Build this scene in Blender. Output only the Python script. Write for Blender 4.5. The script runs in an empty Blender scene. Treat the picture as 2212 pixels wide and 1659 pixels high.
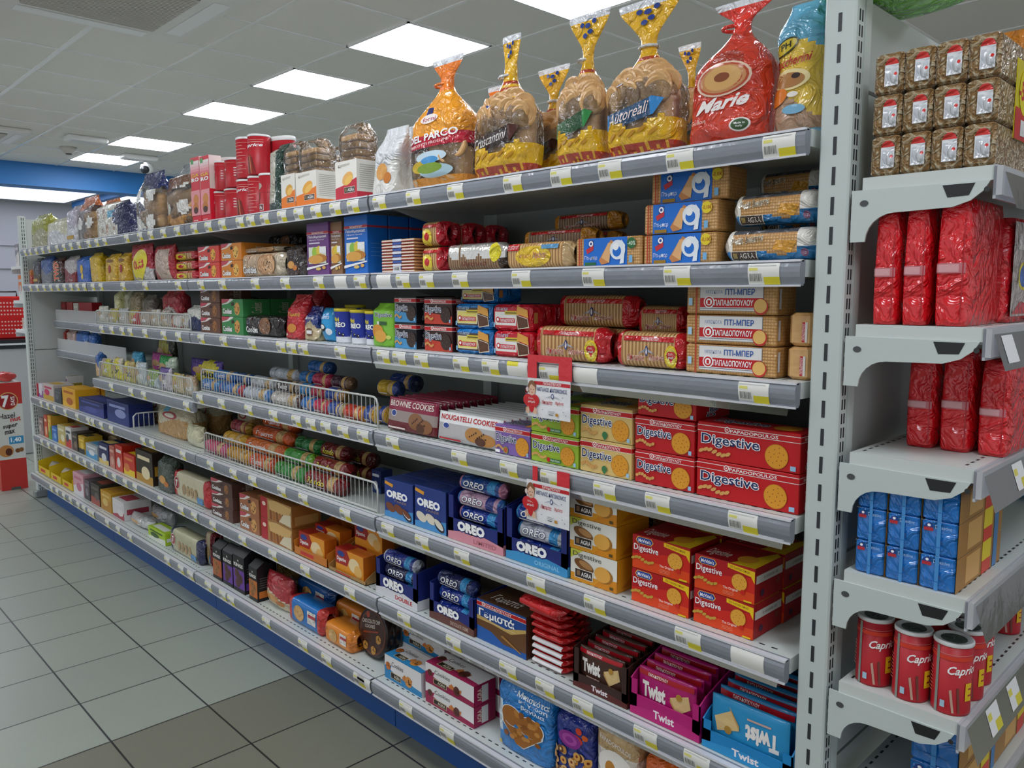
import bpy, math, random
from mathutils import Vector, noise, Matrix
random.seed(7)
PI = math.pi
SC = bpy.context.scene
COL = SC.collection
# ------------------------------------------------------------------ camera
CY, SY = math.cos(.8019), math.sin(.8019)
CP, SP_ = math.cos(.1149), math.sin(.1149)
CAMP = Vector((.6526, -1.3530, 1.3797)); FPX = 1716.4
FW = Vector((-SY*CP, CY*CP, -SP_)); R0 = Vector((CY, SY, 0)); U0 = R0.cross(FW)
rl = -.0016
RT = R0*math.cos(rl)+U0*math.sin(rl); UP = U0*math.cos(rl)-R0*math.sin(rl)
cd = bpy.data.cameras.new('camera'); cam = bpy.data.objects.new('camera', cd); COL.objects.link(cam)
cd.sensor_width = 36; cd.sensor_fit = 'HORIZONTAL'; cd.lens = FPX/2212*36; cd.clip_start = .02
cam.matrix_world = Matrix(((RT.x, UP.x, -FW.x, CAMP.x), (RT.y, UP.y, -FW.y, CAMP.y), (RT.z, UP.z, -FW.z, CAMP.z), (0, 0, 0, 1)))
SC.camera = cam
# ------------------------------------------------------------------ world, view
WORLD = .52
wd = bpy.data.worlds.new('world'); SC.world = wd; wd.use_nodes = True
wd.node_tree.nodes['Background'].inputs[0].default_value = (.93, .97, 1, 1)
wd.node_tree.nodes['Background'].inputs[1].default_value = WORLD
SC.view_settings.view_transform = 'Standard'; SC.view_settings.look = 'None'
SC.view_settings.gamma = 1; SC.view_settings.exposure = 0.34; SC.view_settings.use_curve_mapping = False
LAMP = 15.0      # ceiling panel strength
CZ = 2.81        # ceiling height
SC.cycles.max_bounces = 6; SC.cycles.transparent_max_bounces = 12
SC.cycles.caustics_reflective = False; SC.cycles.caustics_refractive = False
SC.cycles.sample_clamp_indirect = 4

# ------------------------------------------------------------------ materials
def lin(h):
    h = h.lstrip('#'); o = []
    for i in (0, 2, 4):
        c = int(h[i:i+2], 16)/255; o.append(c/12.92 if c <= .04045 else ((c+.055)/1.055)**2.4)
    return (*o, 1)
MATS = {}
def nt(m):
    m.use_nodes = True; return m.node_tree.nodes, m.node_tree.links
def M(key):
    """'c#rrggbb' printed card, 'p#' shiny plastic film, 'w#' crinkled film, 's#' painted steel, 'm#' metal, 'e#' lamp, or a named one"""
    if key in MATS: return MATS[key]
    m = bpy.data.materials.new(key.replace('#', '_')); MATS[key] = m
    N, L = nt(m); b = N['Principled BSDF']
    if key[1:2] == '#':
        k = key[0]; c = lin(key[1:])
        b.inputs['Base Color'].default_value = c
        if k in 'ef':
            N.remove(b); e = N.new('ShaderNodeEmission'); e.inputs[0].default_value = c; e.inputs[1].default_value = LAMP if k == 'e' else 1.6
            L.new(e.outputs[0], N['Material Output'].inputs[0]); return m
        tc = N.new('ShaderNodeTexCoord'); nz = N.new('ShaderNodeTexNoise'); L.new(tc.outputs['Object'], nz.inputs['Vector'])
        if k == 'c':
            b.inputs['Roughness'].default_value = .42; b.inputs['Specular IOR Level'].default_value = .4
            nz.inputs['Scale'].default_value = 90; st = .03
        elif k == 'p':
            b.inputs['Roughness'].default_value = .22; nz.inputs['Scale'].default_value = 26; nz.inputs['Detail'].default_value = 3; st = .35
        elif k == 'w':
            b.inputs['Roughness'].default_value = .13; nz.inputs['Scale'].default_value = 26; nz.inputs['Detail'].default_value = 3
            nz.inputs['Distortion'].default_value = 1.2; st = 1.0; b.inputs['Specular IOR Level'].default_value = .8
        elif k == 's':
            b.inputs['Roughness'].default_value = .38; nz.inputs['Scale'].default_value = 300; st = .02
        else:
            b.inputs['Metallic'].default_value = .9; b.inputs['Roughness'].default_value = .25; nz.inputs['Scale'].default_value = 60; st = .3
        bp = N.new('ShaderNodeBump'); bp.inputs['Strength'].default_value = st; bp.inputs['Distance'].default_value = .022 if k == 'w' else .01
        L.new(nz.outputs[0], bp.inputs['Height']); L.new(bp.outputs[0], b.inputs['Normal'])
        return m
    return m
def coords(N, L, scale=(1, 1, 1), loc=(0, 0, 0), what='Object'):
    tc = N.new('ShaderNodeTexCoord'); mp = N.new('ShaderNodeMapping')
    mp.inputs['Scale'].default_value = scale; mp.inputs['Location'].default_value = loc
    L.new(tc.outputs[what], mp.inputs[0]); return mp.outputs[0]
def mk(name):
    m = bpy.data.materials.new(name); MATS[name] = m; N, L = nt(m); return m, N, L, N['Principled BSDF']
def mix_col(N, L, fac, a, b):
    x = N.new('ShaderNodeMix'); x.data_type = 'RGBA'
    L.new(fac, x.inputs[0]); x.inputs[6].default_value = a; x.inputs[7].default_value = b; return x.outputs[2]
# clear film
def film(name, tint, gl, bump, sc=30):
    m, N, L, b = mk(name); N.remove(b)
    t = N.new('ShaderNodeBsdfTransparent'); t.inputs[0].default_value = tint
    g = N.new('ShaderNodeBsdfGlossy'); g.inputs['Roughness'].default_value = .12
    mx = N.new('ShaderNodeMixShader'); fr = N.new('ShaderNodeFresnel'); fr.inputs[0].default_value = 1.5
    ma = N.new('ShaderNodeMath'); ma.operation = 'ADD'; ma.inputs[1].default_value = gl
    nz = N.new('ShaderNodeTexNoise'); nz.inputs['Scale'].default_value = sc; nz.inputs['Detail'].default_value = 4; nz.inputs['Distortion'].default_value = 2
    L.new(coords(N, L), nz.inputs['Vector']); bp = N.new('ShaderNodeBump'); bp.inputs['Strength'].default_value = bump; bp.inputs['Distance'].default_value = .03
    L.new(nz.outputs[0], bp.inputs['Height']); L.new(bp.outputs[0], g.inputs['Normal'])
    L.new(fr.outputs[0], ma.inputs[0]); L.new(ma.outputs[0], mx.inputs[0]); L.new(t.outputs[0], mx.inputs[1]); L.new(g.outputs[0], mx.inputs[2])
    L.new(mx.outputs[0], N['Material Output'].inputs[0])
film('film', (1, 1, 1, 1), .09, 1.0, 22)
film('flap', (.78, .80, .88, 1), .08, .05, 5)
m, N, L, b = mk('acrylic'); b.inputs['Base Color'].default_value = (.75, .76, .78, 1); b.inputs['Roughness'].default_value = .2; b.inputs['Alpha'].default_value = .5
nz = N.new('ShaderNodeTexNoise'); nz.inputs['Scale'].default_value = 8; L.new(coords(N, L), nz.inputs['Vector']); bp = N.new('ShaderNodeBump'); bp.inputs['Strength'].default_value = .05; L.new(nz.outputs[0], bp.inputs['Height']); L.new(bp.outputs[0], b.inputs['Normal'])
# floor
m, N, L, b = mk('floor_tiles')
bk = N.new('ShaderNodeTexBrick'); bk.offset = 0; bk.squash = 1
bk.inputs['Scale'].default_value = 1; bk.inputs['Mortar Size'].default_value = .0032; bk.inputs['Mortar Smooth'].default_value = .1
bk.inputs['Brick Width'].default_value = .3143; bk.inputs['Row Height'].default_value = .306; bk.inputs['Bias'].default_value = 0
bk.inputs['Color1'].default_value = lin('#a3aba0'); bk.inputs['Color2'].default_value = lin('#9ea59b'); bk.inputs['Mortar'].default_value = lin('#3c3e40')
cc = coords(N, L, loc=(3.135, .329, 0)); L.new(cc, bk.inputs['Vector'])
nz = N.new('ShaderNodeTexNoise'); nz.inputs['Scale'].default_value = 160; nz.inputs['Detail'].default_value = 3; L.new(cc, nz.inputs['Vector'])
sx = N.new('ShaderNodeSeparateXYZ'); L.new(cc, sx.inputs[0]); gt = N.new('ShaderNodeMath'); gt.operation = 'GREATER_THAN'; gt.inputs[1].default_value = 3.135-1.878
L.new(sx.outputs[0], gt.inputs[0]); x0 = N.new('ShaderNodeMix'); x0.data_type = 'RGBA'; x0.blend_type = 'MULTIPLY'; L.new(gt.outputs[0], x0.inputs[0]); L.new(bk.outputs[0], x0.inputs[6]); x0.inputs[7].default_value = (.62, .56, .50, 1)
x = N.new('ShaderNodeMix'); x.data_type = 'RGBA'; x.blend_type = 'MULTIPLY'; x.inputs[0].default_value = .12
L.new(x0.outputs[2], x.inputs[6]); L.new(nz.outputs[1], x.inputs[7]); L.new(x.outputs[2], b.inputs['Base Color'])
b.inputs['Roughness'].default_value = .33; b.inputs['Specular IOR Level'].default_value = .45
bp = N.new('ShaderNodeBump'); bp.inputs['Strength'].default_value = .25; bp.inputs['Distance'].default_value = .002; bp.invert = True
L.new(bk.outputs['Fac'], bp.inputs['Height']); L.new(bp.outputs[0], b.inputs['Normal'])
# ceiling tiles
m, N, L, b = mk('ceiling_tile')
nz = N.new('ShaderNodeTexNoise'); nz.inputs['Scale'].default_value = 220; nz.inputs['Detail'].default_value = 2; cc = coords(N, L); L.new(cc, nz.inputs['Vector'])
L.new(mix_col(N, L, nz.outputs[0], lin('#e2deda'), lin('#f4f1ec')), b.inputs['Base Color']); b.inputs['Roughness'].default_value = .9
bp = N.new('ShaderNodeBump'); bp.inputs['Strength'].default_value = .3; bp.inputs['Distance'].default_value = .003
L.new(nz.outputs[0], bp.inputs['Height']); L.new(bp.outputs[0], b.inputs['Normal'])
# plain wall paints
for nm, hx, ro in (('wall_paint', '#b9b9bd', .7), ('beam_blue', '#2f7cc4', .5), ('tee_bar', '#ffffff', .13), ('white_gloss', '#f2f2f4', .22)):
    m, N, L, b = mk(nm); nz = N.new('ShaderNodeTexNoise'); nz.inputs['Scale'].default_value = 3; L.new(coords(N, L), nz.inputs['Vector'])
    c = lin(hx); L.new(mix_col(N, L, nz.outputs[0], tuple(v*.94 for v in c[:3])+(1,), c), b.inputs['Base Color']); b.inputs['Roughness'].default_value = ro
# biscuits: knobbly petit-beurre edges, ridges and baked face
def biscuit(name, c1, c2, sc, kind='dots'):
    m, N, L, b = mk(name)
    cc = coords(N, L, scale=sc)
    if kind == 'dots':
        v = N.new('ShaderNodeTexVoronoi'); v.inputs['Scale'].default_value = 1; v.inputs['Randomness'].default_value = .12; L.new(cc, v.inputs['Vector']); src = v.outputs['Distance']
    elif kind == 'ridge':
        v = N.new('ShaderNodeTexWave'); v.inputs['Scale'].default_value = 1; v.inputs['Distortion'].default_value = 1.2; v.inputs['Detail'].default_value = 2; L.new(cc, v.inputs['Vector']); src = v.outputs['Fac']
    else:
        v = N.new('ShaderNodeTexNoise'); v.inputs['Scale'].default_value = 1; v.inputs['Detail'].default_value = 4; L.new(cc, v.inputs['Vector']); src = v.outputs[0]
    L.new(mix_col(N, L, src, lin(c1), lin(c2)), b.inputs['Base Color'])
    b.inputs['Roughness'].default_value = .45; b.inputs['Coat Weight'].default_value = .5; b.inputs['Coat Roughness'].default_value = .15
    bp = N.new('ShaderNodeBump'); bp.inputs['Strength'].default_value = .6; bp.inputs['Distance'].default_value = .004; bp.invert = (kind == 'dots')
    L.new(src, bp.inputs['Height']); L.new(bp.outputs[0], b.inputs['Normal'])
    n2 = N.new('ShaderNodeTexNoise'); n2.inputs['Scale'].default_value = 40; n2.inputs['Distortion'].default_value = 2; L.new(coords(N, L), n2.inputs['Vector'])
    b2 = N.new('ShaderNodeBump'); b2.inputs['Strength'].default_value = .8; b2.inputs['Distance'].default_value = .01; L.new(n2.outputs[0], b2.inputs['Height']); L.new(b2.outputs[0], b.inputs['Coat Normal'])
biscuit('knobs', '#e2b06a', '#8a5522', (170, 170, 170))
biscuit('ridges', '#a06a30', '#e6bd80', (34, 0, 0), 'ridge')
biscuit('ridges_dark', '#5e3d22', '#b08a60', (34, 0, 0), 'ridge')
biscuit('baked', '#c08a4c', '#e2b87c', (60, 60, 60), 'noise')
biscuit('baked_dark', '#6d4526', '#94653c', (60, 60, 60), 'noise')

# ------------------------------------------------------------------ mesh builder
TXT = {}
def text_mesh(s, off=0.0, shear=0.0):
    k = (s, off, shear)
    if k in TXT: return TXT[k]
    c = bpy.data.curves.new('t', 'FONT'); c.body = s; c.size = 1; c.offset = off; c.shear = shear; c.resolution_u = 2; c.fill_mode = 'BOTH'
    o = bpy.data.objects.new('t', c); COL.objects.link(o)
    dg = bpy.context.evaluated_depsgraph_get(); me = o.evaluated_get(dg).to_mesh()
    vs = [(v.co.x, v.co.y) for v in me.vertices]; fs = [tuple(p.vertices) for p in me.polygons]
    bpy.data.objects.remove(o); bpy.data.curves.remove(c)
    x0 = min(v[0] for v in vs); x1 = max(v[0] for v in vs); y0 = min(v[1] for v in vs); y1 = max(v[1] for v in vs)
    TXT[k] = (vs, fs, (x0, y0, x1, y1)); return TXT[k]
class MB:
    def __init__(s): s.v = []; s.f = []; s.m = []; s.mi = {}; s.sm = []
    def mat(s, k):
        if k not in s.mi: s.mi[k] = len(s.mi)
        return s.mi[k]
    def add(s, vs, fs, mat, smooth=False):
        o = len(s.v); s.v += [tuple(v) for v in vs]; i = s.mat(mat) if isinstance(mat, str) else None
        for n, f in enumerate(fs):
            s.f.append([o+a for a in f]); s.m.append(i if i is not None else s.mat(mat[n])); s.sm.append(smooth)
    def box(s, x0, x1, y0, y1, z0, z1, mat, bev=0):
        if bev:
            vs = []; b = bev
            for z, k in ((z0, b), (z0+b, 0), (z1-b, 0), (z1, b)):
                for (x, y) in ((x0+k+b, y0+k), (x1-k-b, y0+k), (x1-k, y0+k+b), (x1-k, y1-k-b), (x1-k-b, y1-k), (x0+k+b, y1-k), (x0+k, y1-k-b), (x0+k, y0+k+b)): vs.append((x, y, z))
            fs = [tuple(range(7, -1, -1)), tuple(range(24, 32))]
            for r in range(3):
                for i in range(8): j = (i+1) % 8; fs.append((r*8+i, r*8+j, r*8+8+j, r*8+8+i))
            s.add(vs, fs, mat); return
        vs = [(x0, y0, z0), (x1, y0, z0), (x1, y1, z0), (x0, y1, z0), (x0, y0, z1), (x1, y0, z1), (x1, y1, z1), (x0, y1, z1)]
        s.add(vs, [(3, 2, 1, 0), (4, 5, 6, 7), (0, 1, 5, 4), (1, 2, 6, 5), (2, 3, 7, 6), (3, 0, 4, 7)], mat)
    def tube(s, pts, r, mat, n=8, caps=True):
        rings = []
        for i, p in enumerate(pts):
            p = Vector(p); a = Vector(pts[max(i-1, 0)]); b = Vector(pts[min(i+1, len(pts)-1)]); d = (b-a).normalized()
            q = d.orthogonal().normalized() if i == 0 else (q - d*q.dot(d)).normalized(); w = d.cross(q)
            rings += [p+(q*math.cos(2*PI*j/n)+w*math.sin(2*PI*j/n))*r for j in range(n)]
        fs = [(i*n+j, i*n+(j+1) % n, (i+1)*n+(j+1) % n, (i+1)*n+j) for i in range(len(pts)-1) for j in range(n)]
        if caps: fs += [tuple(range(n-1, -1, -1)), tuple(range((len(pts)-1)*n, len(pts)*n))]
        s.add(rings, fs, mat, True)
    def lathe(s, prof, mat, n=24, c=(0, 0), caps=True):
        vs = [(c[0]+r*math.cos(2*PI*j/n), c[1]+r*math.sin(2*PI*j/n), z) for r, z in prof for j in range(n)]
        fs = [(i*n+j, i*n+(j+1) % n, (i+1)*n+(j+1) % n, (i+1)*n+j) for i in range(len(prof)-1) for j in range(n)]
        if caps: fs += [tuple(range(n-1, -1, -1)), tuple(range((len(prof)-1)*n, len(prof)*n))]
        s.add(vs, fs, mat, True)
    def extrude_x(s, prof, x0, x1, mat):      # prof: closed (y,z) loop
        n = len(prof); vs = [(x0, y, z) for y, z in prof]+[(x1, y, z) for y, z in prof]
        s.add(vs, [(i, (i+1) % n, n+(i+1) % n, n+i) for i in range(n)]+[tuple(range(n-1, -1, -1)), tuple(range(n, 2*n))], mat)
    def build(s, name, parent=None, loc=None):
        me = bpy.data.meshes.new(name); me.from_pydata(s.v, [], s.f)
        ks = sorted(s.mi, key=lambda k: s.mi[k])
        for k in ks: me.materials.append(M(k))
        me.polygons.foreach_set('material_index', s.m); me.polygons.foreach_set('use_smooth', s.sm); me.update()
        o = bpy.data.objects.new(name, me); COL.objects.link(o)
        if parent: o.parent = parent
        if loc: o.location = loc
        return o
class Face:
    """flat or curved printed face; fn(u, v, e) -> point, u right, v up in 0..1"""
    def __init__(s, mb, fn, w, h, e=.0004, k='c'): s.mb = mb; s.fn = fn; s.w = w; s.h = h; s.e = e; s.k = k; s.n = 0; s.curved = False
    def lay(s): s.n += 1; return s.e+.00016*(s.n-1)
    def c(s, col): return (s.k+col) if col[0] == '#' else col
    def poly(s, pts, col):
        e = s.lay(); s.mb.add([s.fn(u, v, e) for u, v in pts], [tuple(range(len(pts)))], s.c(col))
    def rect(s, u0, v0, u1, v1, col, nx=None):
        nx = nx or (12 if s.curved else 1); ny = 5 if s.curved else 1
        e = s.lay(); vs = [s.fn(u0+(u1-u0)*i/nx, v0+(v1-v0)*j/ny, e) for j in range(ny+1) for i in range(nx+1)]
        s.mb.add(vs, [(j*(nx+1)+i, j*(nx+1)+i+1, (j+1)*(nx+1)+i+1, (j+1)*(nx+1)+i) for j in range(ny) for i in range(nx)], s.c(col), s.curved)
    def ell(s, cu, cv, ru, rv, col, n=20, rings=None, rot=0):
        e = s.lay(); rings = rings or (5 if s.curved else 1); vs = [s.fn(cu, cv, e)]; fs = []
        ca, sa = math.cos(rot), math.sin(rot); asp = s.w/s.h
        for r in range(1, rings+1):
            for j in range(n):
                a = 2*PI*j/n; x = ru*math.cos(a)*r/rings; y = rv*math.sin(a)*r/rings
                if rot: x, y = x*ca-y/asp*sa, x*asp*sa+y*ca
                vs.append(s.fn(cu+x, cv+y, e))
        for j in range(n): fs.append((0, 1+j, 1+(j+1) % n))
        for r in range(rings-1):
            for j in range(n): a = 1+r*n; b_ = a+n; fs.append((a+j, b_+j, b_+(j+1) % n, a+(j+1) % n))
        s.mb.add(vs, fs, s.c(col), s.curved)
    def disc(s, cu, cv, r, col, **k): s.ell(cu, cv, r*s.h/s.w, r, col, **k)     # r in units of face height
    def text(s, t, u0, v0, u1, v1, col, out=None, shear=0, off=.01, ow=.045, flip=False, up=0):
        if not t: return
        items = ([(out, off+ow)] if out else [])+[(col, off)]
        box = text_mesh(t, off, shear)[2]
        for c, o in items:
            vs, fs, _ = text_mesh(t, o, shear); x0, y0, x1, y1 = box; e = s.lay()
            P_ = []
            for x, y in vs:
                a = (x-x0)/(x1-x0); b = (y-y0)/(y1-y0)
                if flip: a, b = 1-a, 1-b
                P_.append(s.fn(u0+(u1-u0)*a, v0+(v1-v0)*b+up*a, e))
            s.mb.add(P_, fs, s.c(c))
    def vtext(s, t, u0, v0, u1, v1, col, **k):     # reading upwards
        o = s.fn; s.fn = lambda a, b, e: o(1-b, a, e); s.text(t, v0, 1-u1, v1, 1-u0, col, **k); s.fn = o
def obj(name, mb, parent=None, loc=None): return mb.build(name, parent, loc)
def empty(name, loc, rz=0):
    o = bpy.data.objects.new(name, None); COL.objects.link(o); o.location = loc; o.rotation_euler = (0, 0, rz); o.empty_display_size = .05; return o
USED = {}
def tag(o, label, cat, group=None):
    o['label'] = label; o['category'] = cat
    if group: o['group'] = group
    USED.setdefault(label, []).append(o.name); return o
def struct(name, mb, parent=None):
    o = mb.build(name, parent); o['kind'] = 'structure'; return o

# ------------------------------------------------------------------ pixel -> place helpers (measured from the photograph)
def X_at(u, y, z):
    k = (u-1106)/FPX; a = RT-FW*k; d = Vector((0, y-CAMP.y, z-CAMP.z)); return CAMP.x-(a.dot(d))/a.x
def Z_at(v, x, y):
    k = (829.5-v)/FPX; a = UP-FW*k; d = Vector((x-CAMP.x, y-CAMP.y, 0)); return CAMP.z-(a.dot(d))/a.z
def PX(p):
    d = Vector(p)-CAMP; q = d.dot(FW); return 1106+FPX*d.dot(RT)/q, 829.5-FPX*d.dot(UP)/q
W = 1.33
LZ = {1: 1.660, 2: 1.436, 3: 1.218, 4: .968, 5: .699, 6: .443, 7: .190}
NOSE = {(1, 0): (1755.5, 283.4), (2, 0): (1741, 566.7), (3, 0): (1740.6, 828.2), (4, 0): (1725, 1121), (5, 0): (1706.6, 1415.3),
        (1, 1): (804, 415.6), (2, 1): (805.5, 585), (3, 1): (810, 749), (4, 1): (815, 929), (5, 1): (822, 1124), (6, 1): (825, 1292.4),
        (1, 2): (403, 480), (2, 2): (408.4, 596), (3, 2): (413, 716.6), (4, 2): (421.8, 846), (5, 2): (424.3, 987), (6, 2): (433, 1104),
        (1, 3): (187.4, 516), (2, 3): (191, 609), (3, 3): (198, 698), (6, 3): (216.7, 1003), (1, 4): (57, 537.7), (2, 4): (57, 613), (5, 4): (75.4, 864), (6, 4): (79.6, 940)}
def corr(level, u):
    """small correction between the photograph's lens and this camera, near one shelf edge"""
    pts = sorted([(q[0], *[a-b for a, b in zip(PX((-k*W, 0, LZ[l])), q)]) for (l, k), q in NOSE.items() if l == min(level, 6)])
    if not pts: return 0, 0
    if u <= pts[0][0]: return pts[0][1:]
    for a, b in zip(pts, pts[1:]):
        if u <= b[0]: t = (u-a[0])/(b[0]-a[0]); return a[1]+(b[1]-a[1])*t, a[2]+(b[2]-a[2])*t
    return pts[-1][1:]
# ================================================================== SETTING
m = MB(); m.box(-14, 4, -6, 6, -.1, 0, 'floor_tiles'); struct('floor', m)
# ceiling tiles: grid lines at x = GX + n*.6, y = GY + n*.6 ; glossy tee bars between them
GX, GY = -2.885, 1.31
m = MB(); m.box(-9.5, 4, -6, 6, CZ, CZ+.1, 'ceiling_tile'); struct('ceiling', m)
m = MB()
n0 = -11
for i in range(-11, 12):
    x = GX+i*.605
    if -9.5 < x < 4: m.box(x-.008, x+.008, -6, 6, CZ-.006, CZ-.0005, 'tee_bar')
for j in range(-12, 8):
    y = GY+j*.605+.03
    hw = .014 if abs(y-.13) < .1 else .009
    if -6 < y < 6: m.box(-9.5, 4, y-hw, y+hw, CZ-.0065, CZ-.0008, 'tee_bar')
g = struct('trim_1', m)
# blue beam and the bright hall behind it
m = MB(); m.box(-9.8, -9.5, -6, 6, 2.56, CZ+.1, 'beam_blue'); struct('wall_beam', m)
m = MB(); m.box(-13.6, -13.5, -6, 8, 0, 2.85, 'wall_paint'); 
for z in (.95, 1.75, 2.1): m.box(-13.5, -13.47, -6, 8, z, z+.03, 'wall_paint')
for y in range(-5, 8): m.box(-13.5, -13.47, y+.1, y+.14, 0, 1.75, 'wall_paint')
struct('wall_far', m)
m = MB(); m.box(-14, 4, 5.9, 6, 0, 3.6, 'wall_paint'); struct('wall_back', m)
m = MB(); m.box(-13.6, -9.8, -6, 6, 2.78, 2.85, 'wall_paint'); struct('ceiling_far', m)
def lamp_panel(x0, x1, y0, y1, z, label, name='ceiling_light', st='e#f4f8ff', grp='square ceiling light panels'):
    t = empty(name, ((x0+x1)/2, (y0+y1)/2, z)); cx, cy = (x0+x1)/2, (y0+y1)/2; a = (x1-x0)/2; b = (y1-y0)/2
    m = MB()
    for q in ((-a, a, -b, -b+.012), (-a, a, b-.012, b), (-a, -a+.012, -b, b), (a-.012, a, -b, b)): m.box(q[0], q[1], q[2], q[3], -.010, 0, 'white_gloss')
    obj('frame', m, t); m = MB(); m.box(-a+.01, a-.01, -b+.01, b-.01, -.008, -.001, st); obj('diffuser', m, t)
    tag(t, label, 'ceiling light', grp); return t
s = .605
row = [(-2.885+2*s, 'ceiling light panel above the goods at the right'), (-2.885, 'ceiling light panel above the brown-biscuit bags'), (-4.5, 0), (-5.7, 0), (-7.2, 0), (-8.4, 0)]
names = ['square ceiling light cut by the top edge of the photo', 'largest whole square ceiling light, above the orange biscuit bag', 'second whole square ceiling light, left of the largest one',
         'third square ceiling light, above the round red tins', 'square ceiling light above the black camera dome', 'farthest ceiling light of the row, in front of the blue beam']
for (x1, nm) in zip((GX+2*s, GX, GX-2*s, GX-4*s, GX-7*s, GX-9*s), names):
    lamp_panel(x1-.6, x1, GY, GY+.6, CZ-.002, nm)
yl = GY-4*s
lamp_panel(GX-9*s-.6, GX-9*s, yl+s, yl+s+.6, CZ-.002, 'ceiling light at the left edge, before the blue beam')
for i, x1 in enumerate((GX+6*s, GX+3*s+.0)):
    lamp_panel(x1-.6, x1, GY, GY+.6, CZ-.002, 'square ceiling light panel out of the picture to the right')
for i, (x1, y0) in enumerate(((GX+7*s, yl), (GX+3*s, yl), (GX-1*s, yl-2*s), (GX+4*s, yl-3*s), (GX-6*s, yl-3*s), (GX-6*s, yl+s-2*s))):
    lamp_panel(x1-.6, x1, y0, y0+.6, CZ-.002, 'square ceiling light panel over the aisle, out of the picture')
# large bright fittings beyond the beam, with blue slats between
for i, y in enumerate((-1.7, .0, 1.7, 3.4)):
    lamp_panel(-13.2, -10.2, y-.70, y+.70, 2.775, 'long bright skylight panel behind the blue beam, %s' % ('leftmost', 'second from the left', 'third from the left', 'rightmost')[i], 'skylight_panel', 'f#e6ecff', 'bright skylight panels')
for i, y in enumerate((-.85, .85, 2.55)):
    m = MB(); m.box(-13.2, -10, y-.05, y+.05, 2.70, 2.779, 'beam_blue'); struct('trim_%d' % (i+2), m)
# air conditioning cassette, upper left
def cassette(x0, x1, y0, y1, label):
    t = empty('air_conditioner', ((x0+x1)/2, (y0+y1)/2, CZ-.001)); a = (x1-x0)/2; b = (y1-y0)/2
    m = MB(); m.box(-a, a, -b, b, -.035, 0, 's#e8e6e4', .01); 
    obj('cover', m, t)
    m = MB(); c, d = a*.62, b*.62; m.box(-c, c, -d, d, -.042, -.034, 's#8e8a86')
    k = -c
    while k < c: m.box(k, k+.008, -d, d, -.048, -.041, 's#d6d2cc'); k += .02
    obj('grille', m, t)
    m = MB()
    for q in ((-c, c, -b*.92, -b*.75), (-c, c, b*.75, b*.92), (-a*.92, -a*.75, -d, d), (a*.75, a*.92, -d, d)): m.box(*q, -.040, -.034, 's#f4f4f6', .004)
    obj('louvre', m, t); tag(t, label, 'air conditioner')
cassette(-4.05, -3.05, -.46, .54, 'square ceiling air conditioner with a striped grille, top left')
cassette(-8.3, -7.45, -.2, .62, 'smaller air conditioner on the ceiling at the left edge')
t = empty('smoke_detector', (-8.19, 1.11, CZ)); m = MB(); m.lathe([(.075, 0), (.075, -.03), (.05, -.045), (.045, -.06), (0.01, -.062)], 's#cfcac6', 20)
obj('housing', m, t); m = MB(); m.lathe([(.03, -.062), (.028, -.07)], 's#55504c', 14); obj('sensor', m, t); tag(t, 'round white smoke detector on the ceiling', 'smoke detector')
for (x, y, lb) in ((-7.5, 1.07, 'small rectangular white vent near the smoke detector'), (-8.2, 1.78, 'small rectangular white vent behind the security camera')):
    t = empty('ceiling_vent', (x, y, CZ)); m = MB(); m.box(-.09, .09, -.17, .17, -.05, 0, 's#f0f0f0', .012); obj('housing', m, t)
    m = MB(); m.box(-.06, .06, -.13, .13, -.054, -.049, 's#dcdcdc'); obj('grille', m, t); tag(t, lb, 'vent')
t = empty('security_camera', (-8.40, 1.93, CZ)); m = MB(); m.lathe([(.05, 0), (.05, -.02), (.03, -.03), (.03, -.07)], 's#eeeeee', 16); obj('mount', m, t)
m = MB(); m.lathe([(.01, -.15), (.055, -.14), (.07, -.1), (.06, -.06), (.02, -.05)], 's#eeeeee', 18); obj('body', m, t)
m = MB(); d = Vector((.75, -.6, -.25)).normalized()
m.tube([d*.05+Vector((0, 0, -.1)), d*.085+Vector((0, 0, -.1))], .042, 'p#2b2d33', 16); obj('lens', m, t); tag(t, 'small ceiling security camera with a black lens', 'camera')

# ================================================================== GONDOLA BAYS
RAIL = 'p#8b9099'
def ring_profile(z, y=0, flap=0):
    return [(y+.004, z), (y-.009, z-.001), (y-.0135, z-.005), (y-.0165, z-.012), (y-.0165, z-.021), (y-.015, z-.030), (y-.012, z-.038), (y-.009, z-.045), (y-.002, z-.046), (y+.004, z-.04)]
def rail_y(t):          # how far the rail stands out, t below its top
    P_ = [(0, .009), (.005, .0135), (.012, .0165), (.021, .0165), (.030, .015), (.038, .012), (.045, .009)]
    for (a, p), (b, q) in zip(P_, P_[1:]):
        if t <= b: return p+(q-p)*(t-a)/(b-a)
    return .009
def price_label(parent, x, y, z, blank=0, w=.062):
    m = MB(); f = Face(m, lambda u, v, e: (x+u*w, y-rail_y(.043-v*.038)-.0006-e, z-.043+v*.038), w, .04, e=.0003); f.curved = True; f.rect(0, 0, 1, 1, '#ecebe6', nx=1)
    if blank == 0:
        f.rect(.5, .0, 1, .36, '#e6d93c', nx=1); f.rect(.04, .66, .32, .80, '#e8e27c', nx=1)
        for i in range(9): f.n = 3; f.rect(.06+i*.044, .16, .06+i*.044+(.018 if i % 3 else .03), .52, '#8b8b88', nx=1)
        f.rect(.04, .88, .9, .92, '#c2c2c0', nx=1)
    elif blank == 2: f.rect(0, .72, .55, 1, '#e6d93c', nx=1)
    return obj('price_label', m, parent)
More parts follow.
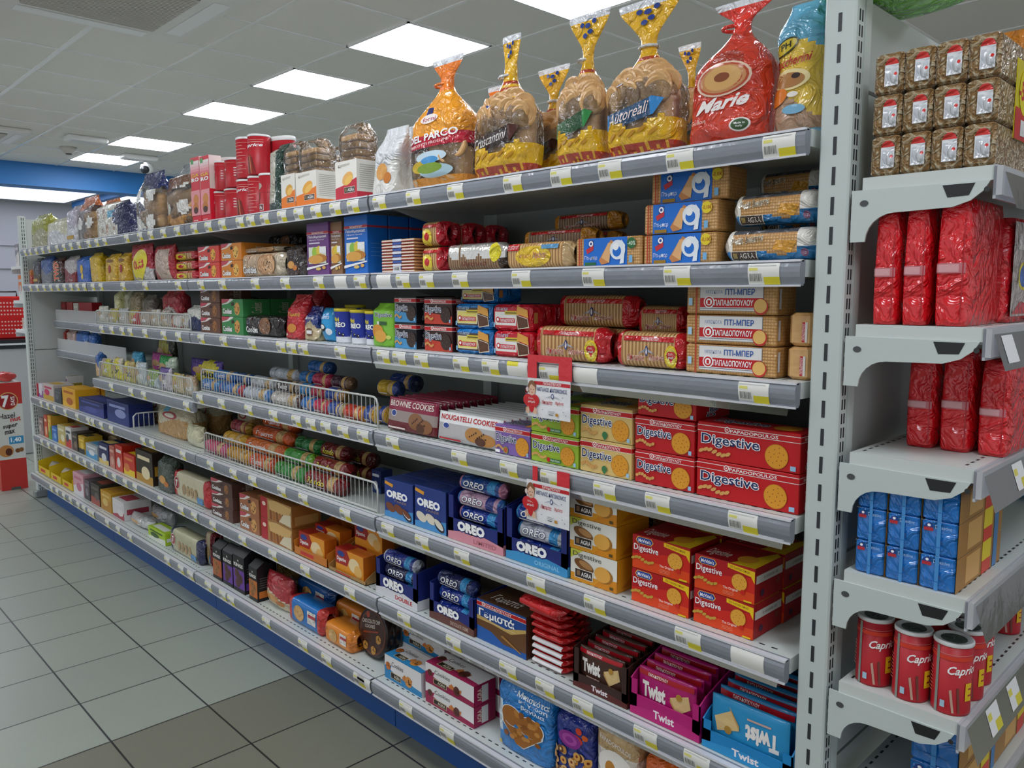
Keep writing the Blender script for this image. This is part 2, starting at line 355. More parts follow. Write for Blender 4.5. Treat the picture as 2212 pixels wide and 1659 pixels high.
LAB = {1: [1648, 1440, 1293, 1190, 1088, 967, 878, 806, 750, 712, 671, 634, 598, 561, 531, 508, 470, 440, 410, 374, 345, 318, 296, 268, 222, 205, 188, 168, 152, 138, 124, 108, 95, 82, 70, 60],
       2: [1614, 1432, 1256, 1104, 975, 904, 854, -812, 763, -720, 675, 604, 540, 470, 424, 376, 306, 259, 212, 195, 177, 163, 150, 136, 122, 108, 94, 80, 66],
       3: [1602, 1168, -1242, -1098, 1043, 980, 895, 848, 814, 722, 643, 618, 595, 533, 472, 424, 376, 345, 306, 275, 258, 236, 215],
       4: [1577, 1397, 1285, 1170, 1082, 977, 835, 772, 730, 693, 661, 630, 581, 528, 470, 424, 395, 304, 277, 235],
       5: [-1578, 1458, 1263, 1140, 984, 900, 828, 736, 645, 598, 535, 493, 443, 385, 321, 302, 236, 215, 200, 188, 165, 140, 118, 104, 90],
       6: [1480, 1372, 1240, 1160, 1082, 967, 862, 746, 650, 580, 515, 451, 411, 383, 340, 286, 265, 242, 222, 196, 180, 165, 150, 135, 120, 104, 90],
       7: [953, 866, -790, 766, 696, 645, 566, 490, 472, 441, 405, 383, 354, 275, 250, 227, 203, 190, 178, 166, 150, 136, 122, 110]}
BAYW = ['nearest bay of biscuit shelving beside the slotted post', 'second bay of biscuit shelving, with two wire fences above the paper-bag cookies', 'third bay of shelving, with wire fences holding crisps and pastry bags', 'farthest bay of shelving, with two short clear-fronted shelves']
D = .46
def wire_fence(parent, x0, x1, y, z, h, mat='s#c4c6c2', step=.024):
    m = MB(); r = .0013; e = .02
    m.tube([(x0, y, z), (x0, y, z+h-e), (x0+.006, y, z+h-.006), (x0+e, y, z+h), (x1-e, y, z+h), (x1-.006, y, z+h-.006), (x1, y, z+h-e), (x1, y, z)], .0034, mat)
    m.tube([(x0, y, z+.006), (x1, y, z+.006)], .004, mat)
    x = x0+step
    while x < x1-.01:
        m.tube([(x, y, z), (x, y, z+h)], r if abs((x-x0) % .44) > step else .003, mat, 5, False); x += step
    return obj('wire_fence', m, parent)
SHELFY = {}
for b in range(4):
    xr = -b*W; xl = xr-W
    bay = empty('shelving_bay', ((xl+xr)/2, D, 0)); ox = (xl+xr)/2
    def L_(x): return x-ox
    tag(bay, BAYW[b], 'shelving', 'gondola shelving bays')
    m = MB(); m.box(-W/2, W/2, .0, .02, .1, 1.68, 's#8d9190'); obj('back_panel', m, bay)
    m = MB(); m.box(-W/2+.001, -W/2+.04, -.03, -.001, .0, 1.70, 's#c3cbc8')
    obj('upright', m, bay)
    m = MB(); m.box(-W/2+.002, W/2-.002, -D+.045, -.06, 0, .15, 's#24559c'); obj('kick_plate', m, bay)
    for lv in range(1, 8):
        z = LZ[lv]; y0 = 0.0; dep = D
        if lv == 4 and b == 2: z -= .045
        if b == 3 and lv == 3: y0 = .17; z = 1.196
        if b == 3 and lv == 4: y0 = .17; z = 1.003
        if lv == 7: y0 = -.03
        SHELFY[(b, lv)] = (y0, z)
        m = MB(); th = .03
        m.box(-W/2+.003, W/2-.003, y0+.004-D, -.021, z-th, z, 's#cfd6d3')
        if b < 2 or lv > 4:
            k = -W/2+.03
            while k < W/2-.03: m.box(k, k+.012, y0+.022-D, y0+.026-D, z, z+.0003, 's#2a2e30'); k += .026
        brk = obj('shelf', m, bay)
        for sx in (-W/2+.004, W/2-.008):     # side brackets under the shelf
            m = MB()
            n = 10; pr = [(-.03, z-th)]+[(-.03-(D-y0-.1)*i/n, z-th-.055*(1-(i/n)**2)) for i in range(n+1)]+[(-D+y0+.05, z-th)]
            v = [(sx, p, q) for p, q in pr]+[(sx+.004, p, q) for p, q in pr]; q_ = len(pr)
            m.add(v, [tuple(range(q_)), tuple(range(2*q_-1, q_-1, -1))]+[(i, (i+1) % q_, q_+(i+1) % q_, q_+i) for i in range(q_)], 's#aeb5b3'); obj('bracket', m, brk)
        sh = brk
        m = MB(); a0, a1 = -W/2+.005, W/2-.005
        pr = [(p-D, q) for p, q in ring_profile(z, y0)]; m.extrude_x(pr, a0, a1, RAIL)
        m.box(a0, a1, y0-.0155-D, y0-.002-D, z-.0035, z+.0006, 's#dcdde4')
        m.box(a0, a1, y0-.0135-D, y0-.010-D, z-.047, z-.0435, 's#cfd0d6')
        if lv in (3, 4, 5, 6) and b == 0: m.add([(a0, y0-.012-D, z-.04), (a1-.012, y0-.012-D, z-.04), (a1-.02, y0-.004-D, z-.062), (a0, y0-.004-D, z-.062)], [(0, 1, 2, 3)], 'flap')
        if b == 3 and lv in (3, 4):
            m.box(a0, a1, y0-.004-D, y0-.001-D, z, z+.075, 'acrylic')
        obj('price_rail', m, sh)
        for q in LAB[lv]:
            u = abs(q); du, dv = corr(lv, u); x = X_at(u+du, y0-.014, z-.02)
            if xl+.01 < x < xr-.07 or (xr-.07 <= x < xr and (x := xr-.072)):
                p = price_label(sh, L_(x), y0-D, z, (2 if u == 1098 else 1) if q < 0 else 0, .062 if q > 0 else .07)
    for lv, u0, u1, hh in {1: ((4, 426, 818, .085), (5, 430, 818, .085)), 2: ((3, 201, 414, .06), (4, 208, 418, .08), )}.get(b, ()):
        y0, z = SHELFY[(b, lv)]; sh = [c for c in bay.children if c.name.startswith('shelf')][lv-1]
        xa = L_(X_at(u0, .02, z)); xb = L_(X_at(u1, .02, z)); wire_fence(sh, max(xa, -W/2+.02), min(xb, W/2-.02), .018-D, z, hh+.01)
for b in (2,):   # short divider on the fifth shelf
    bay = [o for o in COL.objects if o.name.startswith('shelving_bay')][b]; sh = [c for c in bay.children if c.name.startswith('shelf')][4]
    m = MB(); y0, z = SHELFY[(2, 5)]; xx = X_at(283+corr(5, 283)[0], .022, z)+.008-(-2.5*W)
    pts = [(xx, .03-D, z), (xx, .03-D, z+.06), (xx, .045-D, z+.075), (xx, .30-D, z+.075), (xx, .30-D, z)]
    m.tube(pts, .004, 's#dfe0de'); 
    for k in range(10): m.tube([(xx, .055+k*.025-D, z), (xx, .055+k*.025-D, z+.075)], .002, 's#dfe0de', 5, False)
    obj('wire_divider', m, sh)

# ================================================================== END CAPS
def slots_side(m, x, y0, y1, z0, z1):
    z = z0
    while z < z1:
        for yy in (y0+(y1-y0)*.34, y0+(y1-y0)*.68): m.box(x-.0004, x+.0006, yy-.002, yy+.002, z, z+.018, 's#23262a')
        z += .025
EZ = [1.567, 1.325, 1.105, .895, .69, .48, .25]
XE = .067
t = empty('end_display_shelving', (.07, .5, 0)); tag(t, 'end-of-aisle shelving unit with a tall slotted post, at the right', 'shelving')
def post(m, x0, x1, y, z1, dep=.035):
    m.box(x0, x1, y, y+dep, 0, z1, 's#c4cecb', .003); z = .06
    while z < z1-.05: m.box((x0+x1)/2-.003, (x0+x1)/2+.003, y-.0006, y+.0002, z, z+.03, 's#2b2f33'); z += .05
    slots_side(m, x1, y+.004, y+dep-.002, .05, z1-.03)
m = MB(); post(m, .0135-.07, .067-.07, -.5, 1.87); m.box(.067-.0715, .067-.069, -.465, -.44, 0, 1.87, 's#c4cecb'); obj('post', m, t)
m = MB(); post(m, .0135-.07, .067-.07, .9, 1.87); obj('post', m, t)
m = MB(); m.box(-.04, -.012, -.465, .9, .1, 1.87, 's#b9c0be')
for z in (.5, .9, 1.3, 1.72): m.box(-.012, -.0115, -.46, .9, z, z+.006, 's#60645f')
obj('back_panel', m, t)
for i, z in enumerate(EZ):
    m = MB(); a, b_ = .085-.07, .283-.07
    m.box(a+.004, b_, -.497, .9, z-.022, z, 's#cdd4d1')
    k = -.47
    while k < .88: m.box(b_-.022, b_-.018, k, k+.012, z, z+.0003, 's#2a2e30'); m.box(a+.014, a+.018, k, k+.012, z, z+.0003, 's#2a2e30'); k += .026
    sh = obj('shelf', m, t)
    m = MB()                                   # curved side bracket with a slot
    n = 12; pr = [(a-.012, z-.02), (a-.012, z-.105), (a+.012, z-.105)]+[(a+.012+.045*(1-math.cos(PI/2*q/6)), z-.105+.045*math.sin(PI/2*q/6)) for q in range(1, 7)]
    pr += [(b_-.055, z-.058), (b_-.03, z-.05), (b_-.012, z-.036), (b_-.004, z-.022)]
    v = [(x, -.4995, q) for x, q in pr]+[(x, -.4955, q) for x, q in pr]; q_ = len(pr)
    m.add(v, [tuple(range(q_)), tuple(range(2*q_-1, q_-1, -1))]+[(p, (p+1) % q_, q_+(p+1) % q_, q_+p) for p in range(q_)], 's#c4cecb')
    fb = Face(m, lambda u, w_, e: (a+u*.2, -.4995-e, z-.06+w_*.04), .2, .04); fb.poly([(.64, .9), (.87, .9), (.83, .45), (.68, .42)], 's#1e2022'); fb.ell(.95, .62, .02, .11, 's#2b2d2f'); fb.ell(.045, .45, .035, .13, 's#4a4c4e')
    obj('bracket', m, sh)
    m = MB(); m.box(b_, b_+.012, -.5, .9, z-.045, z-.002, 'acrylic'); m.box(b_+.0, b_+.004, -.5, .9, z-.05, z, 's#b2b5bd')
    m.add([(b_+.012, -.49, z-.01), (b_+.012, .9, z-.01), (b_+.03, .9, z-.065), (b_+.03, -.49, z-.065)], [(0, 1, 2, 3)], 'flap'); obj('price_rail', m, sh)
    for k, yy in enumerate({0: (), 1: (-.46,), 2: (-.35,), 3: (-.18,), 4: (-.40, -.28), 5: (-.42, -.3), 6: ()}[i]):
        m = MB(); f = Face(m, lambda u, w_, e: (b_+.013+e+(1-w_)*.014, yy+u*.06, z-.055+w_*.042), .06, .04); f.rect(0, 0, 1, 1, '#e8e8ea'); 
        if i != 1: f.rect(.5, 0, 1, .4, '#d9cc3a'); f.rect(.05, .55, .35, .8, '#dcd25a')
        obj('price_label', m, sh)
# left end unit
t = empty('end_display_shelving', (-5.36, .5, 0)); tag(t, 'white end unit with a double row of slots, at the far left', 'shelving')
m = MB(); m.box(-.055, -.008, -.5, -.46, 0, 1.88, 's#d4dcd9', .004); slots_side(m, -.008, -.498, -.462, .05, 1.85); obj('post', m, t)
m = MB(); m.box(-.04, -.01, -.46, .9, .1, 1.86, 's#c6cac8'); m.box(-.0105, -.0095, -.46, .9, 1.0, 1.006, 's#60645f'); obj('back_panel', m, t)
m = MB(); m.box(-.07, .0, -.52, -.44, 0, .05, 's#8d9492', .008); obj('foot', m, t)
for z in (1.56, 1.33, 1.13): 
    m = MB(); m.box(-.34, -.05, -.49, .9, z-.02, z, 's#e2e4e4'); m.box(-.345, -.34, -.49, .9, z-.05, z, 's#d0d4dc'); obj('shelf', m, t)
# ================================================================== PRODUCTS: shape makers
def copy_tree(o, parent=None):
    c = o.copy(); COL.objects.link(c)
    for k in list(c.keys()):
        if k in ('label', 'category', 'group'): del c[k]
    if parent: c.parent = parent
    for ch in list(o.children): copy_tree(ch, c)
    return c
def card(w, d, h, bg, front=None, right=None, top=None, side=None, bev=.0012):
    """printed carton: local x 0..w, y 0..d, z 0..h"""
    m = MB(); m.box(0, w, 0, d, 0, h, 'c'+bg, bev)
    if side: m.box(w-.0008, w+.0002, .001, d-.001, .001, h-.001, 'c'+side)
    if front: front(Face(m, lambda u, v, e: (u*w, -e, v*h), w, h))
    if right: right(Face(m, lambda u, v, e: (w+.0002+e, u*d, v*h), d, h))
    if top: top(Face(m, lambda u, v, e: (u*w, v*d, h+e), w, d))
    return m
def sgp(x, p): return math.copysign(abs(x)**p, x)
LEAN = [0]
class Loft:
    """soft pack. axis 'z' = standing bag, 'x' = lying pack. prof(t) -> (a, b, n, cq): half width, half depth, squareness, depth offset"""
    def __init__(s, L, wref, prof, axis='z', amp=.0, freq=18, seed=0, d=None): s.L = L; s.w = wref; s.prof = prof; s.axis = axis; s.amp = amp; s.fr = freq; s.seed = seed; s.d = d; s.lean = LEAN[0]
    def W(s, p, q, t):
        z = t*s.L
        if s.amp: k = 1-s.amp*.5+s.amp*.5*noise.noise(Vector((p*s.fr+s.seed, q*s.fr, z*s.fr))); p *= k; q *= k
        a, b, n, cq = s.prof(t); q += cq; p += s.lean*z
        return (p, q, z) if s.axis == 'z' else (z, q, p+s.w/2)
    def pt(s, x, sgn, t):        # x in -1..1
        a, b, n, cq = s.prof(t); return s.W(a*x, sgn*b*max(0, 1-abs(x)**n)**(1/n), t)
    def fn(s, u, v, e):
        if s.axis == 'z': t = v; p = (u-.5)*s.w
        else: t = u; p = (v-.5)*s.w
        t = min(max(t, 0), 1); a, b, n, cq = s.prof(t); x = max(-.97, min(.97, p/a)); P = Vector(s.pt(x, -1, t)); C_ = Vector(s.W(0, 0, t))
        d = P-C_; d.normalize(); dirv = (d+Vector((0, -1.2, 0))).normalized(); return tuple(P+dirv*e)
    def mesh(s, mb, paint, nf=22, nb=6, nT=26, back=None):
        xs = [(-math.cos(PI*i/nf), -1) for i in range(nf+1)]+[(math.cos(PI*i/nb), 1) for i in range(1, nb)]
        n = len(xs); vs = []; fs = []; mt = []
        for j in range(nT+1): vs += [s.pt(x, g, j/nT) for x, g in xs]
        for j in range(nT):
            for i in range(n):
                k = (i+1) % n; f = (j*n+i, j*n+k, (j+1)*n+k, (j+1)*n+i); fs.append(f if s.axis == 'z' else f[::-1])
                t = (j+.5)/nT; a, b, nn, cq = s.prof(t); xm = (xs[i][0]+xs[k][0])/2*a/s.w+.5; fr = i < nf
                u, v = (xm, t) if s.axis == 'z' else (t, xm); mt.append(paint(u, v, fr))
        fs += [tuple(range(n-1, -1, -1)), tuple(range(nT*n, nT*n+n))]; mt += [mt[0], mt[-1]]
        mb.add(vs, fs, mt, True); return mb
    def face(s, mb, k='p', e=.0012):
        f = Face(mb, s.fn, s.w if s.axis == 'z' else s.L, s.L if s.axis == 'z' else s.w, e, k); f.curved = True; return f
def ss(a, b, x): x = max(0, min(1, (x-a)/(b-a))); return x*x*(3-2*x)
def prof_knot(w, d, neck=.70, fan=.42):
    def f(t):
        if t < neck: k = ss(0, .06, t)*.16+.84; q = ss(neck-.32, neck, t); a = w/2*k*(1-q*.80); b = d/2*(.55+.45*ss(0, .12, t))*(1-q*.74); n = 3-q
        else: q = (t-neck)/(1-neck); a = w/2*(.20+(fan*2-.20)*ss(.08, 1, q)); b = d/2*(.26-.20*ss(0, .5, q)); n = 2
        return a, b, n, d/2
    return f
def prof_pillow(w, d):
    def f(t): k = max(0, math.sin(PI*t))**.45; return w/2*(1-.06*k), .0018+(d/2-.0018)*k, 2.2, d/2
    return f
def prof_gusset(w, d, top=.78):
    def f(t): q = ss(top, 1, t); k = .9+.1*ss(0, .05, t); return w/2*k*(1-.10*q), d/2*k*(1-.93*q)+.001, 5-2.5*q, d/2
    return f
def prof_slab(L, d, h, fin=.05, nn=5):      # axis x, ends pinched to a fin
    def f(t):
        q = max(ss(fin, 0, t) if t < .5 else 0, ss(1-fin, 1, t)); q = (1-ss(0, fin, t)) if t < .5 else ss(1-fin, 1, t)
        return h/2*(1-.30*q), d/2*(1-.55*q)+.0005, nn-2*q, d/2
    return f
def prof_roll(L, r, end=.05):
    def f(t):
        e = min(t, 1-t)/end; q = min(1, e); k = math.sqrt(max(0, 1-(1-q)**2))*.94+.06; return r*k, r*k, 2, r
    return f
def bag(w, d, h, prof, paint, deco=None, amp=.05, nT=26, nf=22, k='p', seed=0, name='bag', parent=None, axis='z', e=.0015):
    lf = Loft(h if axis == 'z' else w, w if axis == 'z' else h, prof, axis, amp, 18, seed); m = MB(); lf.mesh(m, paint, nf=nf, nT=nT)
    if deco: deco(lf.face(m, k, e))
    return m, lf
def biscuit_heap(lf, v0, v1, r, n, seed=1, mat='baked', um=.42, inset=.006):
    rd = random.Random(seed); m = MB()
    for i in range(n):
        v = v0+(v1-v0)*rd.random(); a, b, nn, cq = lf.prof(v); u = .5+(rd.random()*2-1)*um*(a*2/lf.w)
        c = Vector(lf.fn(u, v, 0))+Vector((0, inset+rd.random()*.004, 0)); nr = Vector((rd.uniform(-.28, .28)+(u-.5)*1.3, -1, rd.uniform(-.3, .3))).normalized()
        x = nr.orthogonal().normalized(); y = nr.cross(x); th = .0035; N_ = 16; vs = []
        for rr, hh in ((.0, th), (.86, th), (1, th*.3), (1, -th)): vs += [c+nr*hh+(x*math.cos(2*PI*j/N_)+y*math.sin(2*PI*j/N_))*r*rr for j in range(N_)]
        m.add(vs[N_:], [(q*N_+j, q*N_+(j+1) % N_, (q+1)*N_+(j+1) % N_, (q+1)*N_+j) for q in range(2) for j in range(N_)]+[tuple(range(N_))], mat, False)
        for j in range(5):
            aa = 2*PI*j/5+i; p = c+nr*(th+.0004)+(x*math.cos(aa)+y*math.sin(aa))*r*.45; q = r*.05
            m.add([p+x*q, p+y*q, p-x*q, p-y*q], [(0, 1, 2, 3)], 'c#7a4a20')
    return m
DES = {}
def design(f): DES[f.__name__] = f; return f
NAMES = {}
PROTO = {}; TOP = {}
STK = {1: [''], 2: ['lower one of its stack', 'upper one of its stack'], 3: ['bottom of its stack', 'middle of its stack', 'top of its stack'],
       4: ['bottom of four stacked', 'second from the bottom of four', 'third from the bottom of four', 'top of four stacked']}
def place(key, loc, w, h, label, cat, group=None, rz=0, rx=0, ry=0, name=None, d=None, lean=0, **kw):
    LEAN[0] = lean
    pk = (key, tuple(sorted(kw.items())))
    if pk not in PROTO:
        r = DES[key](w, h, **kw) if d is None else DES[key](w, h, d=d, **kw)
        nm = name or NAMES.get(key, 'biscuit_pack')
        if isinstance(r, MB): r = r.build(nm)
        else: r.name = nm
        PROTO[pk] = (r, w, h); o = r
    else: r, w0, h0 = PROTO[pk]; o = copy_tree(r); o.scale = (w/w0, 1 if key not in SCALE_Y else w/w0, h/h0)
    o.location = loc; o.rotation_euler = (rx, ry, rz); tag(o, label, cat, group); return o
SCALE_Y = set()
def shelf_at(lv, u):
    z = LZ[lv]; du, dv = corr(lv, u); x = X_at(u+du, 0, z)
    b = max(0, min(3, int(-x//W) if x < 0 else 0)); b = int(max(0, min(3, -x/W))); return SHELFY[(b, lv)]
def put(key, u0, u1, vt, vb, lv, label, cat, n=1, rows=1, y=.022, d=.07, dz=0, group=None, rz=0, rx=0, ry=0, gap=.002, name=None, vnum=None, h=None, back=None, xs=None, **kw):
    """stand a pack on shelf lv: u0/u1 left/right edge, vt/vb top and bottom at the left edge as measured in the photograph"""
    w_ = kw.pop('w', None); yr = kw.pop('yr', None)
    um = (u0+u1)/2; y0, z0 = shelf_at(lv, um); du, dv = corr(lv, um); yf = y0+y
    if lv == 7: yf = y-.03
    z = z0+dz; yq = yf if yr is None else yf-y+yr; x0 = X_at(u0+du, yq, z); x1 = X_at(u1+du, yq, z)
    if w_: x1 = x0+w_+gap
    if x0 < -5.312: x1 = max(x1, -5.312+.03); x0 = -5.312
    zl = .0032 if rx else 0
    if h is None:
        base = PX((x0, yq, z))[1]; H = Z_at(base-(vb-vt), x0, yq)-z; hh = H/n
    else: hh = h
    if lv > 1:      # stay under the shelf above
        b = int(max(0, min(3, -(x0+x1)/2/W))); zm = SHELFY[(b, lv-1)][1]-.036-abs(.11*(rx != 0))*.1
        if z+n*hh > zm: hh = (zm-z)/n
    out = []
    for r in range(rows):
        if yf+r*((d or 0)+.004)+(d or (hh if key == 'rollpack' else x1-x0)) > .432+.02: break
        for i in range(n):
            lb = label+((', '+STK[n][i]) if n > 1 else '')
            RW = ('', 'in the row behind', 'in the third row', 'in the fourth row')[r]
            if r: lb = label+((' '+RW) if n == 1 else ', '+RW+', '+STK[n][i].replace(' of its stack', '').replace(' one', '')) if True else label+(' in the row behind the front stack' if n == 1 else ', row behind, '+STK[n][i].replace(' of its stack', ' box').replace('one box', 'one'))
            ww = x1-x0-gap if r == 0 or True else 0
            jit = 0 if n == 1 else random.uniform(-.002, .002)
            hk = dict(kw)
            if d is not None: hk['d'] = d
            o = place(key, (x0+jit, yf+r*((d or 0)+.004)+abs(jit), z+i*hh+.0008+zl), ww, hh-.0014, lb, cat, group, rz, rx, ry, name, **hk); out.append(o); TOP[o.name] = z+(i+1)*hh-z0
    if not out: print("DROPPED", label); return None
    return out if len(out) > 1 else out[0]
# ================================================================== PRODUCT DESIGNS
PAP = 'ΠΑΠΑΔΟΠΟΥΛΟΥ'
def cookie(f, cu, cv, r, c='#e09a2c', dots=14, rim='#c47f1e', dot='#7a4210'):
    f.disc(cu, cv, r, rim, n=28); f.disc(cu, cv, r*.95, c, n=28)
    e = f.e; f.lay()
    rd = random.Random(3)
    for i in range(dots):
        a = i*2.4; q = r*.82*math.sqrt((i+.5)/dots); n = f.n; f.n = n; f.disc(cu+q*math.cos(a)*f.h/f.w, cv+q*math.sin(a), r*.045, dot, n=6); f.n = n
    f.n += 1
def chips(f, cu, cv, r, c='#c98a3c', chip='#3b2012', seed=1):
    rd = random.Random(seed); pts = []
    for j in range(16): a = 2*PI*j/16; q = r*(1+rd.uniform(-.08, .08)); pts.append((cu+q*math.cos(a)*f.h/f.w, cv+q*math.sin(a)))
    f.poly(pts, c); n = f.n
    for j in range(9): a = rd.random()*6.3; q = r*.75*math.sqrt(rd.random()); f.n = n; f.disc(cu+q*math.cos(a)*f.h/f.w, cv+q*math.sin(a), r*rd.uniform(.10, .17), chip, n=6)
    f.n = n+1
def wheat(f, u, v, w, h, c='#d9a45c'):
    for j in range(7):
        n = f.n; f.ell(u+w*j/7, v+h*(.5+.25*math.sin(j)), w*.10, h*.22, c, n=8, rings=1, rot=.5); f.n = n
    f.n += 1
def band(f, v0, v1, txt, t0=.25, t1=.78, col='#c4161c', line='#f6efe8', circ=True, tc='#ffffff'):
    f.rect(0, v0, 1, v1, line); k = (v1-v0)*.10; f.rect(0, v0+k, 1, v1-k, col)
    if circ: q = (v1-v0)*.48; f.disc(t0-q*f.h/f.w*1.2, (v0+v1)/2+q*.3, q, '#ffffff', n=16); f.disc(t0-q*f.h/f.w*1.2, (v0+v1)/2+q*.3, q*.7, '#c4161c', n=14); f.disc(t0-q*f.h/f.w*1.2, (v0+v1)/2+q*.3, q*.3, '#ffffff', n=8)
    f.text(txt, t0, v0+k*2.4, t1, v1-k*2.4, tc, off=.015)
@design
def digestive(w, h, d=.07, bg='#c2141c', extra=None, txt=PAP, choc=None, rng=0):
    def front(f):
        if choc: f.rect(0, 0, 1, .16, choc); f.poly([(0, .16), (1, .16), (1, .3), (0, .45)], choc)
        band(f, .76, .92, txt, .34, .80)
        if choc: cookie(f, .78, .36, .30, '#3b2a24', 6, '#251a18', '#8f8078')
        else: cookie(f, .79, .36, .315)
        f.text('Digestive', .05, .36, .63, .70, '#1a2a5e', out='#ffffff', off=.012, ow=.045)
        wheat(f, .05, .12, .32, .22)
        f.rect(.92, .06, .97, .18, '#9cc3e0')
        if extra == 'heart': f.disc(.50, .18, .10, '#3c7a4a'); f.poly([(.5-.10*f.h/f.w, .15), (.5+.10*f.h/f.w, .15), (.5, .02)], '#3c7a4a')
        if extra == 'green': f.rect(.42, .07, .66, .19, '#2f7a3c'); f.text('Χωρίς ζάχαρη', .44, .09, .64, .17, '#ffffff', off=0); f.disc(.40, .14, .08, '#c4161c')
        if extra == 'fig': f.rect(0.02, .04, .16, .14, '#ffffff'); f.disc(.33, .16, .12, '#8ca040'); f.disc(.33, .16, .085, '#c4552c')
    def right(f):
        f.rect(.1, .1, .9, .5, '#000000' if False else bg); band(f, .76, .92, txt, .2, .85, circ=False); f.vtext('Digestive', .3, .1, .62, .7, '#1a2a5e', out='#ffffff', off=.02)
    def top(f): f.text('Digestive', .1, .2, .62, .8, '#1a2a5e', out='#ffffff', off=.02); f.ell(.8, .5, .12, .35, '#e09a2c')
    return card(w, d, h, bg, front, right, top)
@design
def agra_dig(w, h, d=.12):
    def front(f):
        f.rect(0, 0, 1, .25, '#e0981c'); f.rect(0, .25, 1, 1, '#e8e6dc'); f.poly([(0, .7), (.28, 1), (0, 1)], '#cfd24a'); f.poly([(.5, .0), (1, .0), (1, .36), (.7, .3)], '#d98a1a')
        f.ell(.3, .55, .22, .17, '#7a4e22', rot=-.25); f.ell(.34, .58, .15, .10, '#b48450', rot=-.25)
        f.ell(.74, .42, .18, .24, '#a86f24'); f.ell(.70, .44, .17, .24, '#e6aa4c')
        f.text('Digestive', .06, .76, .68, .95, '#4b4a3c', off=.0, up=-.03); f.rect(.10, .12, .50, .42, '#f2efe6'); f.rect(.115, .14, .485, .40, '#2c1c12')
        f.rect(.15, .2, .22, .36, '#8a6a4a'); f.text('AGRA', .25, .2, .47, .34, '#ffffff', off=.01)
        f.rect(.86, .06, .93, .15, '#5a4a20')
    return card(w, d, h, '#dc9a1e', front, lambda f: (f.rect(0, 0, 1, 1, '#d8921a'), f.poly([(.1, .1), (.9, .7), (.9, .1)], '#c47a12')), lambda f: f.rect(.05, .1, .95, .9, '#e4a828'))
@design
def mcv(w, h, d=.11, small=0):
    def front(f):
        f.rect(0, 0, 1, .3, '#e4481a'); f.poly([(0, .3), (1, .3), (1, .75), (0, .42)], '#d2261a'); f.poly([(0, .42), (1, .75), (1, 1), (0, 1)], '#b4141c')
        f.poly([(.56, .98), (1, .92), (1, .58), (.94, .76), (.56, .86)], '#f2c81c'); f.text('35% λιγότερα λιπαρά', .6, .86, .92, .95, '#7a2010', off=0, up=-.05)
        f.poly([(.06, .86), (.10, .97), (.34, .97), (.38, .86), (.34, .76), (.10, .76)], '#e8c060'); f.poly([(.075, .865), (.11, .955), (.33, .955), (.365, .865), (.33, .775), (.11, .775)], '#1c3f9c')
        f.text("McVitie's", .11, .81, .33, .92, '#ffffff', off=.02)
        f.text('Digestive', .03, .50, .47, .74, '#ffffff', off=.01); wheat(f, .02, .2, .40, .2, '#c8a040')
        cookie(f, .76, .52, .24, '#e8a83c', 10); f.disc(.82, .27, .07, '#b4141c' if False else '#d2261a')
        f.text('The Original', .50, .22, .74, .31, '#ffffff', off=0); f.rect(.84, .02, .97, .07, '#e8c820')
        for i in range(3): f.rect(.5, .17-i*.04, .68, .18-i*.04, '#f0a080')
    def right(f): f.rect(.04, .55, .96, .78, '#d9d3cc'); f.text('0 000000 00', .3, .62, .8, .7, '#5a4a44', off=0); f.disc(.8, .4, .1, '#8a3a30'); f.disc(.25, .25, .1, '#4a2a44')
    return card(w, d, h, '#a4141c', front, right, lambda f: (f.poly([(.6, 0), (1, 0), (1, .9), (.9, 1)], '#e8c020'), f.ell(.72, .35, .15, .2, '#d8962c'), f.text('Digestive', .08, .1, .45, .5, '#e8d8d0', off=0)))
@design
def alla_pti(w, h, d=.055, badge='-0,10€', bc='#e8cf2c', foot='#a07818'):
    m = card(w, d, h, '#d8a050', None, None, None); m2 = MB()
    m2.box(0, w, 0, d, 0, h, 'knobs', .003)
    f = Face(m2, lambda u, v, e: (u*w, -e, v*h), w, h, e=.0006)
    f.rect(.13, .01, .80, .99, '#1c6fce'); f.rect(.05, 0, .065, 1, '#c8442c'); f.rect(.085, 0, .095, 1, '#c8442c')
    f.poly([(.21, .62), (.29, .60), (.29, .92), (.22, .92)], '#23408c'); f.poly([(.17, .60), (.29, .74), (.29, .58), (.19, .44)], '#c8323c'); f.disc(.25, .80, .10, '#ffffff'); f.disc(.25, .80, .05, '#23408c')
    f.text('Πτι-μπερ', .15, .20, .35, .38, '#e8f0fa', off=0); f.rect(.16, .03, .33, .14, foot)
    f.poly([(.38, .2), (.50, .7), (.56, .9), (.60, .85), (.52, .1), (.42, .05)], '#c8854c'); f.poly([(.42, .3), (.52, .8), (.57, .8), (.54, .1)], '#e4b078')
    f.disc(.665, .55, .34, '#e8eef4'); f.disc(.655, .50, .19, '#1c6fce'); f.poly([(.72, .9), (.78, .7), (.76, .08), (.70, .06), (.73, .5)], '#e8eef4'); f.disc(.64, .66, .13, '#f4f6f8')
    f.disc(.87, .76, .19, bc); f.text(badge, .815, .68, .93, .83, '#a03018' if bc != '#2a6a3c' else '#d8e8d0', off=.01); f.rect(.84, .1, .89, .34, '#7ab4e0')
    return m2
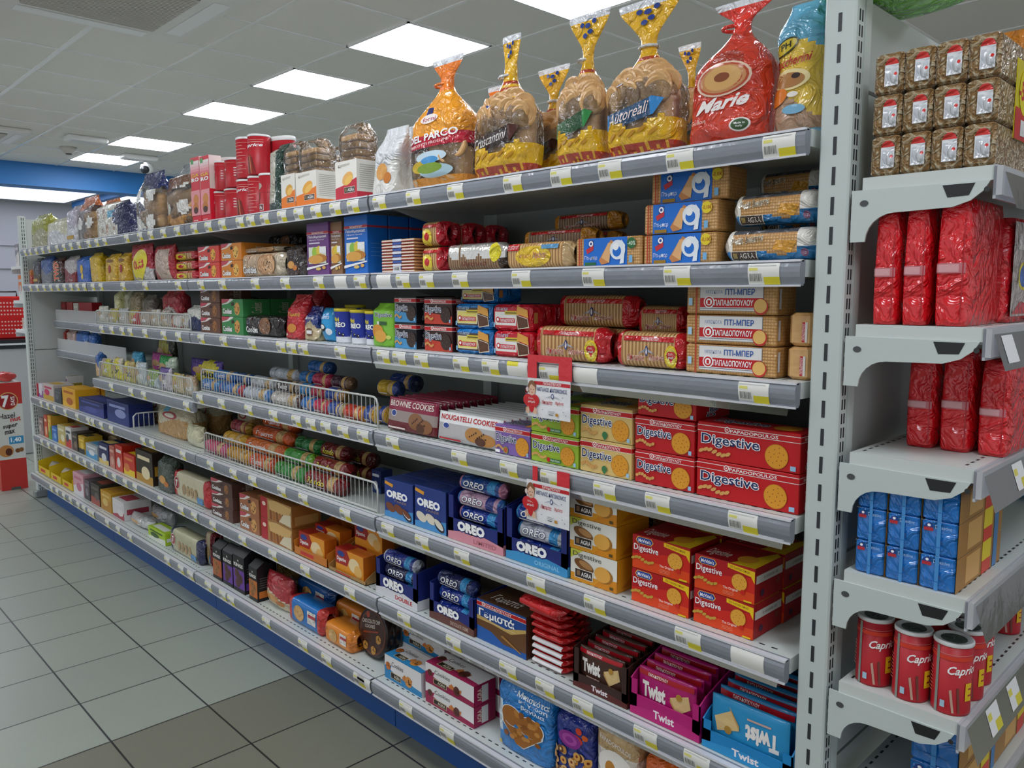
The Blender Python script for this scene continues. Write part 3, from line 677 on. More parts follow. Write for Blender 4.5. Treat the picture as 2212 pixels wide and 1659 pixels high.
@design
def pti_pap(w, h, d=.07):
    m = MB(); m.box(0, w, 0, d, 0, h, 'knobs', .003); f = Face(m, lambda u, v, e: (u*w, -e, v*h), w, h, e=.0006)
    f.rect(.11, 0, .13, 1, '#c04a2c'); f.rect(.16, .12, .86, .97, '#8a8f9c'); f.rect(.165, .135, .855, .955, '#e6e4e2')
    f.rect(.165, .24, .855, .56, '#c4161c'); f.rect(.165, .19, .855, .21, '#5a6478'); f.text('ΜΠΙΣΚΟΤΑ', .23, .70, .42, .82, '#8aa0c8', off=0); f.text('ΠΤΙ-ΜΠΕΡ', .45, .66, .77, .86, '#2a5cac', off=.02)
    f.disc(.27, .42, .21, '#ffffff'); f.disc(.27, .42, .17, '#c4161c'); f.disc(.27, .42, .12, '#ffffff'); f.rect(.255, .34, .285, .48, '#c4161c')
    f.text(PAP, .33, .30, .76, .50, '#ffffff', off=.02); f.disc(.84, .27, .26, '#c4302c'); f.disc(.835, .30, .23, '#e8b868'); f.rect(.035, .3, .08, .56, '#a8d0ec')
    r = Face(m, lambda u, v, e: (w+e, u*d, v*h), d, h, e=.0006); r.rect(.1, .2, .2, .85, '#c8c8d0')
    return m
@design
def pti_end(w, h, d=.2):
    m = MB(); m.box(0, w, 0, d, 0, h, 'baked', .006); f = Face(m, lambda u, v, e: (u*w, -e, v*h), w, h, e=.0008)
    f.rect(.56, .12, .78, .72, '#e6e0dc'); f.rect(.56, .12, .68, .72, '#c4202c'); f.vtext(PAP, .57, .18, .67, .68, '#ffffff', off=0)
    return m
def slab(w, h, d, endc, midc, deco, fin=.09, u0=.13, u1=.87, nn=4, k='w', amp=.03, cut=None):
    pr = prof_slab(w, d, h, fin, nn)
    m, lf = bag(w, d, h, pr, lambda u, v, fr: (cut(u, v, fr) if cut else None) or ('w'+endc if u < u0 or u > u1 else midc), deco, amp=amp, axis='x', nT=30, nf=16, k=k); return m
@design
def miranta(w, h, d=.065, end='#c41420', mid='ridges', deco=1, lab='Μιράντα'):
    def dc(f):
        f.rect(.17, .74, .86, .88, '#c4161c'); f.text(PAP, .42, .765, .66, .855, '#ffffff', off=.01)
        f.text('Μπισκότα', .22, .20, .47, .38, '#b8141c', out='#f6e6d4', shear=.35, off=.0); f.text('Μιράντα', .53, .20, .76, .38, '#b8141c', out='#f6e6d4', shear=.35, off=.0)
        f.poly([(.38, .40), (.5, .56), (.62, .40), (.5, .46)], '#a8a8b0'); f.ell(.5, .48, .022, .14, '#2a3c78'); f.ell(.5, .48, .012, .09, '#e8e0e0')
        if deco == 1:
            f.ell(.83, .36, .085, .30, '#e8c81c'); f.ell(.83, .36, .065, .23, '#f2e060'); f.disc(.815, .40, .10, '#cc1c20'); f.disc(.85, .40, .10, '#cc1c20'); f.poly([(.79, .38), (.875, .38), (.833, .18)], '#cc1c20')
            f.text('Στον...', .80, .40, .86, .46, '#ffffff', off=0); f.text('μαμά', .80, .30, .865, .38, '#ffffff', off=.02)
    return slab(w, h, d, end, mid, dc)
@design
def miranta_yel(w, h, d=.06):
    def dc(f): f.ell(.47, .46, .27, .40, '#e8c020'); f.text('ΜΠΙΣΚΟΤΑ', .26, .40, .45, .54, '#a83018', off=.01); f.text('Μιράντα', .47, .34, .67, .62, '#b8141c', out='#f6e6a4', shear=.3); f.rect(0.02, .7, .25, .95, '#c4161c'); f.text(PAP, .05, .75, .24, .88, '#ffffff', off=0); f.rect(.6, .72, .85, .88, '#5a9ac8')
    return slab(w, h, d, '#c8a878', 'ridges', dc, .08, .0, .9)
@design
def silver_pack(w, h, d=.06):
    def dc(f): f.text('Μιράντα', .3, .1, .75, .34, '#7a2018', shear=.3, off=0); f.ell(.88, .62, .08, .35, '#e8d820')
    return slab(w, h, d, '#3a2a20', 'ridges_dark', dc, .08, .06, .94, cut=lambda u, v, fr: 'm#f0eeea' if fr and v > .42 and (u*7 % 1) < .93 and v > .42+.14*math.sin(u*23) else None)
@design
def agra_petit(w, h, d=.065):
    def cut(u, v, fr):
        if v < .30+.12*math.sin(u*5+1.5)*(u > .5): return 'w#1f78b4'
        if u > .80: return 'w#e9e4dc' if v > .45 else 'w#1f78b4'
        if u < .12: return 'w#ebe6da'
        if v > .86: return 'w#55565a'
        return 'knobs'
    def dc(f): f.poly([(.56, .34), (.6, .62), (.80, .56), (.74, .22)], '#d99a2c'); f.text('Petit beurre', .13, .52, .46, .74, '#6a5844', out='#efe2c6', off=0, up=.10); f.rect(.12, .04, .40, .32, '#e8e0d0'); f.rect(.13, .06, .39, .30, '#3c2418'); f.rect(.145, .1, .19, .26, '#a08a4a'); f.text('AGRA', .21, .10, .37, .26, '#f4f0e8', off=.01); f.disc(.88, .22, .12, '#7a4a6c')
    return slab(w, h, d, '#ffffff', 'knobs', dc, .10, 0, 1, 3.4, cut=cut, amp=.05)
@design
def choc_block(w, h, d=.09, bg='#1f7ecb', lab='#e8d878', body='#4a3226'):
    m = MB(); m.box(0, w, 0, d, 0, h, 'w'+bg, .006); f = Face(m, lambda u, v, e: (u*w, -e, v*h), w, h, e=.0006, k='p')
    f.rect(.03, .14, .94, .84, body if body != bg else bg); f.rect(.06, .2, .62, .72, '#f0ece4'); f.rect(.075, .22, .61, .70, lab); f.text('ΠΤΙ-ΜΠΕΡ', .10, .76, .4, .88, '#bcd8f0', off=.01)
    f.rect(.12, .30, .59, .48, '#c4202c'); f.text(PAP, .2, .33, .57, .45, '#ffffff', off=.01); f.disc(.14, .42, .11, '#c4202c'); f.disc(.14, .42, .06, '#ffffff'); f.rect(.33, .62, .72, .76, '#d8c030'); f.rect(.35, .66, .70, .70, '#4a3a20')
    f.poly([(.66, .96), (.92, .8), (.94, .5), (.64, .66)], '#e0a040'); f.poly([(.62, .62), (.93, .48), (.96, .14), (.68, .06)], '#e8d8c0'); f.poly([(.64, .59), (.92, .46), (.94, .17), (.69, .09)], '#5a341c'); f.rect(.03, .12, .07, .3, '#8abce0')
    r = Face(m, lambda u, v, e: (w+e, u*d, v*h), d, h, e=.0006, k='p'); r.rect(.1, .3, .24, .7, '#c88a4a')
    return m
@design
def red_small(w, h, d=.09):
    def dc(f): f.ell(.35, .35, .26, .34, '#e8d030'); f.disc(.35, .38, .16, '#cc1c20'); f.rect(.1, .74, .9, .86, '#c4161c')
    return slab(w, h, d, '#c41428', 'ridges', dc, .14, .10, .80)
@design
def strip_stack(w, h, d=.09, n=11):
    m = MB(); q = h/n
    for i in range(n):
        m.box(.002, w-.002, 0, d, i*q+.0008, i*q+q*.84, 'ridges' if i % 2 else 'baked', .001); m.box(.004, w-.004, -.001, d, i*q+q*.3, i*q+q*.62, 'c#e8ddd6'); m.box(.003, w-.003, -.0006, d, i*q+q*.02, i*q+q*.28, 'c#a83c30')
        m.box(w*.36, w*.62, -.002, d, i*q+.001, i*q+q*.9, 'c#3a58a0' if i % 2 else 'c#d8dce8')
    f = Face(m, lambda u, v, e: (u*w, -.0022-e, v*h), w, h); f.rect(.38, .06, .60, .18, '#f0f0f0')
    for k in range(7): f.rect(.40+k*.026, .07, .412+k*.026, .16, '#222222')
    return m
@design
def tall_box(w, h, d=.10, bg='#1466c0', pic='#8ab84a', side=None):
    def front(f):
        f.rect(0, .78, 1, .82, '#f4efe8'); f.rect(0, .785, 1, .83, '#b4242c'); f.text(PAP, .25, .79, .8, .822, '#ffffff', off=.01)
        f.text('Πολυδημητριακά', .08, .70, .92, .76, '#f4f0f4', off=.02); f.text('Μπισκότα Πρωινού', .12, .655, .80, .69, '#e8e4ec', off=0); f.rect(.12, .60, .62, .625, '#d8d4e0')
        f.rect(.10, .22, .90, .54, '#d8dccc'); f.disc(.38, .44, .10, pic); f.disc(.58, .46, .10, '#d8c040'); f.rect(.6, .42, .9, .54, '#e8e8e8'); f.ell(.62, .32, .32, .08, '#b87830'); f.ell(.42, .30, .34, .085, '#daa04a'); f.poly([(0, .10), (1, .2), (1, .22), (0, .15)], '#f0f0f0'); f.ell(.55, .12, .12, .03, '#d8b868'); f.ell(.8, .14, .08, .03, '#e0a858')
    m = card(w, d, h, bg, front, lambda f: (f.rect(0, .785, 1, .82, '#a83040'), [f.rect(.15, .3+i*.07, .8, .31+i*.07, '#5a8ac8' if bg == '#1466c0' else '#8a7a9a') for i in range(4)]))
    return m
@design
def cookies_box(w, h, d=.14, bg='#c8302c', cc='#d8963c'):
    def front(f):
        f.rect(0, .0, 1, 1, bg); f.poly([(0, .72), (.35, .9), (.4, 1), (0, 1)], '#c4485a'); f.poly([(.02, .66), (.3, .74), (.55, .95), (.56, 1), (.40, 1), (.25, .8), (.02, .72)], '#e8e0dc')
        chips(f, .73, .46, .36, cc, seed=3); f.poly([(.48, .6), (.6, .66), (.58, .84), (.46, .78)], '#40241a'); f.text('Cookies', .06, .14, .48, .46, '#ffffff', out='#6a4a40', off=.03)
    return card(w, d, h, bg, front, lambda f: (f.rect(.0, 0, 1, 1, bg), f.vtext('Cookies', .3, .2, .7, .8, '#d8c8b8', off=0)), lambda f: chips(f, .7, .5, .3, cc))
@design
def cookies_pack(w, h, d=.07, bg='#b89878', dark=0):
    def dc(f):
        f.text('Cookies', .08, .16, .42, .46, '#ffffff', out='#4a3830', off=.03); f.poly([(0.03, .72), (.25, .76), (.25, .88), (.03, .9)], '#c83c50')
        for i in range(4 if not dark else 2):
            f.ell(.60+i*.05, .5-.0*i, .14, .40, '#6a4020' if dark else '#a8703c'); f.ell(.605+i*.05, .5, .13, .37, '#8a5a34' if dark else '#d8a878')
        for i in range(9): a = i*2.4; f.ell(.70+.09*math.cos(a)*(i/9), .5+.25*math.sin(a)*(i/9)**.5, .012, .035, '#3a2014', n=6, rings=1)
    m = slab(w, h, d, '#1c1614' if dark else '#c8b8a0', 'w#241c1a' if dark else 'w#c4a888', dc, .07, .02, .86, 4); return m
@design
def tubs(w, h, d=None):
    t = empty('mini_cookie_tub', (0, 0, 0)); r = w/2; m = MB(); c = (r, r)
    m.lathe([(r*.82, 0), (r*.84, .002), (r*.93, h*.86)], 'c#e8eaf0', 28, c)
    f = Face(m, lambda u, v, e: (r-(r*(.82+.11*v)+e)*math.cos(.15+u*2.84), r-(r*(.82+.11*v)+e)*math.sin(.15+u*2.84), v*h*.86), r*2.9, h*.86, e=.0006); f.curved = True
    f.rect(0, .08, 1, .99, '#24379c'); f.poly([(0, .08), (1, .08), (1, .40), (.6, .5), (.3, .34), (0, .42)], '#4aa0dc'); f.rect(0, .02, 1, .2, '#e4e6ee'); f.poly([(0, .2), (1, .2), (1, .26), (.5, .34), (0, .24)], '#e4e6ee')
    f.text('Mini', .30, .68, .58, .82, '#f0e040', off=.03); f.text('OREO', .24, .50, .80, .66, '#ffffff', out='#16246c', off=.04)
    for a, b in ((.35, .38), (.56, .30), (.30, .22), (.7, .26)): f.disc(a, b, .055, '#16141c'); f.disc(a+.02, b+.01, .02, '#e8e8e8')
    obj('cup', m, t); m = MB(); m.lathe([(r*.96, h*.86), (r*1.0, h*.865), (r*1.0, h*.93), (r*.94, h*.94), (r*.9, h*.925), (0.001, h*.925)], 's#e6d22c', 28, c); obj('lid', m, t); return t
# --- standing soft bags
def two(f, a): [f.rect(*q) for q in a]
@design
def gbag(w, h, d=.05, c1='#6fb02c', c2=None, deco=None, seed=1, prof='gusset', top=.8, k='w', amp=.07):
    pr = {'gusset': prof_gusset(w, d, top), 'pillow': prof_pillow(w, d), 'knot': prof_knot(w, d)}[prof]
    c2 = c2 or c1; rd = random.Random(seed); ph = rd.random()*6
    def paint(u, v, fr):
        if callable(c1): return c1(u, v, fr)
        return (k+c1) if (v+.12*math.sin(u*5+ph) > .45) else (k+c2)
    m, lf = bag(w, d, h, pr, paint, DECO.get(deco), amp=amp, seed=seed*3.1, nT=22, nf=18)
    return shift(m, w/2)
def shift(m, dx): m.v = [(x+dx, y, z) for x, y, z in m.v]; return m
DECO = {}
DECO['green_dig'] = lambda f: (f.text('Digestive', .2, .66, .92, .78, '#203a7c', out='#f0f0e8', shear=.2), f.rect(.32, .50, .72, .58, '#2a5a2c'), f.rect(.30, .50, .40, .58, '#d8e0d0'), f.ell(.32, .36, .26, .15, '#d8922c'), f.ell(.46, .24, .26, .14, '#e0a43c'), f.ell(.8, .22, .1, .05, '#c8d060'))
DECO['cream'] = lambda f: (f.text('Baronie', .15, .62, .8, .72, '#e8e8f0', shear=.3), f.ell(.5, .25, .25, .12, '#6a4426'), f.rect(.3, .2, .7, .3, '#f0f0f0'))
DECO['blueb'] = lambda f: (f.text('Γεμιστά', .1, .66, .8, .78, '#e8f0f8', shear=.2), f.ell(.4, .42, .22, .12, '#241c20'), f.ell(.42, .44, .16, .07, '#f0f0f0'), f.ell(.75, .3, .14, .1, '#e8f0f8'))
DECO['redb'] = lambda f: (f.text('Γεμιστά', .2, .5, .85, .6, '#f0c040', shear=.2), f.ell(.45, .25, .25, .1, '#d88a2c'), f.disc(.2, .1, .03, '#f0e8d8'))
DECO['m_m'] = lambda f: (f.ell(.5, .74, .3, .06, '#8a6030'), f.disc(.5, .45, .14, '#a83020'))
DECO['bluefig'] = lambda f: (f.disc(.5, .5, .16, '#e8b82c'), f.disc(.55, .24, .12, '#f0d060'))
DECO['twix'] = lambda f: f.vtext('TWIX', .3, .1, .75, .9, '#d83c20', out='#f0d8a0', off=.03)
DECO['stripe'] = lambda f: (f.rect(.1, .1, .8, .2, '#c8a040'))
DECO['swirl'] = lambda f: (f.ell(.45, .35, .22, .12, '#d89a4c'), f.ell(.7, .25, .14, .08, '#c87830'))
# --- the big tied biscuit bags
def tied(w, h, d, scheme, name_txt, rib, seed, fanc='#f0b81c', neck=.70, fan=.40, biscuits='baked', logo=1):
    t = empty('biscuit_bag', (0, 0, 0)); pr = prof_knot(w, d, neck, fan)
    def paint(u, v, fr):
        if v > .965: return 'w#e4e6ec'
        if v > neck-.045: return 'w'+fanc
        if scheme == 'cuore':
            if v > neck-.17: return 'w#b8401c' if int(v*44) % 2 else 'w#e8b428'
            if v < .10: return 'w#b03418' if int(u*34+v*20) % 4 else 'w#e0a828'
            if v < .21 + .03*math.sin(u*9): return 'w#e4b41c'
            return 'film'
        if scheme == 'three':
            if v > .42: return 'w#f4a01c'
            if v > .31: return 'w#c81c38'
            if v < .10: return 'w#e8982a'
            return 'film'
        if scheme == 'red': return 'w#d8402a' if v < .34 else ('w#a8341e' if (u-.5)**2*3+(v-.45)**2*6 < .22 else 'w#cc3a28')
        return 'w#e8c040'
    def deco(f):
        if scheme == 'cuore':
            f.poly([(.08, .205), (.80, .275), (.80, .245), (.93, .30), (.88, .335), (.93, .385), (.80, .335), (.08, .29)] if False else [(.06, .20), (.78, .25), (.90, .34), (.76, .36), (.06, .30)], rib)
            f.text(name_txt, .11, .215, .72, .285, '#f4ece4', shear=.35, off=0, up=.055)
            for i in range(5): f.ell(.18+i*.15, .15+.02*(i % 2), .07, .012, '#b88418', rot=.5, rings=2)
            if logo: f.ell(.30, neck-.18, .15, .045, '#e8ecf4', rot=.5, rings=3); f.ell(.30, neck-.18, .13, .035, '#1f3f8c', rot=.5, rings=3); f.text('Midi', .24, neck-.195, .36, neck-.165, '#f0d060', off=0, up=.02)
            for a, b in ((.38, .86), (.60, .88), (.5, .92), (.30, .93), (.70, .94)): f.ell(.5+(a-.5)*fan*1.6*(b-neck)/(1-neck), b, .05*min(1, fan*2), .016, '#24408c', rings=2)
        elif scheme == 'three':
            f.text('B', .38, .56, .50, .62, '#22306c', off=.05); f.ell(.45, .53, .16, .035, '#f4e8e0'); f.text('forni', .34, .51, .58, .545, '#a83048'); f.text('DEL PARCO', .06, .36, .92, .415, '#ffffff', off=.03, up=.02); f.text('BISCOTTI FROLLINI', .1, .325, .8, .345, '#f0d8d8', up=.02)
            f.ell(.52, .24, .26, .045, '#c8dce8'); f.ell(.40, .17, .24, .05, '#c8a828'); f.ell(.60, .13, .28, .05, '#a8c4d0'); f.ell(.5, .215, .15, .03, '#3c90cc'); f.ell(.5, .155, .22, .04, '#7a9a2c'); f.rect(.15, .04, .2, .08, '#c8b8a0')
        elif scheme == 'red':
            for i in range(3): f.ell(.50, .44, .36-.03*i, .115-.012*i, ['#e8c8b0', '#b84a2c', '#c88a58'][i], rings=4)
            f.ell(.50, .445, .24, .08, '#d8a868', rings=4); f.ell(.5, .45, .10, .03, '#8a4a28'); f.text('Marie', .18, .22, .86, .31, '#f8f0ec', shear=.4, off=.03, up=.03); f.text('Gullon', .1, .16, .35, .19, '#f0c8b8'); f.ell(.78, .12, .12, .045, '#f0ece8', rings=3); f.ell(.78, .12, .10, .036, '#3c5a34', rings=3); f.text('Made in', .72, .122, .84, .136, '#ffffff'); f.text('Italy', .74, .10, .82, .116, '#ffffff')
    m, lf = bag(w, d, h, pr, paint, deco, amp=.09, seed=seed, nT=44, nf=30, e=.0018); shift(m, w/2); obj('bag_film', m, t)
    if scheme != 'red':
        pr2 = lambda q: (pr(q)[0]*.86, pr(q)[1]*.64, pr(q)[2], pr(q)[3]); lo = Loft(h, w, pr2, 'z', .05, 18, seed); lo.prof = lambda q: pr2(min(q, neck-.05)); mm = MB()
        v1 = .30 if scheme == 'three' else neck-.17
        lo2 = Loft(h*v1, w, lambda q: pr2(.01+q*v1*.99), 'z', .05, 18, seed); lo2.mesh(mm, lambda u, v, fr: biscuits, nT=14)
        heap = biscuit_heap(lf, .10 if scheme == 'three' else .40, v1, (.028), 48 if scheme != 'three' else 16, seed, biscuits, inset=.010); o = len(mm.v); mm.v += heap.v
        for f_, mi in zip(heap.f, heap.m): mm.f.append([o+a for a in f_]); mm.m.append(mm.mat([k for k, i in heap.mi.items() if i == mi][0])); mm.sm.append(False)
        shift(mm, w/2); b_ = obj('biscuits', mm, t); b_['kind'] = 'stuff'
    m = MB(); a, b, n, cq = pr(neck+.005); m.tube([(w/2+a*1.15*math.cos(i*PI/6), cq+b*1.2*math.sin(i*PI/6), h*(neck+.004)) for i in range(13)], .0035, 'w#d8dce0' if scheme == 'cuore' else 'w'+fanc, 6, False); obj('tie', m, t)
    return t
@design
def cuore(w, h, d=.10, txt='Autoreali', rib='#2c86cc', seed=1, **k): return tied(w, h, d, 'cuore', txt, rib, seed, **k)
@design
def three(w, h, d=.10, seed=2): return tied(w, h, d, 'three', '', '', seed, fanc='#f4801c', neck=.80, fan=.28)
@design
def marie_bag(w, h, d=.10, seed=5): return tied(w, h, d, 'red', '', '', seed, fanc='#e83a2c', neck=.82, fan=.42)
@design
def zuccherini(w, h, d=.11):
    def paint(u, v, fr):
        if v > .66+.05*math.sin(u*4): return 'w#6cb8dc'
        if v > .24+.25*(.55-u)*-1*0 + .10*math.sin(u*4+1): return 'w#ecc648'
        if v < .06: return 'w#86bcd8'
        return 'w#b89478'
    def dc(f):
        f.ell(.30, .66, .26, .055, '#3a3a20', rot=.35, rings=3); f.ell(.30, .66, .23, .043, '#d8c030', rot=.35, rings=3); f.text('PH', .22, .635, .42, .68, '#2a2a18', off=.03, up=.02)
        f.text('Zuccherini', .02, .505, .78, .57, '#b82030', shear=.4, off=.01, up=.03); f.ell(.40, .42, .36, .075, '#f0dca0', rings=4); f.ell(.38, .415, .30, .055, '#b07a44', rings=4); f.ell(.52, .44, .08, .02, '#3a2a28'); f.ell(.18, .30, .2, .06, '#e07a24', rot=.4, rings=3); f.ell(.47, .31, .10, .02, '#f0e8e0'); f.ell(.5, .2, .2, .035, '#7ab0d0')
    def pr(t): q = ss(.72, 1, t); return w/2*(.92+.08*math.sin(t*9))*(1-.35*q), d/2*(.7+.3*ss(0, .15, t))*(1-.8*q), 3, d/2
    m, lf = bag(w, d, h, pr, paint, dc, amp=.10, seed=9, nT=36, nf=28); return shift(m, w/2)
@design
def sleeve_pack(w, h, d=.08, c='#e87a1c', c2='#e8e4dc', pic='#e8a83c'):
    t = empty('cracker_bag', (0, 0, 0)); m = MB()
    n = 9; hh = h*.86
    for i in range(n): m.box(w*.12, w*.88, d*.12, d*.88, .004+i*hh/n, .004+(i+.8)*hh/n, 'baked', .003)
    o = obj('crackers', m, t)
    pr = lambda q: (w/2*(1-.12*ss(.86, 1, q)), d/2*(1-.6*ss(.85, 1, q)), 5, d/2); mm, lf = bag(w, d, h, pr, lambda u, v, fr: 'film', None, amp=.04, seed=4, nT=20); obj('clear_film', shift(mm, w/2), t)
    m = MB(); hs = h*.52; m.box(-.002, w+.002, -.002, d+.002, h*.03, hs, 'c'+c2)
    f = Face(m, lambda u, v, e: (-.002+u*(w+.004), -.002-e, h*.03+v*(hs-h*.03)), w, hs); f.rect(0, 0, 1, .30, c); f.poly([(0, .3), (1, .3), (1, .52), (.4, .36)], c); f.ell(.58, .52, .26, .16, pic, rot=.4); f.ell(.64, .48, .2, .10, '#f0c060', rot=.4); f.text('Κριτσίνια', .15, .82, .7, .92, '#9a9488', off=0, up=.03)
    f.rect(.42, .14, .92, .30, '#e8e0d4'); f.rect(.43, .15, .91, .29, '#2c1c14'); f.text('AGRA', .58, .175, .88, .265, '#ffffff', off=.01); f.rect(.47, .18, .54, .27, '#8a7a50')
    r = Face(m, lambda u, v, e: (w+.002+e, -.002+u*(d+.004), h*.03+v*(hs-h*.03)), d, hs)
    r.rect(0, .0, 1, .16, c)
    for i in range(12): r.rect(.1, .25+i*.055, .9, .265+i*.055, '#a8a49c')
    obj('paper_sleeve', m, t); return t
@design
def tall_can(w, h, d=None, c='#b4202c', style='caprice', lid='#e8e8e8'):
    t = empty('wafer_can', (0, 0, 0)); r = w/2; m = MB(); m.lathe([(r*.97, 0), (r*.98, .004), (r*.98, h*.955)], 'c'+c, 28, (r, r))
    f = Face(m, lambda u, v, e: (r-(r*.98+e)*math.cos(.1+u*2.94), r-(r*.98+e)*math.sin(.1+u*2.94), v*h*.95), r*2.9, h*.95, e=.0005); f.curved = True
    if style == 'caprice':
        f.rect(0, .90, 1, .905, '#e8c8b8'); f.rect(0, .84, 1, .85, '#e8c8b8'); f.text('Caprice', .18, .68, .98, .80, '#ffffff', shear=.35, off=.02, up=.02)
        for i in range(7): f.poly([(.30+i*.07, .04), (.33+i*.07, .04), (.36+i*.045, .46+.03*(i % 3)), (.33+i*.045, .46+.03*(i % 3))], ['#5a2a1c', '#c89060', '#7a3c24'][i % 3])
    elif style == 'light': 
        f.rect(0, .90, 1, .905, '#e8c8b8'); f.text('Caprice', -.0, .60, .50, .72, '#ffffff', shear=.35, off=.02); f.disc(.32, .44, .115, '#7ab83c'); f.text('-30%', .2, .42, .44, .47, '#e8f4d8'); f.poly([(.2, .03), (.3, .03), (.34, .32), (.28, .32)], '#c09080')
        for i in range(4): f.ell(.78, .7-.09*i, .04, .02, '#e8c8c8')
    elif style == 'info':
        for i in range(9): f.rect(.35, .82-i*.085, .7+.1*(i % 2), .832-i*.085, '#e0a8a0')
        f.rect(0, .90, 1, .905, '#e8c8b8'); f.rect(.18, .06, .28, .18, '#e8e0e0')
    elif style == 'agra':
        f.rect(0, .55, 1, .57, '#a83038'); f.ell(.30, .73, .28, .10, '#b8a898', rings=4); f.ell(.26, .48, .2, .14, '#7a3c24'); f.rect(.04, .10, .62, .27, '#e8e0d8'); f.rect(.06, .115, .60, .255, '#6a1c20'); f.text('AGRA', .1, .14, .56, .23, '#ffffff', off=.02)
        for i in range(10): f.rect(.60+i*.04, .2, .604+i*.04, .95, '#9a2430')
    elif style == 'promo':
        f.rect(0, .88, 1, .885, '#e8a898'); f.rect(0, .80, 1, .86, '#d8402c'); f.rect(.30, 0, .36, .98, '#8a9088'); f.text('Caprice', .52, .56, 1.12, .72, '#ffffff', shear=.35, off=.02, up=.03); f.poly([(.62, .04), (.66, .04), (.60, .38), (.56, .36)], '#c8a090'); f.poly([(.72, .04), (.76, .04), (.72, .42), (.68, .4)], '#7a4038')
        f.text('Ε', .84, .22, .98, .48, '#e8c020', off=.08); f.rect(.42, .10, .5, .2, '#a8c8dc'); [f.rect(.06, .62-.05*i, .24, .635-.05*i, '#d86a60') for i in range(8)]
    obj('can', m, t); m = MB(); m.lathe([(r, h*.945), (r*1.01, h*.95), (r*1.01, h*.985), (r*.97, h), (r*.90, h*.998), (r*.88, h*.985), (.001, h*.985)], 's'+lid, 28, (r, r)); 
    if style == 'promo': m.lathe([(r*.66, h*.9855), (.001, h*.9862)], 'p#3c4a44', 20, (r, r), False)
    obj('lid', m, t); return t
@design
def mikado(w, h, d=.02):
    def front(f):
        for i in range(8): f.rect(0, .62+i*.04, 1, .66+i*.04, ['#d81c30', '#dc3444', '#e25463', '#e87684', '#ee99a4', '#f2b8be', '#f4d2d4', '#f4e6e4'][i])
        f.rect(.1, .9, .4, .97, '#4a9a4c'); f.text('GA', .1, .70, .95, .75, '#f0c820', off=.02); f.text('RO', .1, .63, .95, .69, '#ffffff', off=.04)
        f.poly([(0, .12), (1, .12), (1, .5), (0, .5)], '#ec9aa0'); f.ell(.55, .36, .30, .08, '#d88a3c'); f.ell(.5, .24, .3, .08, '#c87828'); f.ell(.5, .20, .26, .05, '#4a2818'); f.rect(.2, .04, .7, .055, '#f0c0c0')
    return card(w, d, h, '#d81c34', front, lambda f: f.rect(0, .5, 1, 1, '#e8d0cc'))
@design
def clearbag(w, h, d=.07, c='#c8904c', tint='#eceae4', acc='#1f2c66', seed=1, prof='gusset', items=7):
    """clear film bag with baked pieces showing"""
    t = empty('pastry_bag', (0, 0, 0)); pr = {'gusset': prof_gusset(w, d, .62), 'pillow': prof_pillow(w, d)}[prof]; rd = random.Random(seed)
    def paint(u, v, fr):
        if v > .74+.06*math.sin(u*6+seed): return 'w'+acc
        return 'w'+tint if math.sin(u*11+seed*2)+math.sin(v*13+seed) > .75 else 'film'
    m, lf = bag(w, d, h, pr, paint, None, amp=.14, seed=seed*2.3, nT=22, nf=18); obj('bag_film', shift(m, w/2), t); m = MB()
    for i in range(items):
        x = w*(.22+.56*rd.random()); z = h*(.12+.56*i/items); a = rd.uniform(-.5, .5); L = w*.30; p0 = Vector((x-L*math.cos(a), d*.5, z-L*math.sin(a)*.6)); p1 = Vector((x+L*math.cos(a), d*.5, z+L*math.sin(a)*.6))
        for p in (p0, p1): p.x = min(max(p.x, w*.12), w*.88); p.z = max(p.z, d*.3)
        m.tube([p0, p0.lerp(p1, .3)+Vector((0, -.1*d, .0)), p0.lerp(p1, .7)+Vector((0, -.1*d, 0)), p1], d*.27, 'baked' if rd.random() > .4 else 'w'+c, 10)
    obj('pastries', m, t); return t
@design
def rollpack(w, h, d=None, c='#2c86cc', end='#1c5a9c', txt='Μίνι', tc='#ffffff', c3='#e8b060', axis='x'):
    r = h/2; m = MB(); pr = prof_roll(w, r, .06); lf = Loft(w, h, pr, 'x', .02, 30)
    lf.mesh(m, lambda u, v, fr: 'w'+(end if u < .07 or u > .93 else (c3 if .66 < u < .82 and v > .2 else c)), nT=24, nf=14)
    f = lf.face(m, 'p', .0012); f.text(txt, .14, .36, .60, .74, tc, out='#20202a' if tc != '#ffffff' else ('#16246c' if txt == 'OREO' else None), shear=.2, off=.02); f.rect(.1, .2, .6, .28, '#e8e4e0'); return m
@design
def crisp(w, h, d=.05, c='#6a3ca8', c2='#e8d820', txt='40', seed=1):
    pr = prof_pillow(w, d); rd = random.Random(seed)
    m, lf = bag(w, d, h, pr, lambda u, v, fr: 'w'+(c if math.sin(u*5+seed)+v*2 > 1.1 else c2), lambda f: (f.ell(.4, .55, .22, .14, '#c8a070', rings=3), f.text(txt, .5, .3, .85, .5, '#1a1a20' if c2 == '#e8d820' else '#f0f0f0', off=.04)), amp=.12, seed=seed*1.7, nT=18, nf=14); return shift(m, w/2)
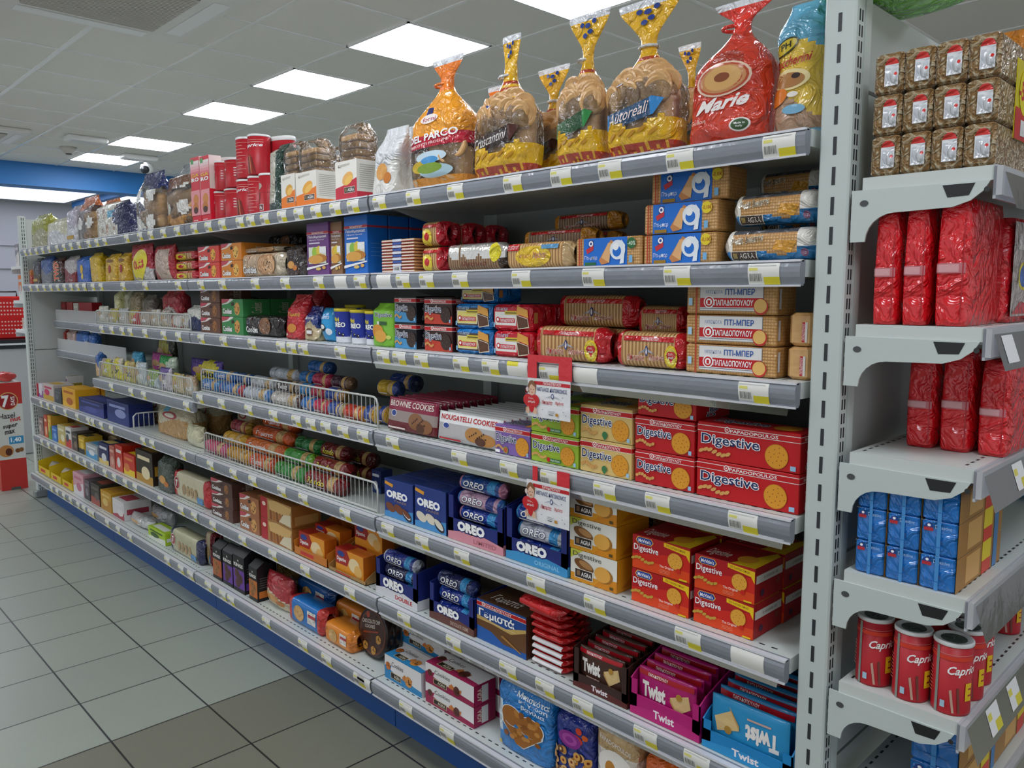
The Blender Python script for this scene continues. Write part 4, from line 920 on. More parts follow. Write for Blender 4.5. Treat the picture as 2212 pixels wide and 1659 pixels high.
@design
def flatpack(w, h, d=.02, c='#8a1830', txt='BROWNIE COOKIES', top='#8a1830', tc='#f0e0d8', pic='#8a5a34'):
    def pr(t): k = max(0, math.sin(PI*t))**.3; return h/2*(.97+.03*k), .0015+(d/2-.0015)*k, 3, d/2
    m = MB(); lf = Loft(w, h, pr, 'x', .03, 20); lf.mesh(m, lambda u, v, fr: 'p'+(top if v > .66 or not fr else ('#9a8a84' if .3 < v and top != '#ececec' else c)), nT=16, nf=14)
    f = lf.face(m, 'p', .001); f.text(txt, .06, .72, .94, .90, tc, off=.02); f.ell(.16, .52, .06, .10, '#e8e8f0', rings=2); f.ell(.16, .52, .05, .08, '#24408c', rings=2)
    f.ell(.62, .36, .14, .24, pic, rings=3); f.ell(.80, .25, .14, .20, pic, rings=3); f.ell(.72, .18, .08, .14, '#5a3420', rings=2); [f.ell(.56+.03*i, .3+.05*(i % 4), .012, .03, '#3a2014', n=6, rings=1) for i in range(9)]; f.rect(.05, .08, .42, .13, tc); return m
@design
def oreo_box(w, h, d=.10, pic='#7a4428'):
    def front(f): f.poly([(0, 0), (1, 0), (1, .3), (0, .14)], '#4a90cc'); f.poly([(.02, .86), (.30, .80), (.32, .88), (.03, .94)], '#e8a030'); f.text('OREO', .08, .52, .82, .72, '#ffffff', out='#1c3c9c', off=.06, ow=.09); f.text('ΓΛΑΣΕ', .38, .44, .78, .49, '#b89a7a'); [f.ell(a, b, .17, .11, pic, rot=-.3) for a, b in ((.22, .27), (.52, .27))]; f.ell(.80, .17, .17, .11, '#201c22', rot=-.5); f.ell(.79, .19, .15, .07, '#e8e8ea', rot=-.5); f.ell(.78, .22, .15, .07, pic, rot=-.5)
    return card(w, d, h, '#263c84', front, lambda f: f.rect(0, 0, 1, 1, '#1e3068'), lambda f: f.rect(.1, .2, .6, .8, '#3a4a8c'))
@design
def srp_box(w, h, d=.16, c='#1f2c78', lip=.34, low='#e8a0b0', txt='OREO', sub='ORIGINAL', sc='#8ac8e8', th=.003, back=.98, inner='#8a8070', side_drop=.35):
    """open display carton: low printed front, rising sides, high back"""
    m = MB(); K = 'c'+c
    m.box(0, w, 0, d, 0, th, K); m.box(0, w, d-th, d, 0, h*back, K); hl = h*lip
    m.box(0, w, 0, th, 0, hl, K)
    for x in (0, w-th):
        pts = [(0, 0), (d, 0), (d, h), (d*.1, h), (0, h*.92)] if side_drop == 0 else [(0, 0), (d, 0), (d, h*back), (d*.12, h*(1-side_drop*.4)), (0, h*(1-side_drop*.5))]
        v = [(x, p, q) for p, q in pts]+[(x+th, p, q) for p, q in pts]; n = len(pts)
        m.add(v, [tuple(range(n-1, -1, -1)), tuple(range(n, 2*n))]+[(i, (i+1) % n, n+(i+1) % n, n+i) for i in range(n)], K)
        s_ = 1 if x == 0 else -1
        m.box(*((0, w*.10) if x == 0 else (w*.9, w)), 0, th*.8, 0, h*(1-side_drop*.5), K)
    m.box(th, w-th, d-th-.001, d-th, th, h*.97, 'c'+inner)
    f = Face(m, lambda u, v, e: (u*w, -e, v*hl), w, hl)
    if low: f.poly([(0, 0), (1, 0), (1, .35), (.5, .62), (0, .35)], low)
    if txt == 'OREO': f.text('OREO', .18, .50, .68, .96, '#ffffff', out='#16246c', off=.07, ow=.10); f.text(sub, .48, .12, .88, .32, sc, off=.02)
    elif txt: f.text(txt, .35, .2, .65, .6, '#f4ecf0', off=.03)
    r = Face(m, lambda u, v, e: (w+e, u*d, v*hl), d, hl)
    if low: r.rect(0, 0, 1, .45, low)
    return m
@design
def wafer(w, h, d=.022, c='#5a3426', flip=0, tilt=0):
    def pr(t): k = max(0, math.sin(PI*t))**.25; return h/2*(.96+.04*k), .0015+(d/2-.0015)*k, 3.5, d/2
    m = MB(); lf = Loft(w, h, pr, 'x', .02, 22); lf.mesh(m, lambda u, v, fr: 'p'+c, nT=14, nf=12); f = lf.face(m, 'p', .001); F = f.fn
    if flip: f.fn = lambda u, v, e: F(1-u, 1-v, e)
    f.rect(.02, .82, .98, .93, '#b41c28'); f.text(PAP, .2, .84, .55, .91, '#ffffff'); f.text('Twist', .10, .34, .52, .70, '#f4f0ec', off=.05, up=-.0); f.poly([(.6, .55), (.9, .72), (.94, .45), (.72, .22)], '#e0c088'); f.poly([(.6, .55), (.72, .22), (.74, .14), (.6, .46)], '#c89a5c'); f.ell(.75, .62, .05, .08, '#b88a3c'); f.rect(.2, .22, .5, .26, '#c8a8a0')
    return m
@design
def red_wafer(w, h, d=.12):
    m = MB(); pr = prof_slab(w, d, h, .10, 3); lf = Loft(w, h, pr, 'x', .06, 26); lf.mesh(m, lambda u, v, fr: 'w#cc1c20', nT=14, nf=10); f = lf.face(m, 'p', .001); f.rect(.1, .25, .86, .75, '#d8d4d4' if False else '#c8181c'); return m
@design
def red_wafer_white(w, h, d=.12):
    m = MB(); pr = prof_slab(w, d, h, .10, 3); lf = Loft(w, h, pr, 'x', .06, 26); lf.mesh(m, lambda u, v, fr: 'w#cc1c20', nT=14, nf=10); f = lf.face(m, 'p', .001); f.rect(.1, .2, .9, .85, '#e2e0e2'); return m
@design
def gemista(w, h, d=.14):
    def front(f):
        f.rect(0, 0, 1, 1, '#1f4c98'); f.poly([(0, 0), (1, 0), (1, .14), (.55, .12), (.3, .3), (0, .34)], '#1c5cac'); f.poly([(0, .34), (.3, .3), (.55, .12), (1, .14), (1, .62), (.7, .44), (.3, .5), (0, .5)], '#6a4422'); f.poly([(.3, .5), (.7, .44), (1, .62), (1, .7), (.6, .52), (0, .6), (0, .5)], '#c8a860')
        band(f, .84, .95, PAP, .18, .72); f.text('Γεμιστά', .05, .56, .78, .80, '#ffffff', off=.03); f.rect(.15, .52, .8, .53, '#e8d8b0'); f.poly([(.5, .3), (.9, .08), (.92, .1), (.55, .34)], '#a87838')
    return card(w, d, h, '#24407c', front, lambda f: f.rect(0, 0, 1, 1, '#4a3424'), lambda f: (f.rect(0, 0, 1, 1, '#5a3c28'), f.text('Γεμιστά', .15, .1, .7, .4, '#f0ece4')))
@design
def agra_cookies(w, h, d=.07, c='#9a1c4c', blue=0, chip='#4a241c', ck='#5a2c20'):
    def art(f, top=False):
        f.rect(0, .0, 1, 1, '#e2e0e0'); f.poly([(0, 0), (1, 0), (1, .22), (.6, .30), (.3, .34), (0, .55)], c); f.poly([(0, .5), (.08, .7), (.14, .62), (.2, .66), (.16, .4), (0, .35)], c); f.text('Cookies', .20, .62, .52, .82, '#3a3430', off=0)
        chips(f, .10, .56, .17, '#c8702c' if blue else ck, chip); f.poly([(.5, .42), (.56, .56), (.6, .46), (.66, .58), (.7, .44), (.76, .5), (.74, .28), (.5, .3)], '#c8783c'); chips(f, .66, .34, .22, '#d08a3c' if blue else ck, chip, 5)
        f.rect(.18, .12, .46, .38, '#d8c898'); f.rect(.19, .14, .45, .36, '#241812'); f.text('AGRA', .27, .18, .43, .32, '#e8e0c8', off=.01)
    return card(w, d, h, c, art, lambda f: (f.rect(0, 0, 1, 1, c if not blue else '#d8d8dc'), f.rect(.35, .1, .65, .9, '#e0dede'), f.vtext('AGRA', .15, .2, .35, .8, '#e8e0c8')), lambda f: art(f))
@design
def tin(w, h, d=.05):
    t = empty('cookie_tin', (0, 0, 0)); r = w/2; m = MB(); n = 40
    def ring(rr, y): return [(r+rr*math.cos(2*PI*j/n), y, r+rr*math.sin(2*PI*j/n)) for j in range(n)]
    def rings(m, lst, mat):
        vs = [v for rr, y in lst for v in ring(rr, y)]; m.add(vs, [(i*n+j, i*n+(j+1) % n, (i+1)*n+(j+1) % n, (i+1)*n+j) for i in range(len(lst)-1) for j in range(n)]+[tuple(range(n-1, -1, -1)), tuple(range((len(lst)-1)*n, len(lst)*n))], mat, True)
    rings(m, [(r*.97, d), (r*.98, .02)], 'p#241a18'); obj('base', m, t); m = MB(); rings(m, [(r, .024), (r, .004), (r*.97, 0), (r*.94, .002), (r*.93, .0)], 'p#2c1c1a')
    f = Face(m, lambda u, v, e: (u*w, -e, v*w), w, w, e=.0004, k='p'); f.disc(.5, .5, .44, '#5a2c1c', n=40); f.disc(.5, .5, .40, '#3e1c14', n=36); f.disc(.32, .82, .06, '#a83c2c'); f.text('CHOCOLATE CHIP', .14, .62, .74, .70, '#d8d0c4', off=.01, up=.10); f.text('COOKIES', .24, .54, .58, .61, '#d8d0c4', off=.01, up=.06); f.poly([(.2, .46), (.7, .58), (.7, .55), (.2, .42)], '#8a341c')
    for a, b in ((.72, .42), (.30, .20), (.58, .17)): chips(f, a, b, .085, '#b88438')
    obj('lid', m, t); return t
@design
def heart_bag(w, h, d=.07):
    def dc(f):
        f.rect(.0, .84, .78, .92, '#b43040'); f.text(PAP, .10, .855, .76, .90, '#f0e4e4'); f.text('Μπισκότα', .42, .74, .96, .80, '#e8f4fa', off=.02, up=-.02); f.text('με γεύση', .46, .67, .94, .73, '#e8f4fa', off=.02, up=-.02); f.text('βανίλια', .50, .60, .90, .66, '#e8f4fa', off=.02, up=-.02)
        for s_, c in ((1, '#e8f0f4'), (.93, '#a06428')):
            f.ell(.33, .46, .21*s_, .13*s_, c, rings=4); f.ell(.67, .42, .23*s_, .13*s_, c, rings=4); f.poly([(.5-.38*s_, .44), (.5-.36*s_, .34), (.42, .14+.02*(1-s_)), (.55, .12+.03*(1-s_)*5), (.5+.38*s_, .34), (.5+.39*s_, .42)], c)
        rd = random.Random(2)
        for i in range(26):
            a = rd.uniform(.2, .82); b = rd.uniform(.2, .54); f.n -= 0 if i == 0 else 1; f.ell(a, b, .05, .03, ['#b87a34', '#8a5220', '#c88a44'][i % 3], n=7, rings=1)
        f.ell(.42, .36, .04, .02, '#2c7ac0', rings=1); f.ell(.6, .3, .035, .02, '#2c7ac0', rings=1); f.disc(.10, .06, .025, '#e8c83c')
    pr = prof_gusset(w, d, .70); m, lf = bag(w, d, h, pr, lambda u, v, fr: 'w#d8e8f0' if u < .12 and .2 < v < .6 and fr else 'w#1f7cc8', dc, amp=.08, seed=3, nT=30, nf=26); return shift(m, w/2)
@design
def assort_bag(w, h, d=.07):
    def dc(f):
        rd = random.Random(5); f.ell(.6, .66, .2, .07, '#c43a2c', rings=3); f.ell(.45, .62, .3, .12, '#8a2c8c', rings=4); f.ell(.45, .62, .2, .08, '#a848a0', rings=4); f.ell(.45, .62, .1, .04, '#8a2c8c', rings=3); f.ell(.70, .80, .08, .05, '#d8442c', rings=2); f.ell(.85, .74, .07, .04, '#d8642c', rings=2)
        for i in range(26):
            a = rd.uniform(.05, .95); b = rd.uniform(.05, .46); c = ['#c88a3c', '#e0b070', '#6a4022', '#d8a050'][i % 4]; f.n -= 0 if i < 2 else 1; f.ell(a, b, .09, .055, c, rings=2, n=12); f.ell(a, b, .03, .02, '#7a2c1c' if i % 2 else '#f0d8a0', rings=1, n=8)
    pr = prof_gusset(w, d, .85); m, lf = bag(w, d, h, pr, lambda u, v, fr: 'w#22348c', dc, amp=.08, seed=6, nT=26, nf=22); return shift(m, w/2)
@design
def beige_bag(w, h, d=.07):
    def dc(f): f.poly([(0, .74), (.99, .66), (.99, .72), (0, .9)], '#b8242c'); f.text('PAPADOPOULOS', .14, .77, .86, .83, '#f4ece4', off=.02, up=-.08); f.ell(.5, .48, .4, .2, '#f4efe8', rings=4); f.ell(.4, .44, .12, .1, '#c88a3c', rings=3); f.ell(.55, .36, .12, .09, '#d8a45c', rings=3); f.rect(.2, .08, .8, .14, '#c84a6c')
    pr = prof_gusset(w, d, .85); m, lf = bag(w, d, h, pr, lambda u, v, fr: 'w#cfae7c' if v > .66 else 'w#e8e0d4', dc, amp=.06, seed=8, nT=26, nf=22); return shift(m, w/2)
@design
def orange_bag(w, h, d=.07):
    def dc(f): f.ell(.5, .7, .26, .10, '#c4242c', rings=3); f.text('Lago', .34, .66, .66, .75, '#f4e4dc', shear=.2, off=.02); f.ell(.5, .35, .3, .15, '#e8a04c', rings=3)
    pr = prof_gusset(w, d, .85); m, lf = bag(w, d, h, pr, lambda u, v, fr: 'w#e0641c', dc, amp=.06, seed=12, nT=22, nf=20); return shift(m, w/2)
@design
def kings(w, h, d=.08, c='#d8642c'):
    def front(f): f.rect(0, .1, 1, .62, c); [chips(f, a, b, .13, '#a8703c' if c != '#6a3c9c' else '#5a3a34', seed=i) for i, (a, b) in enumerate(((.35, .5), (.65, .38), (.4, .25)))]; f.rect(0, 0, 1, .1, '#1c1a1c'); f.text('KINGS', .10, .70, .92, .80, '#e8e4e0', off=.04); f.poly([(.42, .82), (.5, .88), (.58, .82), (.54, .9), (.46, .9)], '#d8d4d0')
    m = MB(); m.box(0, w, 0, d, 0, h*.86, 'c#1c1a1e'); m.add([(0, 0, h*.86), (w, 0, h*.86), (w, d, h*.86), (0, d, h*.86), (0, d*.45, h), (w, d*.45, h), (w, d*.55, h), (0, d*.55, h)], [(0, 1, 5, 4), (2, 3, 7, 6), (1, 2, 6, 5), (3, 0, 4, 7), (4, 5, 6, 7)], 'c#1c1a1e')
    f = Face(m, lambda u, v, e: (u*w, -e, v*h*.86), w, h*.86); front(f); r = Face(m, lambda u, v, e: (w+e, u*d, v*h*.86), d, h*.86); r.rect(.1, .1, .9, .3, c); [r.rect(.15, .4+i*.07, .8, .42+i*.07, '#6a6460') for i in range(5)]; return m
@design
def seven(w, h, d=.06, c='#c41c24', c2='#cfc6a8', win='#a85040', plain=0):
    def dc(f):
        if plain: f.ell(.35, .5, .15, .3, '#d8a860', rings=3); f.rect(.6, .3, .84, .8, '#e4e0d8'); f.rect(.62, .55, .84, .68, '#b8283c'); return
        f.ell(.14, .55, .075, .26, '#e8d8d0', rings=3); f.ell(.14, .55, .065, .22, '#a8202c', rings=3); f.text('7', .11, .42, .17, .68, '#ffffff', off=.05); [f.ell(.34+i*.11, .4, .045, .2, '#b89868', rings=2) for i in range(4)]; f.rect(.70, .1, .86, .34, '#4a90cc')
    return slab(w, h, d, c, 'p'+c2, dc, .06, .12, .88, 5)
@design
def gen(w, h, d=.08, c='#c83c2c', c2='#e8c040', c3='#f0f0e8', seed=1, txt=None):
    rd = random.Random(seed)
    def front(f):
        k = rd.random(); a = rd.uniform(.2, .5)
        if k < .5: f.rect(0, 0, 1, a, c2)
        else: f.poly([(0, 0), (1, 0), (1, a+.2), (0, a-.1)], c2)
        f.ell(rd.uniform(.3, .7), rd.uniform(.3, .5), .25, .2, c3); f.rect(.12, .72, .85, .84, c3)
        if txt: f.text(txt, .1, .55, .9, .72, '#ffffff', out='#2a2a30', off=.03)
    return card(w, d, h, c, front, lambda f: f.rect(.1, .3, .9, .6, c2), lambda f: f.rect(.1, .2, .8, .7, c2))
@design
def tray(w, h, d=.16, c='#e0c020', lip=.4):
    m = MB(); K = 'c'+c; th = .002; m.box(0, w, 0, d, 0, th, K); m.box(0, w, d-th, d, 0, h, K); m.box(0, w, 0, th, 0, h*lip, K)
    for x in (0, w-th):
        v = [(x+q, p, z) for q in (0, th) for p, z in ((0, 0), (d, 0), (d, h), (0, h*lip*1.6))]; m.add(v, [(3, 2, 1, 0), (4, 5, 6, 7), (0, 1, 5, 4), (1, 2, 6, 5), (2, 3, 7, 6), (3, 0, 4, 7)], K)
    f = Face(m, lambda u, v, e: (u*w, -e, v*h*lip), w, h*lip); f.rect(.2, .3, .6, .7, '#c8302c'); return m
@design
def mcv_small(w, h, d=.07):
    def front(f): f.rect(0, 0, 1, 1, '#e8982a'); f.poly([(0, .35), (.42, .35), (.52, .7), (.42, 1), (0, 1)], '#a8241c'); f.ell(.2, .80, .13, .12, '#24408c'); f.text('Digestive', .05, .44, .38, .66, '#ffffff', off=.02); f.ell(.68, .5, .2, .30, '#efd8a8'); f.ell(.82, .32, .14, .26, '#e8b868')
    return card(w, d, h, '#d8701c', front, None, lambda f: f.rect(0, 0, .4, 1, '#a8241c'))
@design
def cracker_box(w, h, d=.12):
    def front(f): f.rect(0, 0, .22, 1, '#b4202c'); f.rect(.22, 0, 1, 1, '#b08048'); f.poly([(.3, .5), (.9, .4), (1, .9), (.5, 1), (.25, .9)], '#d8b070'); [f.poly([(.30+i*.11, .05), (.38+i*.11, .05), (.36+i*.10, .5), (.30+i*.10, .5)], ['#8a4c1c', '#a8642c'][i % 2]) for i in range(5)]; f.poly([(.6, .1), (.98, .05), (.98, .6), (.75, .5)], '#dccfb0'); f.ell(.12, .7, .06, .1, '#f0d0c0')
    return card(w, d, h, '#a86c34', front, lambda f: f.rect(.1, .1, .9, .5, '#c89858'))
@design
def wrap_pack(w, h, d=.20):
    m = MB(); m.box(0, w, 0, d, 0, h, 'crumpled_film_brown', .004); f = Face(m, lambda u, v, e: (u*w, -.0015-e, v*h), w, h, e=.0006, k='w')
    f.rect(.38, .18, .86, .70, '#dcdee2'); f.poly([(.38, .70), (.44, .80), (.54, .86), (.68, .86), (.80, .80), (.86, .70)], '#d8302c'); f.rect(.42, .24, .58, .62, '#c4c8d0'); f.rect(.64, .24, .80, .62, '#d0d4da'); f.disc(.76, .46, .04, '#d8302c')
    return m
@design
def red_tall(w, h, d=.15):
    pr = lambda t: (w/2*(.90+.10*math.sin(PI*min(t*1.1, 1))**.3)*(1-.05*ss(.9, 1, t)), d/2*(1-.06*ss(.92, 1, t)), 7, d/2)
    def dc(f): f.rect(.05, .42, .88, .50, '#c47078'); f.rect(.06, .43, .70, .49, '#d8a0a4'); f.rect(.80, .04, .83, .97, '#b41420')
    def paint(u, v, fr): return 'w#dc1c26'
    m, lf = bag(w, d, h, pr, paint, dc, amp=.05, seed=w*100, nT=24, nf=18); return shift(m, w/2)
@design
def red_clear(w, h, d=.16):
    t = empty('croissant_pack', (0, 0, 0)); pr = lambda q: (w/2*(1-.1*ss(.85, 1, q)), d/2*(1-.2*ss(.85, 1, q)), 6, d/2)
    m, lf = bag(w, d, h, pr, lambda u, v, fr: 'w#d0202a', None, amp=.06, seed=3, nT=18, nf=14); obj('wrapper', shift(m, w/2), t)
    m = MB(); f = Face(m, lambda u, v, e: (w+.001+e, u*d, v*h), d, h, e=.0008, k='w'); f.rect(.06, .06, .94, .96, '#b8aca8'); f.ell(.5, .45, .22, .14, '#e0c820'); f.ell(.5, .45, .16, .11, '#1f5cb4'); f.poly([(.1, .08), (.9, .08), (.9, .16), (.4, .2)], '#c8303c'); f.rect(.2, .7, .8, .85, '#d8d0cc'); obj('label', m, t); return t
@design
def blue_multi(w, h, d=.2):
    m = MB(); m.box(0, w, 0, d, 0, h, 'w#1c74c8', .003); f = Face(m, lambda u, v, e: (u*w, -.001-e, v*h), w, h, e=.0005)
    f.disc(.22, .84, .09, '#23408c'); f.disc(.22, .86, .04, '#ffffff'); f.rect(.08, .70, .34, .80, '#b8323c'); f.text('Digestive', .40, .76, .86, .90, '#a8ccec', off=0); f.rect(0, .995, 1, 1, '#d8d8d0'); f.rect(.45, 0, .56, 1, '#4a92d4'); f.rect(.1, .25, .8, .27, '#1a66b0')
    r = Face(m, lambda u, v, e: (w+.001+e, u*d, v*h), d, h, e=.0006); r.rect(0, 0, 1, 1, '#a87838'); r.rect(.2, .1, .5, .9, '#d8a860'); r.rect(.55, 0, .75, 1, '#e8d020'); r.rect(.55, 0, .75, .4, '#d83c2c'); r.rect(.8, 0, .9, 1, '#4a80b8'); return m
m_, N_, L_n, b_n = mk('crumpled_film_brown')
nz = N_.new('ShaderNodeTexNoise'); nz.inputs['Scale'].default_value = 45; nz.inputs['Distortion'].default_value = 3; nz.inputs['Detail'].default_value = 4; cc = coords(N_, L_n); L_n.new(cc, nz.inputs['Vector'])
rp = N_.new('ShaderNodeValToRGB'); rp.color_ramp.elements[0].position = .45; rp.color_ramp.elements[0].color = lin('#a07a4c'); rp.color_ramp.elements[1].position = .62; rp.color_ramp.elements[1].color = lin('#e0cfae'); L_n.new(nz.outputs[0], rp.inputs[0]); L_n.new(rp.outputs[0], b_n.inputs['Base Color'])
b_n.inputs['Roughness'].default_value = .15; bp = N_.new('ShaderNodeBump'); bp.inputs['Strength'].default_value = 1; bp.inputs['Distance'].default_value = .03; L_n.new(nz.outputs[0], bp.inputs['Height']); L_n.new(bp.outputs[0], b_n.inputs['Normal'])
# ================================================================== PRODUCTS ON THE SHELVES (left/right edge, top, bottom as measured)
for k, n in dict(digestive='biscuit_box', agra_dig='biscuit_box', mcv='biscuit_box', alla_pti='biscuit_pack', pti_pap='biscuit_pack', pti_end='biscuit_pack', miranta='biscuit_pack', cookies_box='cookie_box', cookies_pack='cookie_pack',
                 tall_box='cereal_biscuit_box', gbag='snack_bag', rollpack='biscuit_roll', crisp='snack_bag', flatpack='cookie_pack', oreo_box='cookie_box', srp_box='display_carton', wafer='wafer_pack', red_wafer='wafer_pack', red_wafer_white='wafer_pack',
                 gemista='biscuit_box', agra_cookies='cookie_box', heart_bag='biscuit_bag', assort_bag='biscuit_bag', beige_bag='biscuit_bag', orange_bag='biscuit_bag', kings='cookie_carton', seven='cake_pack', gen='snack_box', tray='display_tray',
                 mcv_small='biscuit_box', cracker_box='cracker_box', mikado='biscuit_stick_box', zuccherini='biscuit_bag', wrap_pack='biscuit_multipack', red_tall='croissant_pack', blue_multi='biscuit_multipack', strip_stack='wafer_stack', choc_block='biscuit_pack', cuore='biscuit_bag', three='biscuit_bag', marie_bag='biscuit_bag', clearbag='pastry_bag', sleeve_pack='cracker_bag', tall_can='wafer_can', tubs='cookie_tub', red_clear='croissant_pack', tin='cookie_tin', agra_petit='biscuit_pack').items(): NAMES[k] = n
# ---- top shelf
put('zuccherini', 1650, 1778, 2, 298, 1, 'tall light blue and yellow biscuit bag against the slotted post, top shelf', 'bag', d=.10, y=.05)
put('marie_bag', 1462, 1632, 12, 324, 1, 'red and orange biscuit bag with a white script name, top shelf', 'bag', d=.11, lean=.10)
put('cuore', 1290, 1445, 2, 347, 1, 'largest tied biscuit bag, with a light blue ribbon, top shelf', 'bag', d=.11, txt='Autoreali', rib='#2c86cc', fan=.46)
put('cuore', 1184, 1280, 28, 361, 1, 'tied biscuit bag with a green ribbon, top shelf', 'bag', d=.10, txt='', rib='#2c8a44', seed=4, fan=.48, lean=.04)
put('cuore', 1452, 1520, 58, 328, 1, 'yellow-topped tied bag half hidden behind the blue-ribbon bag', 'bag', d=.09, y=.17, txt='Autoreali', rib='#2c86cc', seed=6, lean=-.12)
put('cuore', 1550, 1605, 108, 318, 1, 'yellow-topped tied bag mostly hidden behind the red and orange bag', 'bag', d=.08, y=.18, txt='Autoreali', rib='#c8a02c', seed=7, lean=-.08)
put('cuore', 1130, 1215, 118, 368, 1, 'tied biscuit bag with a dark ribbon, set back between two brown-biscuit bags', 'bag', d=.09, y=.15, txt='', rib='#3a1c18', seed=8, fan=.44) if False else put('cuore', 1130, 1212, 118, 368, 1, 'tied biscuit bag with a dark ribbon, set back between two tied bags', 'bag', d=.09, y=.15, txt='', rib='#3a1c18', seed=8, fan=.44)
put('cuore', 1003, 1126, 80, 387, 1, 'tied biscuit bag with a dark brown script ribbon and a narrow top', 'bag', d=.11, txt='Cruscantini', rib='#4a2016', seed=11, fan=.16, neck=.72, lean=.05)
put('three', 866, 990, 128, 405, 1, 'orange and crimson biscuit bag with a large figure three', 'bag', d=.11, lean=.07)
put('three', 1015, 1068, 158, 385, 1, 'orange bag top peeking out behind the figure-three bag', 'bag', d=.09, y=.16, seed=7, lean=.02)
put('gbag', 797, 850, 266, 412, 1, 'white crumpled bag with a small yellow picture, next to the orange bag', 'bag', d=.08, c1='#dcdfe2', c2='#e4e2dc', deco='swirl', seed=2, lean=.18, top=.6)
put('gbag', 840, 880, 250, 410, 1, 'silver-white bag squeezed behind the white crumpled bag', 'bag', d=.08, y=.13, c1='#c8ccd2', seed=5, lean=.2, top=.6)
put('sleeve_pack', 727, 772, 258, 424, 1, 'tall clear bag of crackers in a white and red paper sleeve', 'bag', d=.09, c='#c4283c', pic='#e8b060')
put('sleeve_pack', 641, 684, 290, 436, 1, 'clear bag of crackers in a white and orange sleeve, right of the pair', 'bag', d=.09)
put('sleeve_pack', 609, 638, 293, 440, 1, 'clear bag of crackers in a white and orange sleeve, left of the pair', 'bag', d=.09, pic='#d8a03c')
put('sleeve_pack', 700, 722, 292, 430, 1, 'clear cracker bag behind, between the orange and red sleeves', 'bag', d=.08, y=.14, c='#c8402c')
put('gbag', 575, 604, 300, 447, 1, 'narrow dark green and silver bag beside the red cans', 'bag', d=.09, c1=lambda u, v, fr: 'w#14382c' if u > .62 or v < .12 or v > .9 else 'w#b8b4a4', seed=3, lean=.1, top=.85)
def can(u0, u1, vt, vb, lab, dz=0, y=.03, **k): return put('tall_can', u0, u1, vt, vb, 1, lab, 'can', d=None, dz=dz, y=y, name='wafer_can', group='red wafer cans on the top shelf', **k)
a = can(550, 575, 362, 451, 'red can with a framed white name, at the bottom, beside the green bag', style='agra'); T = TOP
can(556, 612, 278, 447, 'widest red can, standing behind the framed-name can', y=.11, style='agra')
b = can(527, 549, 368, 455, 'red can showing its small print, in the lower row', style='info'); can(526, 549, 280, 368, 'red can with a wafer picture, in the upper row', dz=T[b.name]+.001, style='caprice')
c = can(502, 526, 376, 459, 'red can with a script name and rolled wafers, in the lower row', style='caprice'); can(500, 525, 287, 376, 'red can showing its small print, in the upper row', dz=T[c.name]+.001, style='info')
e = can(473, 501, 398, 465, 'small red can with a green dot, lower one by the tall cans', style='light'); can(473, 501, 335, 398, 'small red can with a green dot, upper one by the tall cans', dz=T[e.name]+.001, style='light')
f = can(455, 471, 404, 469, 'small red can half hidden beside the stick-biscuit boxes, lower one', style='light'); can(455, 471, 340, 404, 'small red can half hidden beside the stick-biscuit boxes, upper one', dz=T[f.name]+.001, style='light')
can(458, 492, 318, 462, 'red can standing behind the small green-dot cans', y=.13, style='info')
for (u0, u1, nm) in ((434, 454, 'right'), (414, 433, 'left')): put('mikado', u0, u1, 328, 471, 1, 'tall narrow red and white stick-biscuit box, %s one of the pair' % nm, 'box', d=.05)
put('clearbag', 342, 408, 372, 484, 1, 'clear bag of brown croissants beside the narrow red boxes', 'bag', d=.10, acc='#7a4a2c', seed=3, items=8, prof='pillow')
put('gbag', 385, 412, 332, 478, 1, 'silver bag top sticking up behind the croissant bag', 'bag', d=.06, y=.16, c1='#9aa4a8', seed=7)
put('clearbag', 285, 335, 368, 494, 1, 'clear bag of long pale rolls with a navy top', 'bag', d=.10, seed=6, items=6, c='#c8a878', lean=.12)
put('gbag', 268, 288, 418, 497, 1, 'white and navy bag behind the pale rolls bag', 'bag', d=.09, y=.13, c1=lambda u, v, fr: 'w#1c2250' if math.sin(u*7+v*9) > .25 else 'w#d4d4c4', seed=3)
put('gbag', 204, 266, 428, 503, 1, 'cream bag with a small light blue label and a navy edge', 'bag', d=.10, c1=lambda u, v, fr: 'w#1c2250' if u > .74+.1*math.sin(v*9) else ('w#62b4d8' if .48 < u < .72 and .55 < v < .75 else ('w#b89a84' if math.sin(u*30)*math.sin(v*7) > .6 else 'w#dad6c8')), seed=4, top=.85)
put('gbag', 219, 252, 408, 500, 1, 'bag with an orange top behind the cream bag', 'bag', d=.07, y=.15, c1=lambda u, v, fr: 'w#d8782c' if v > .74 else 'w#c8c4bc', seed=5)
put('clearbag', 164, 200, 420, 514, 1, 'slender white bag with an orange twisted top', 'bag', d=.09, acc='#c8642c', seed=9, items=5, lean=.15)
put('gbag', 143, 166, 440, 520, 1, 'white and violet bag beside the slender bag', 'bag', d=.09, c1='#c4bccc', c2='#d8d8e0', seed=6, lean=.2, deco='stripe')
put('gbag', 101, 138, 470, 527, 1, 'white and pale yellow crumpled bag, second from the far left', 'bag', d=.09, c1='#e0dcc4', c2='#dcdce0', seed=7, lean=.3)
put('gbag', 69, 104, 460, 531, 1, 'olive green bag leaning at the far left of the top shelf', 'bag', d=.09, c1='#a8a83c', c2='#b4b08c', seed=8, lean=.25, amp=.12)
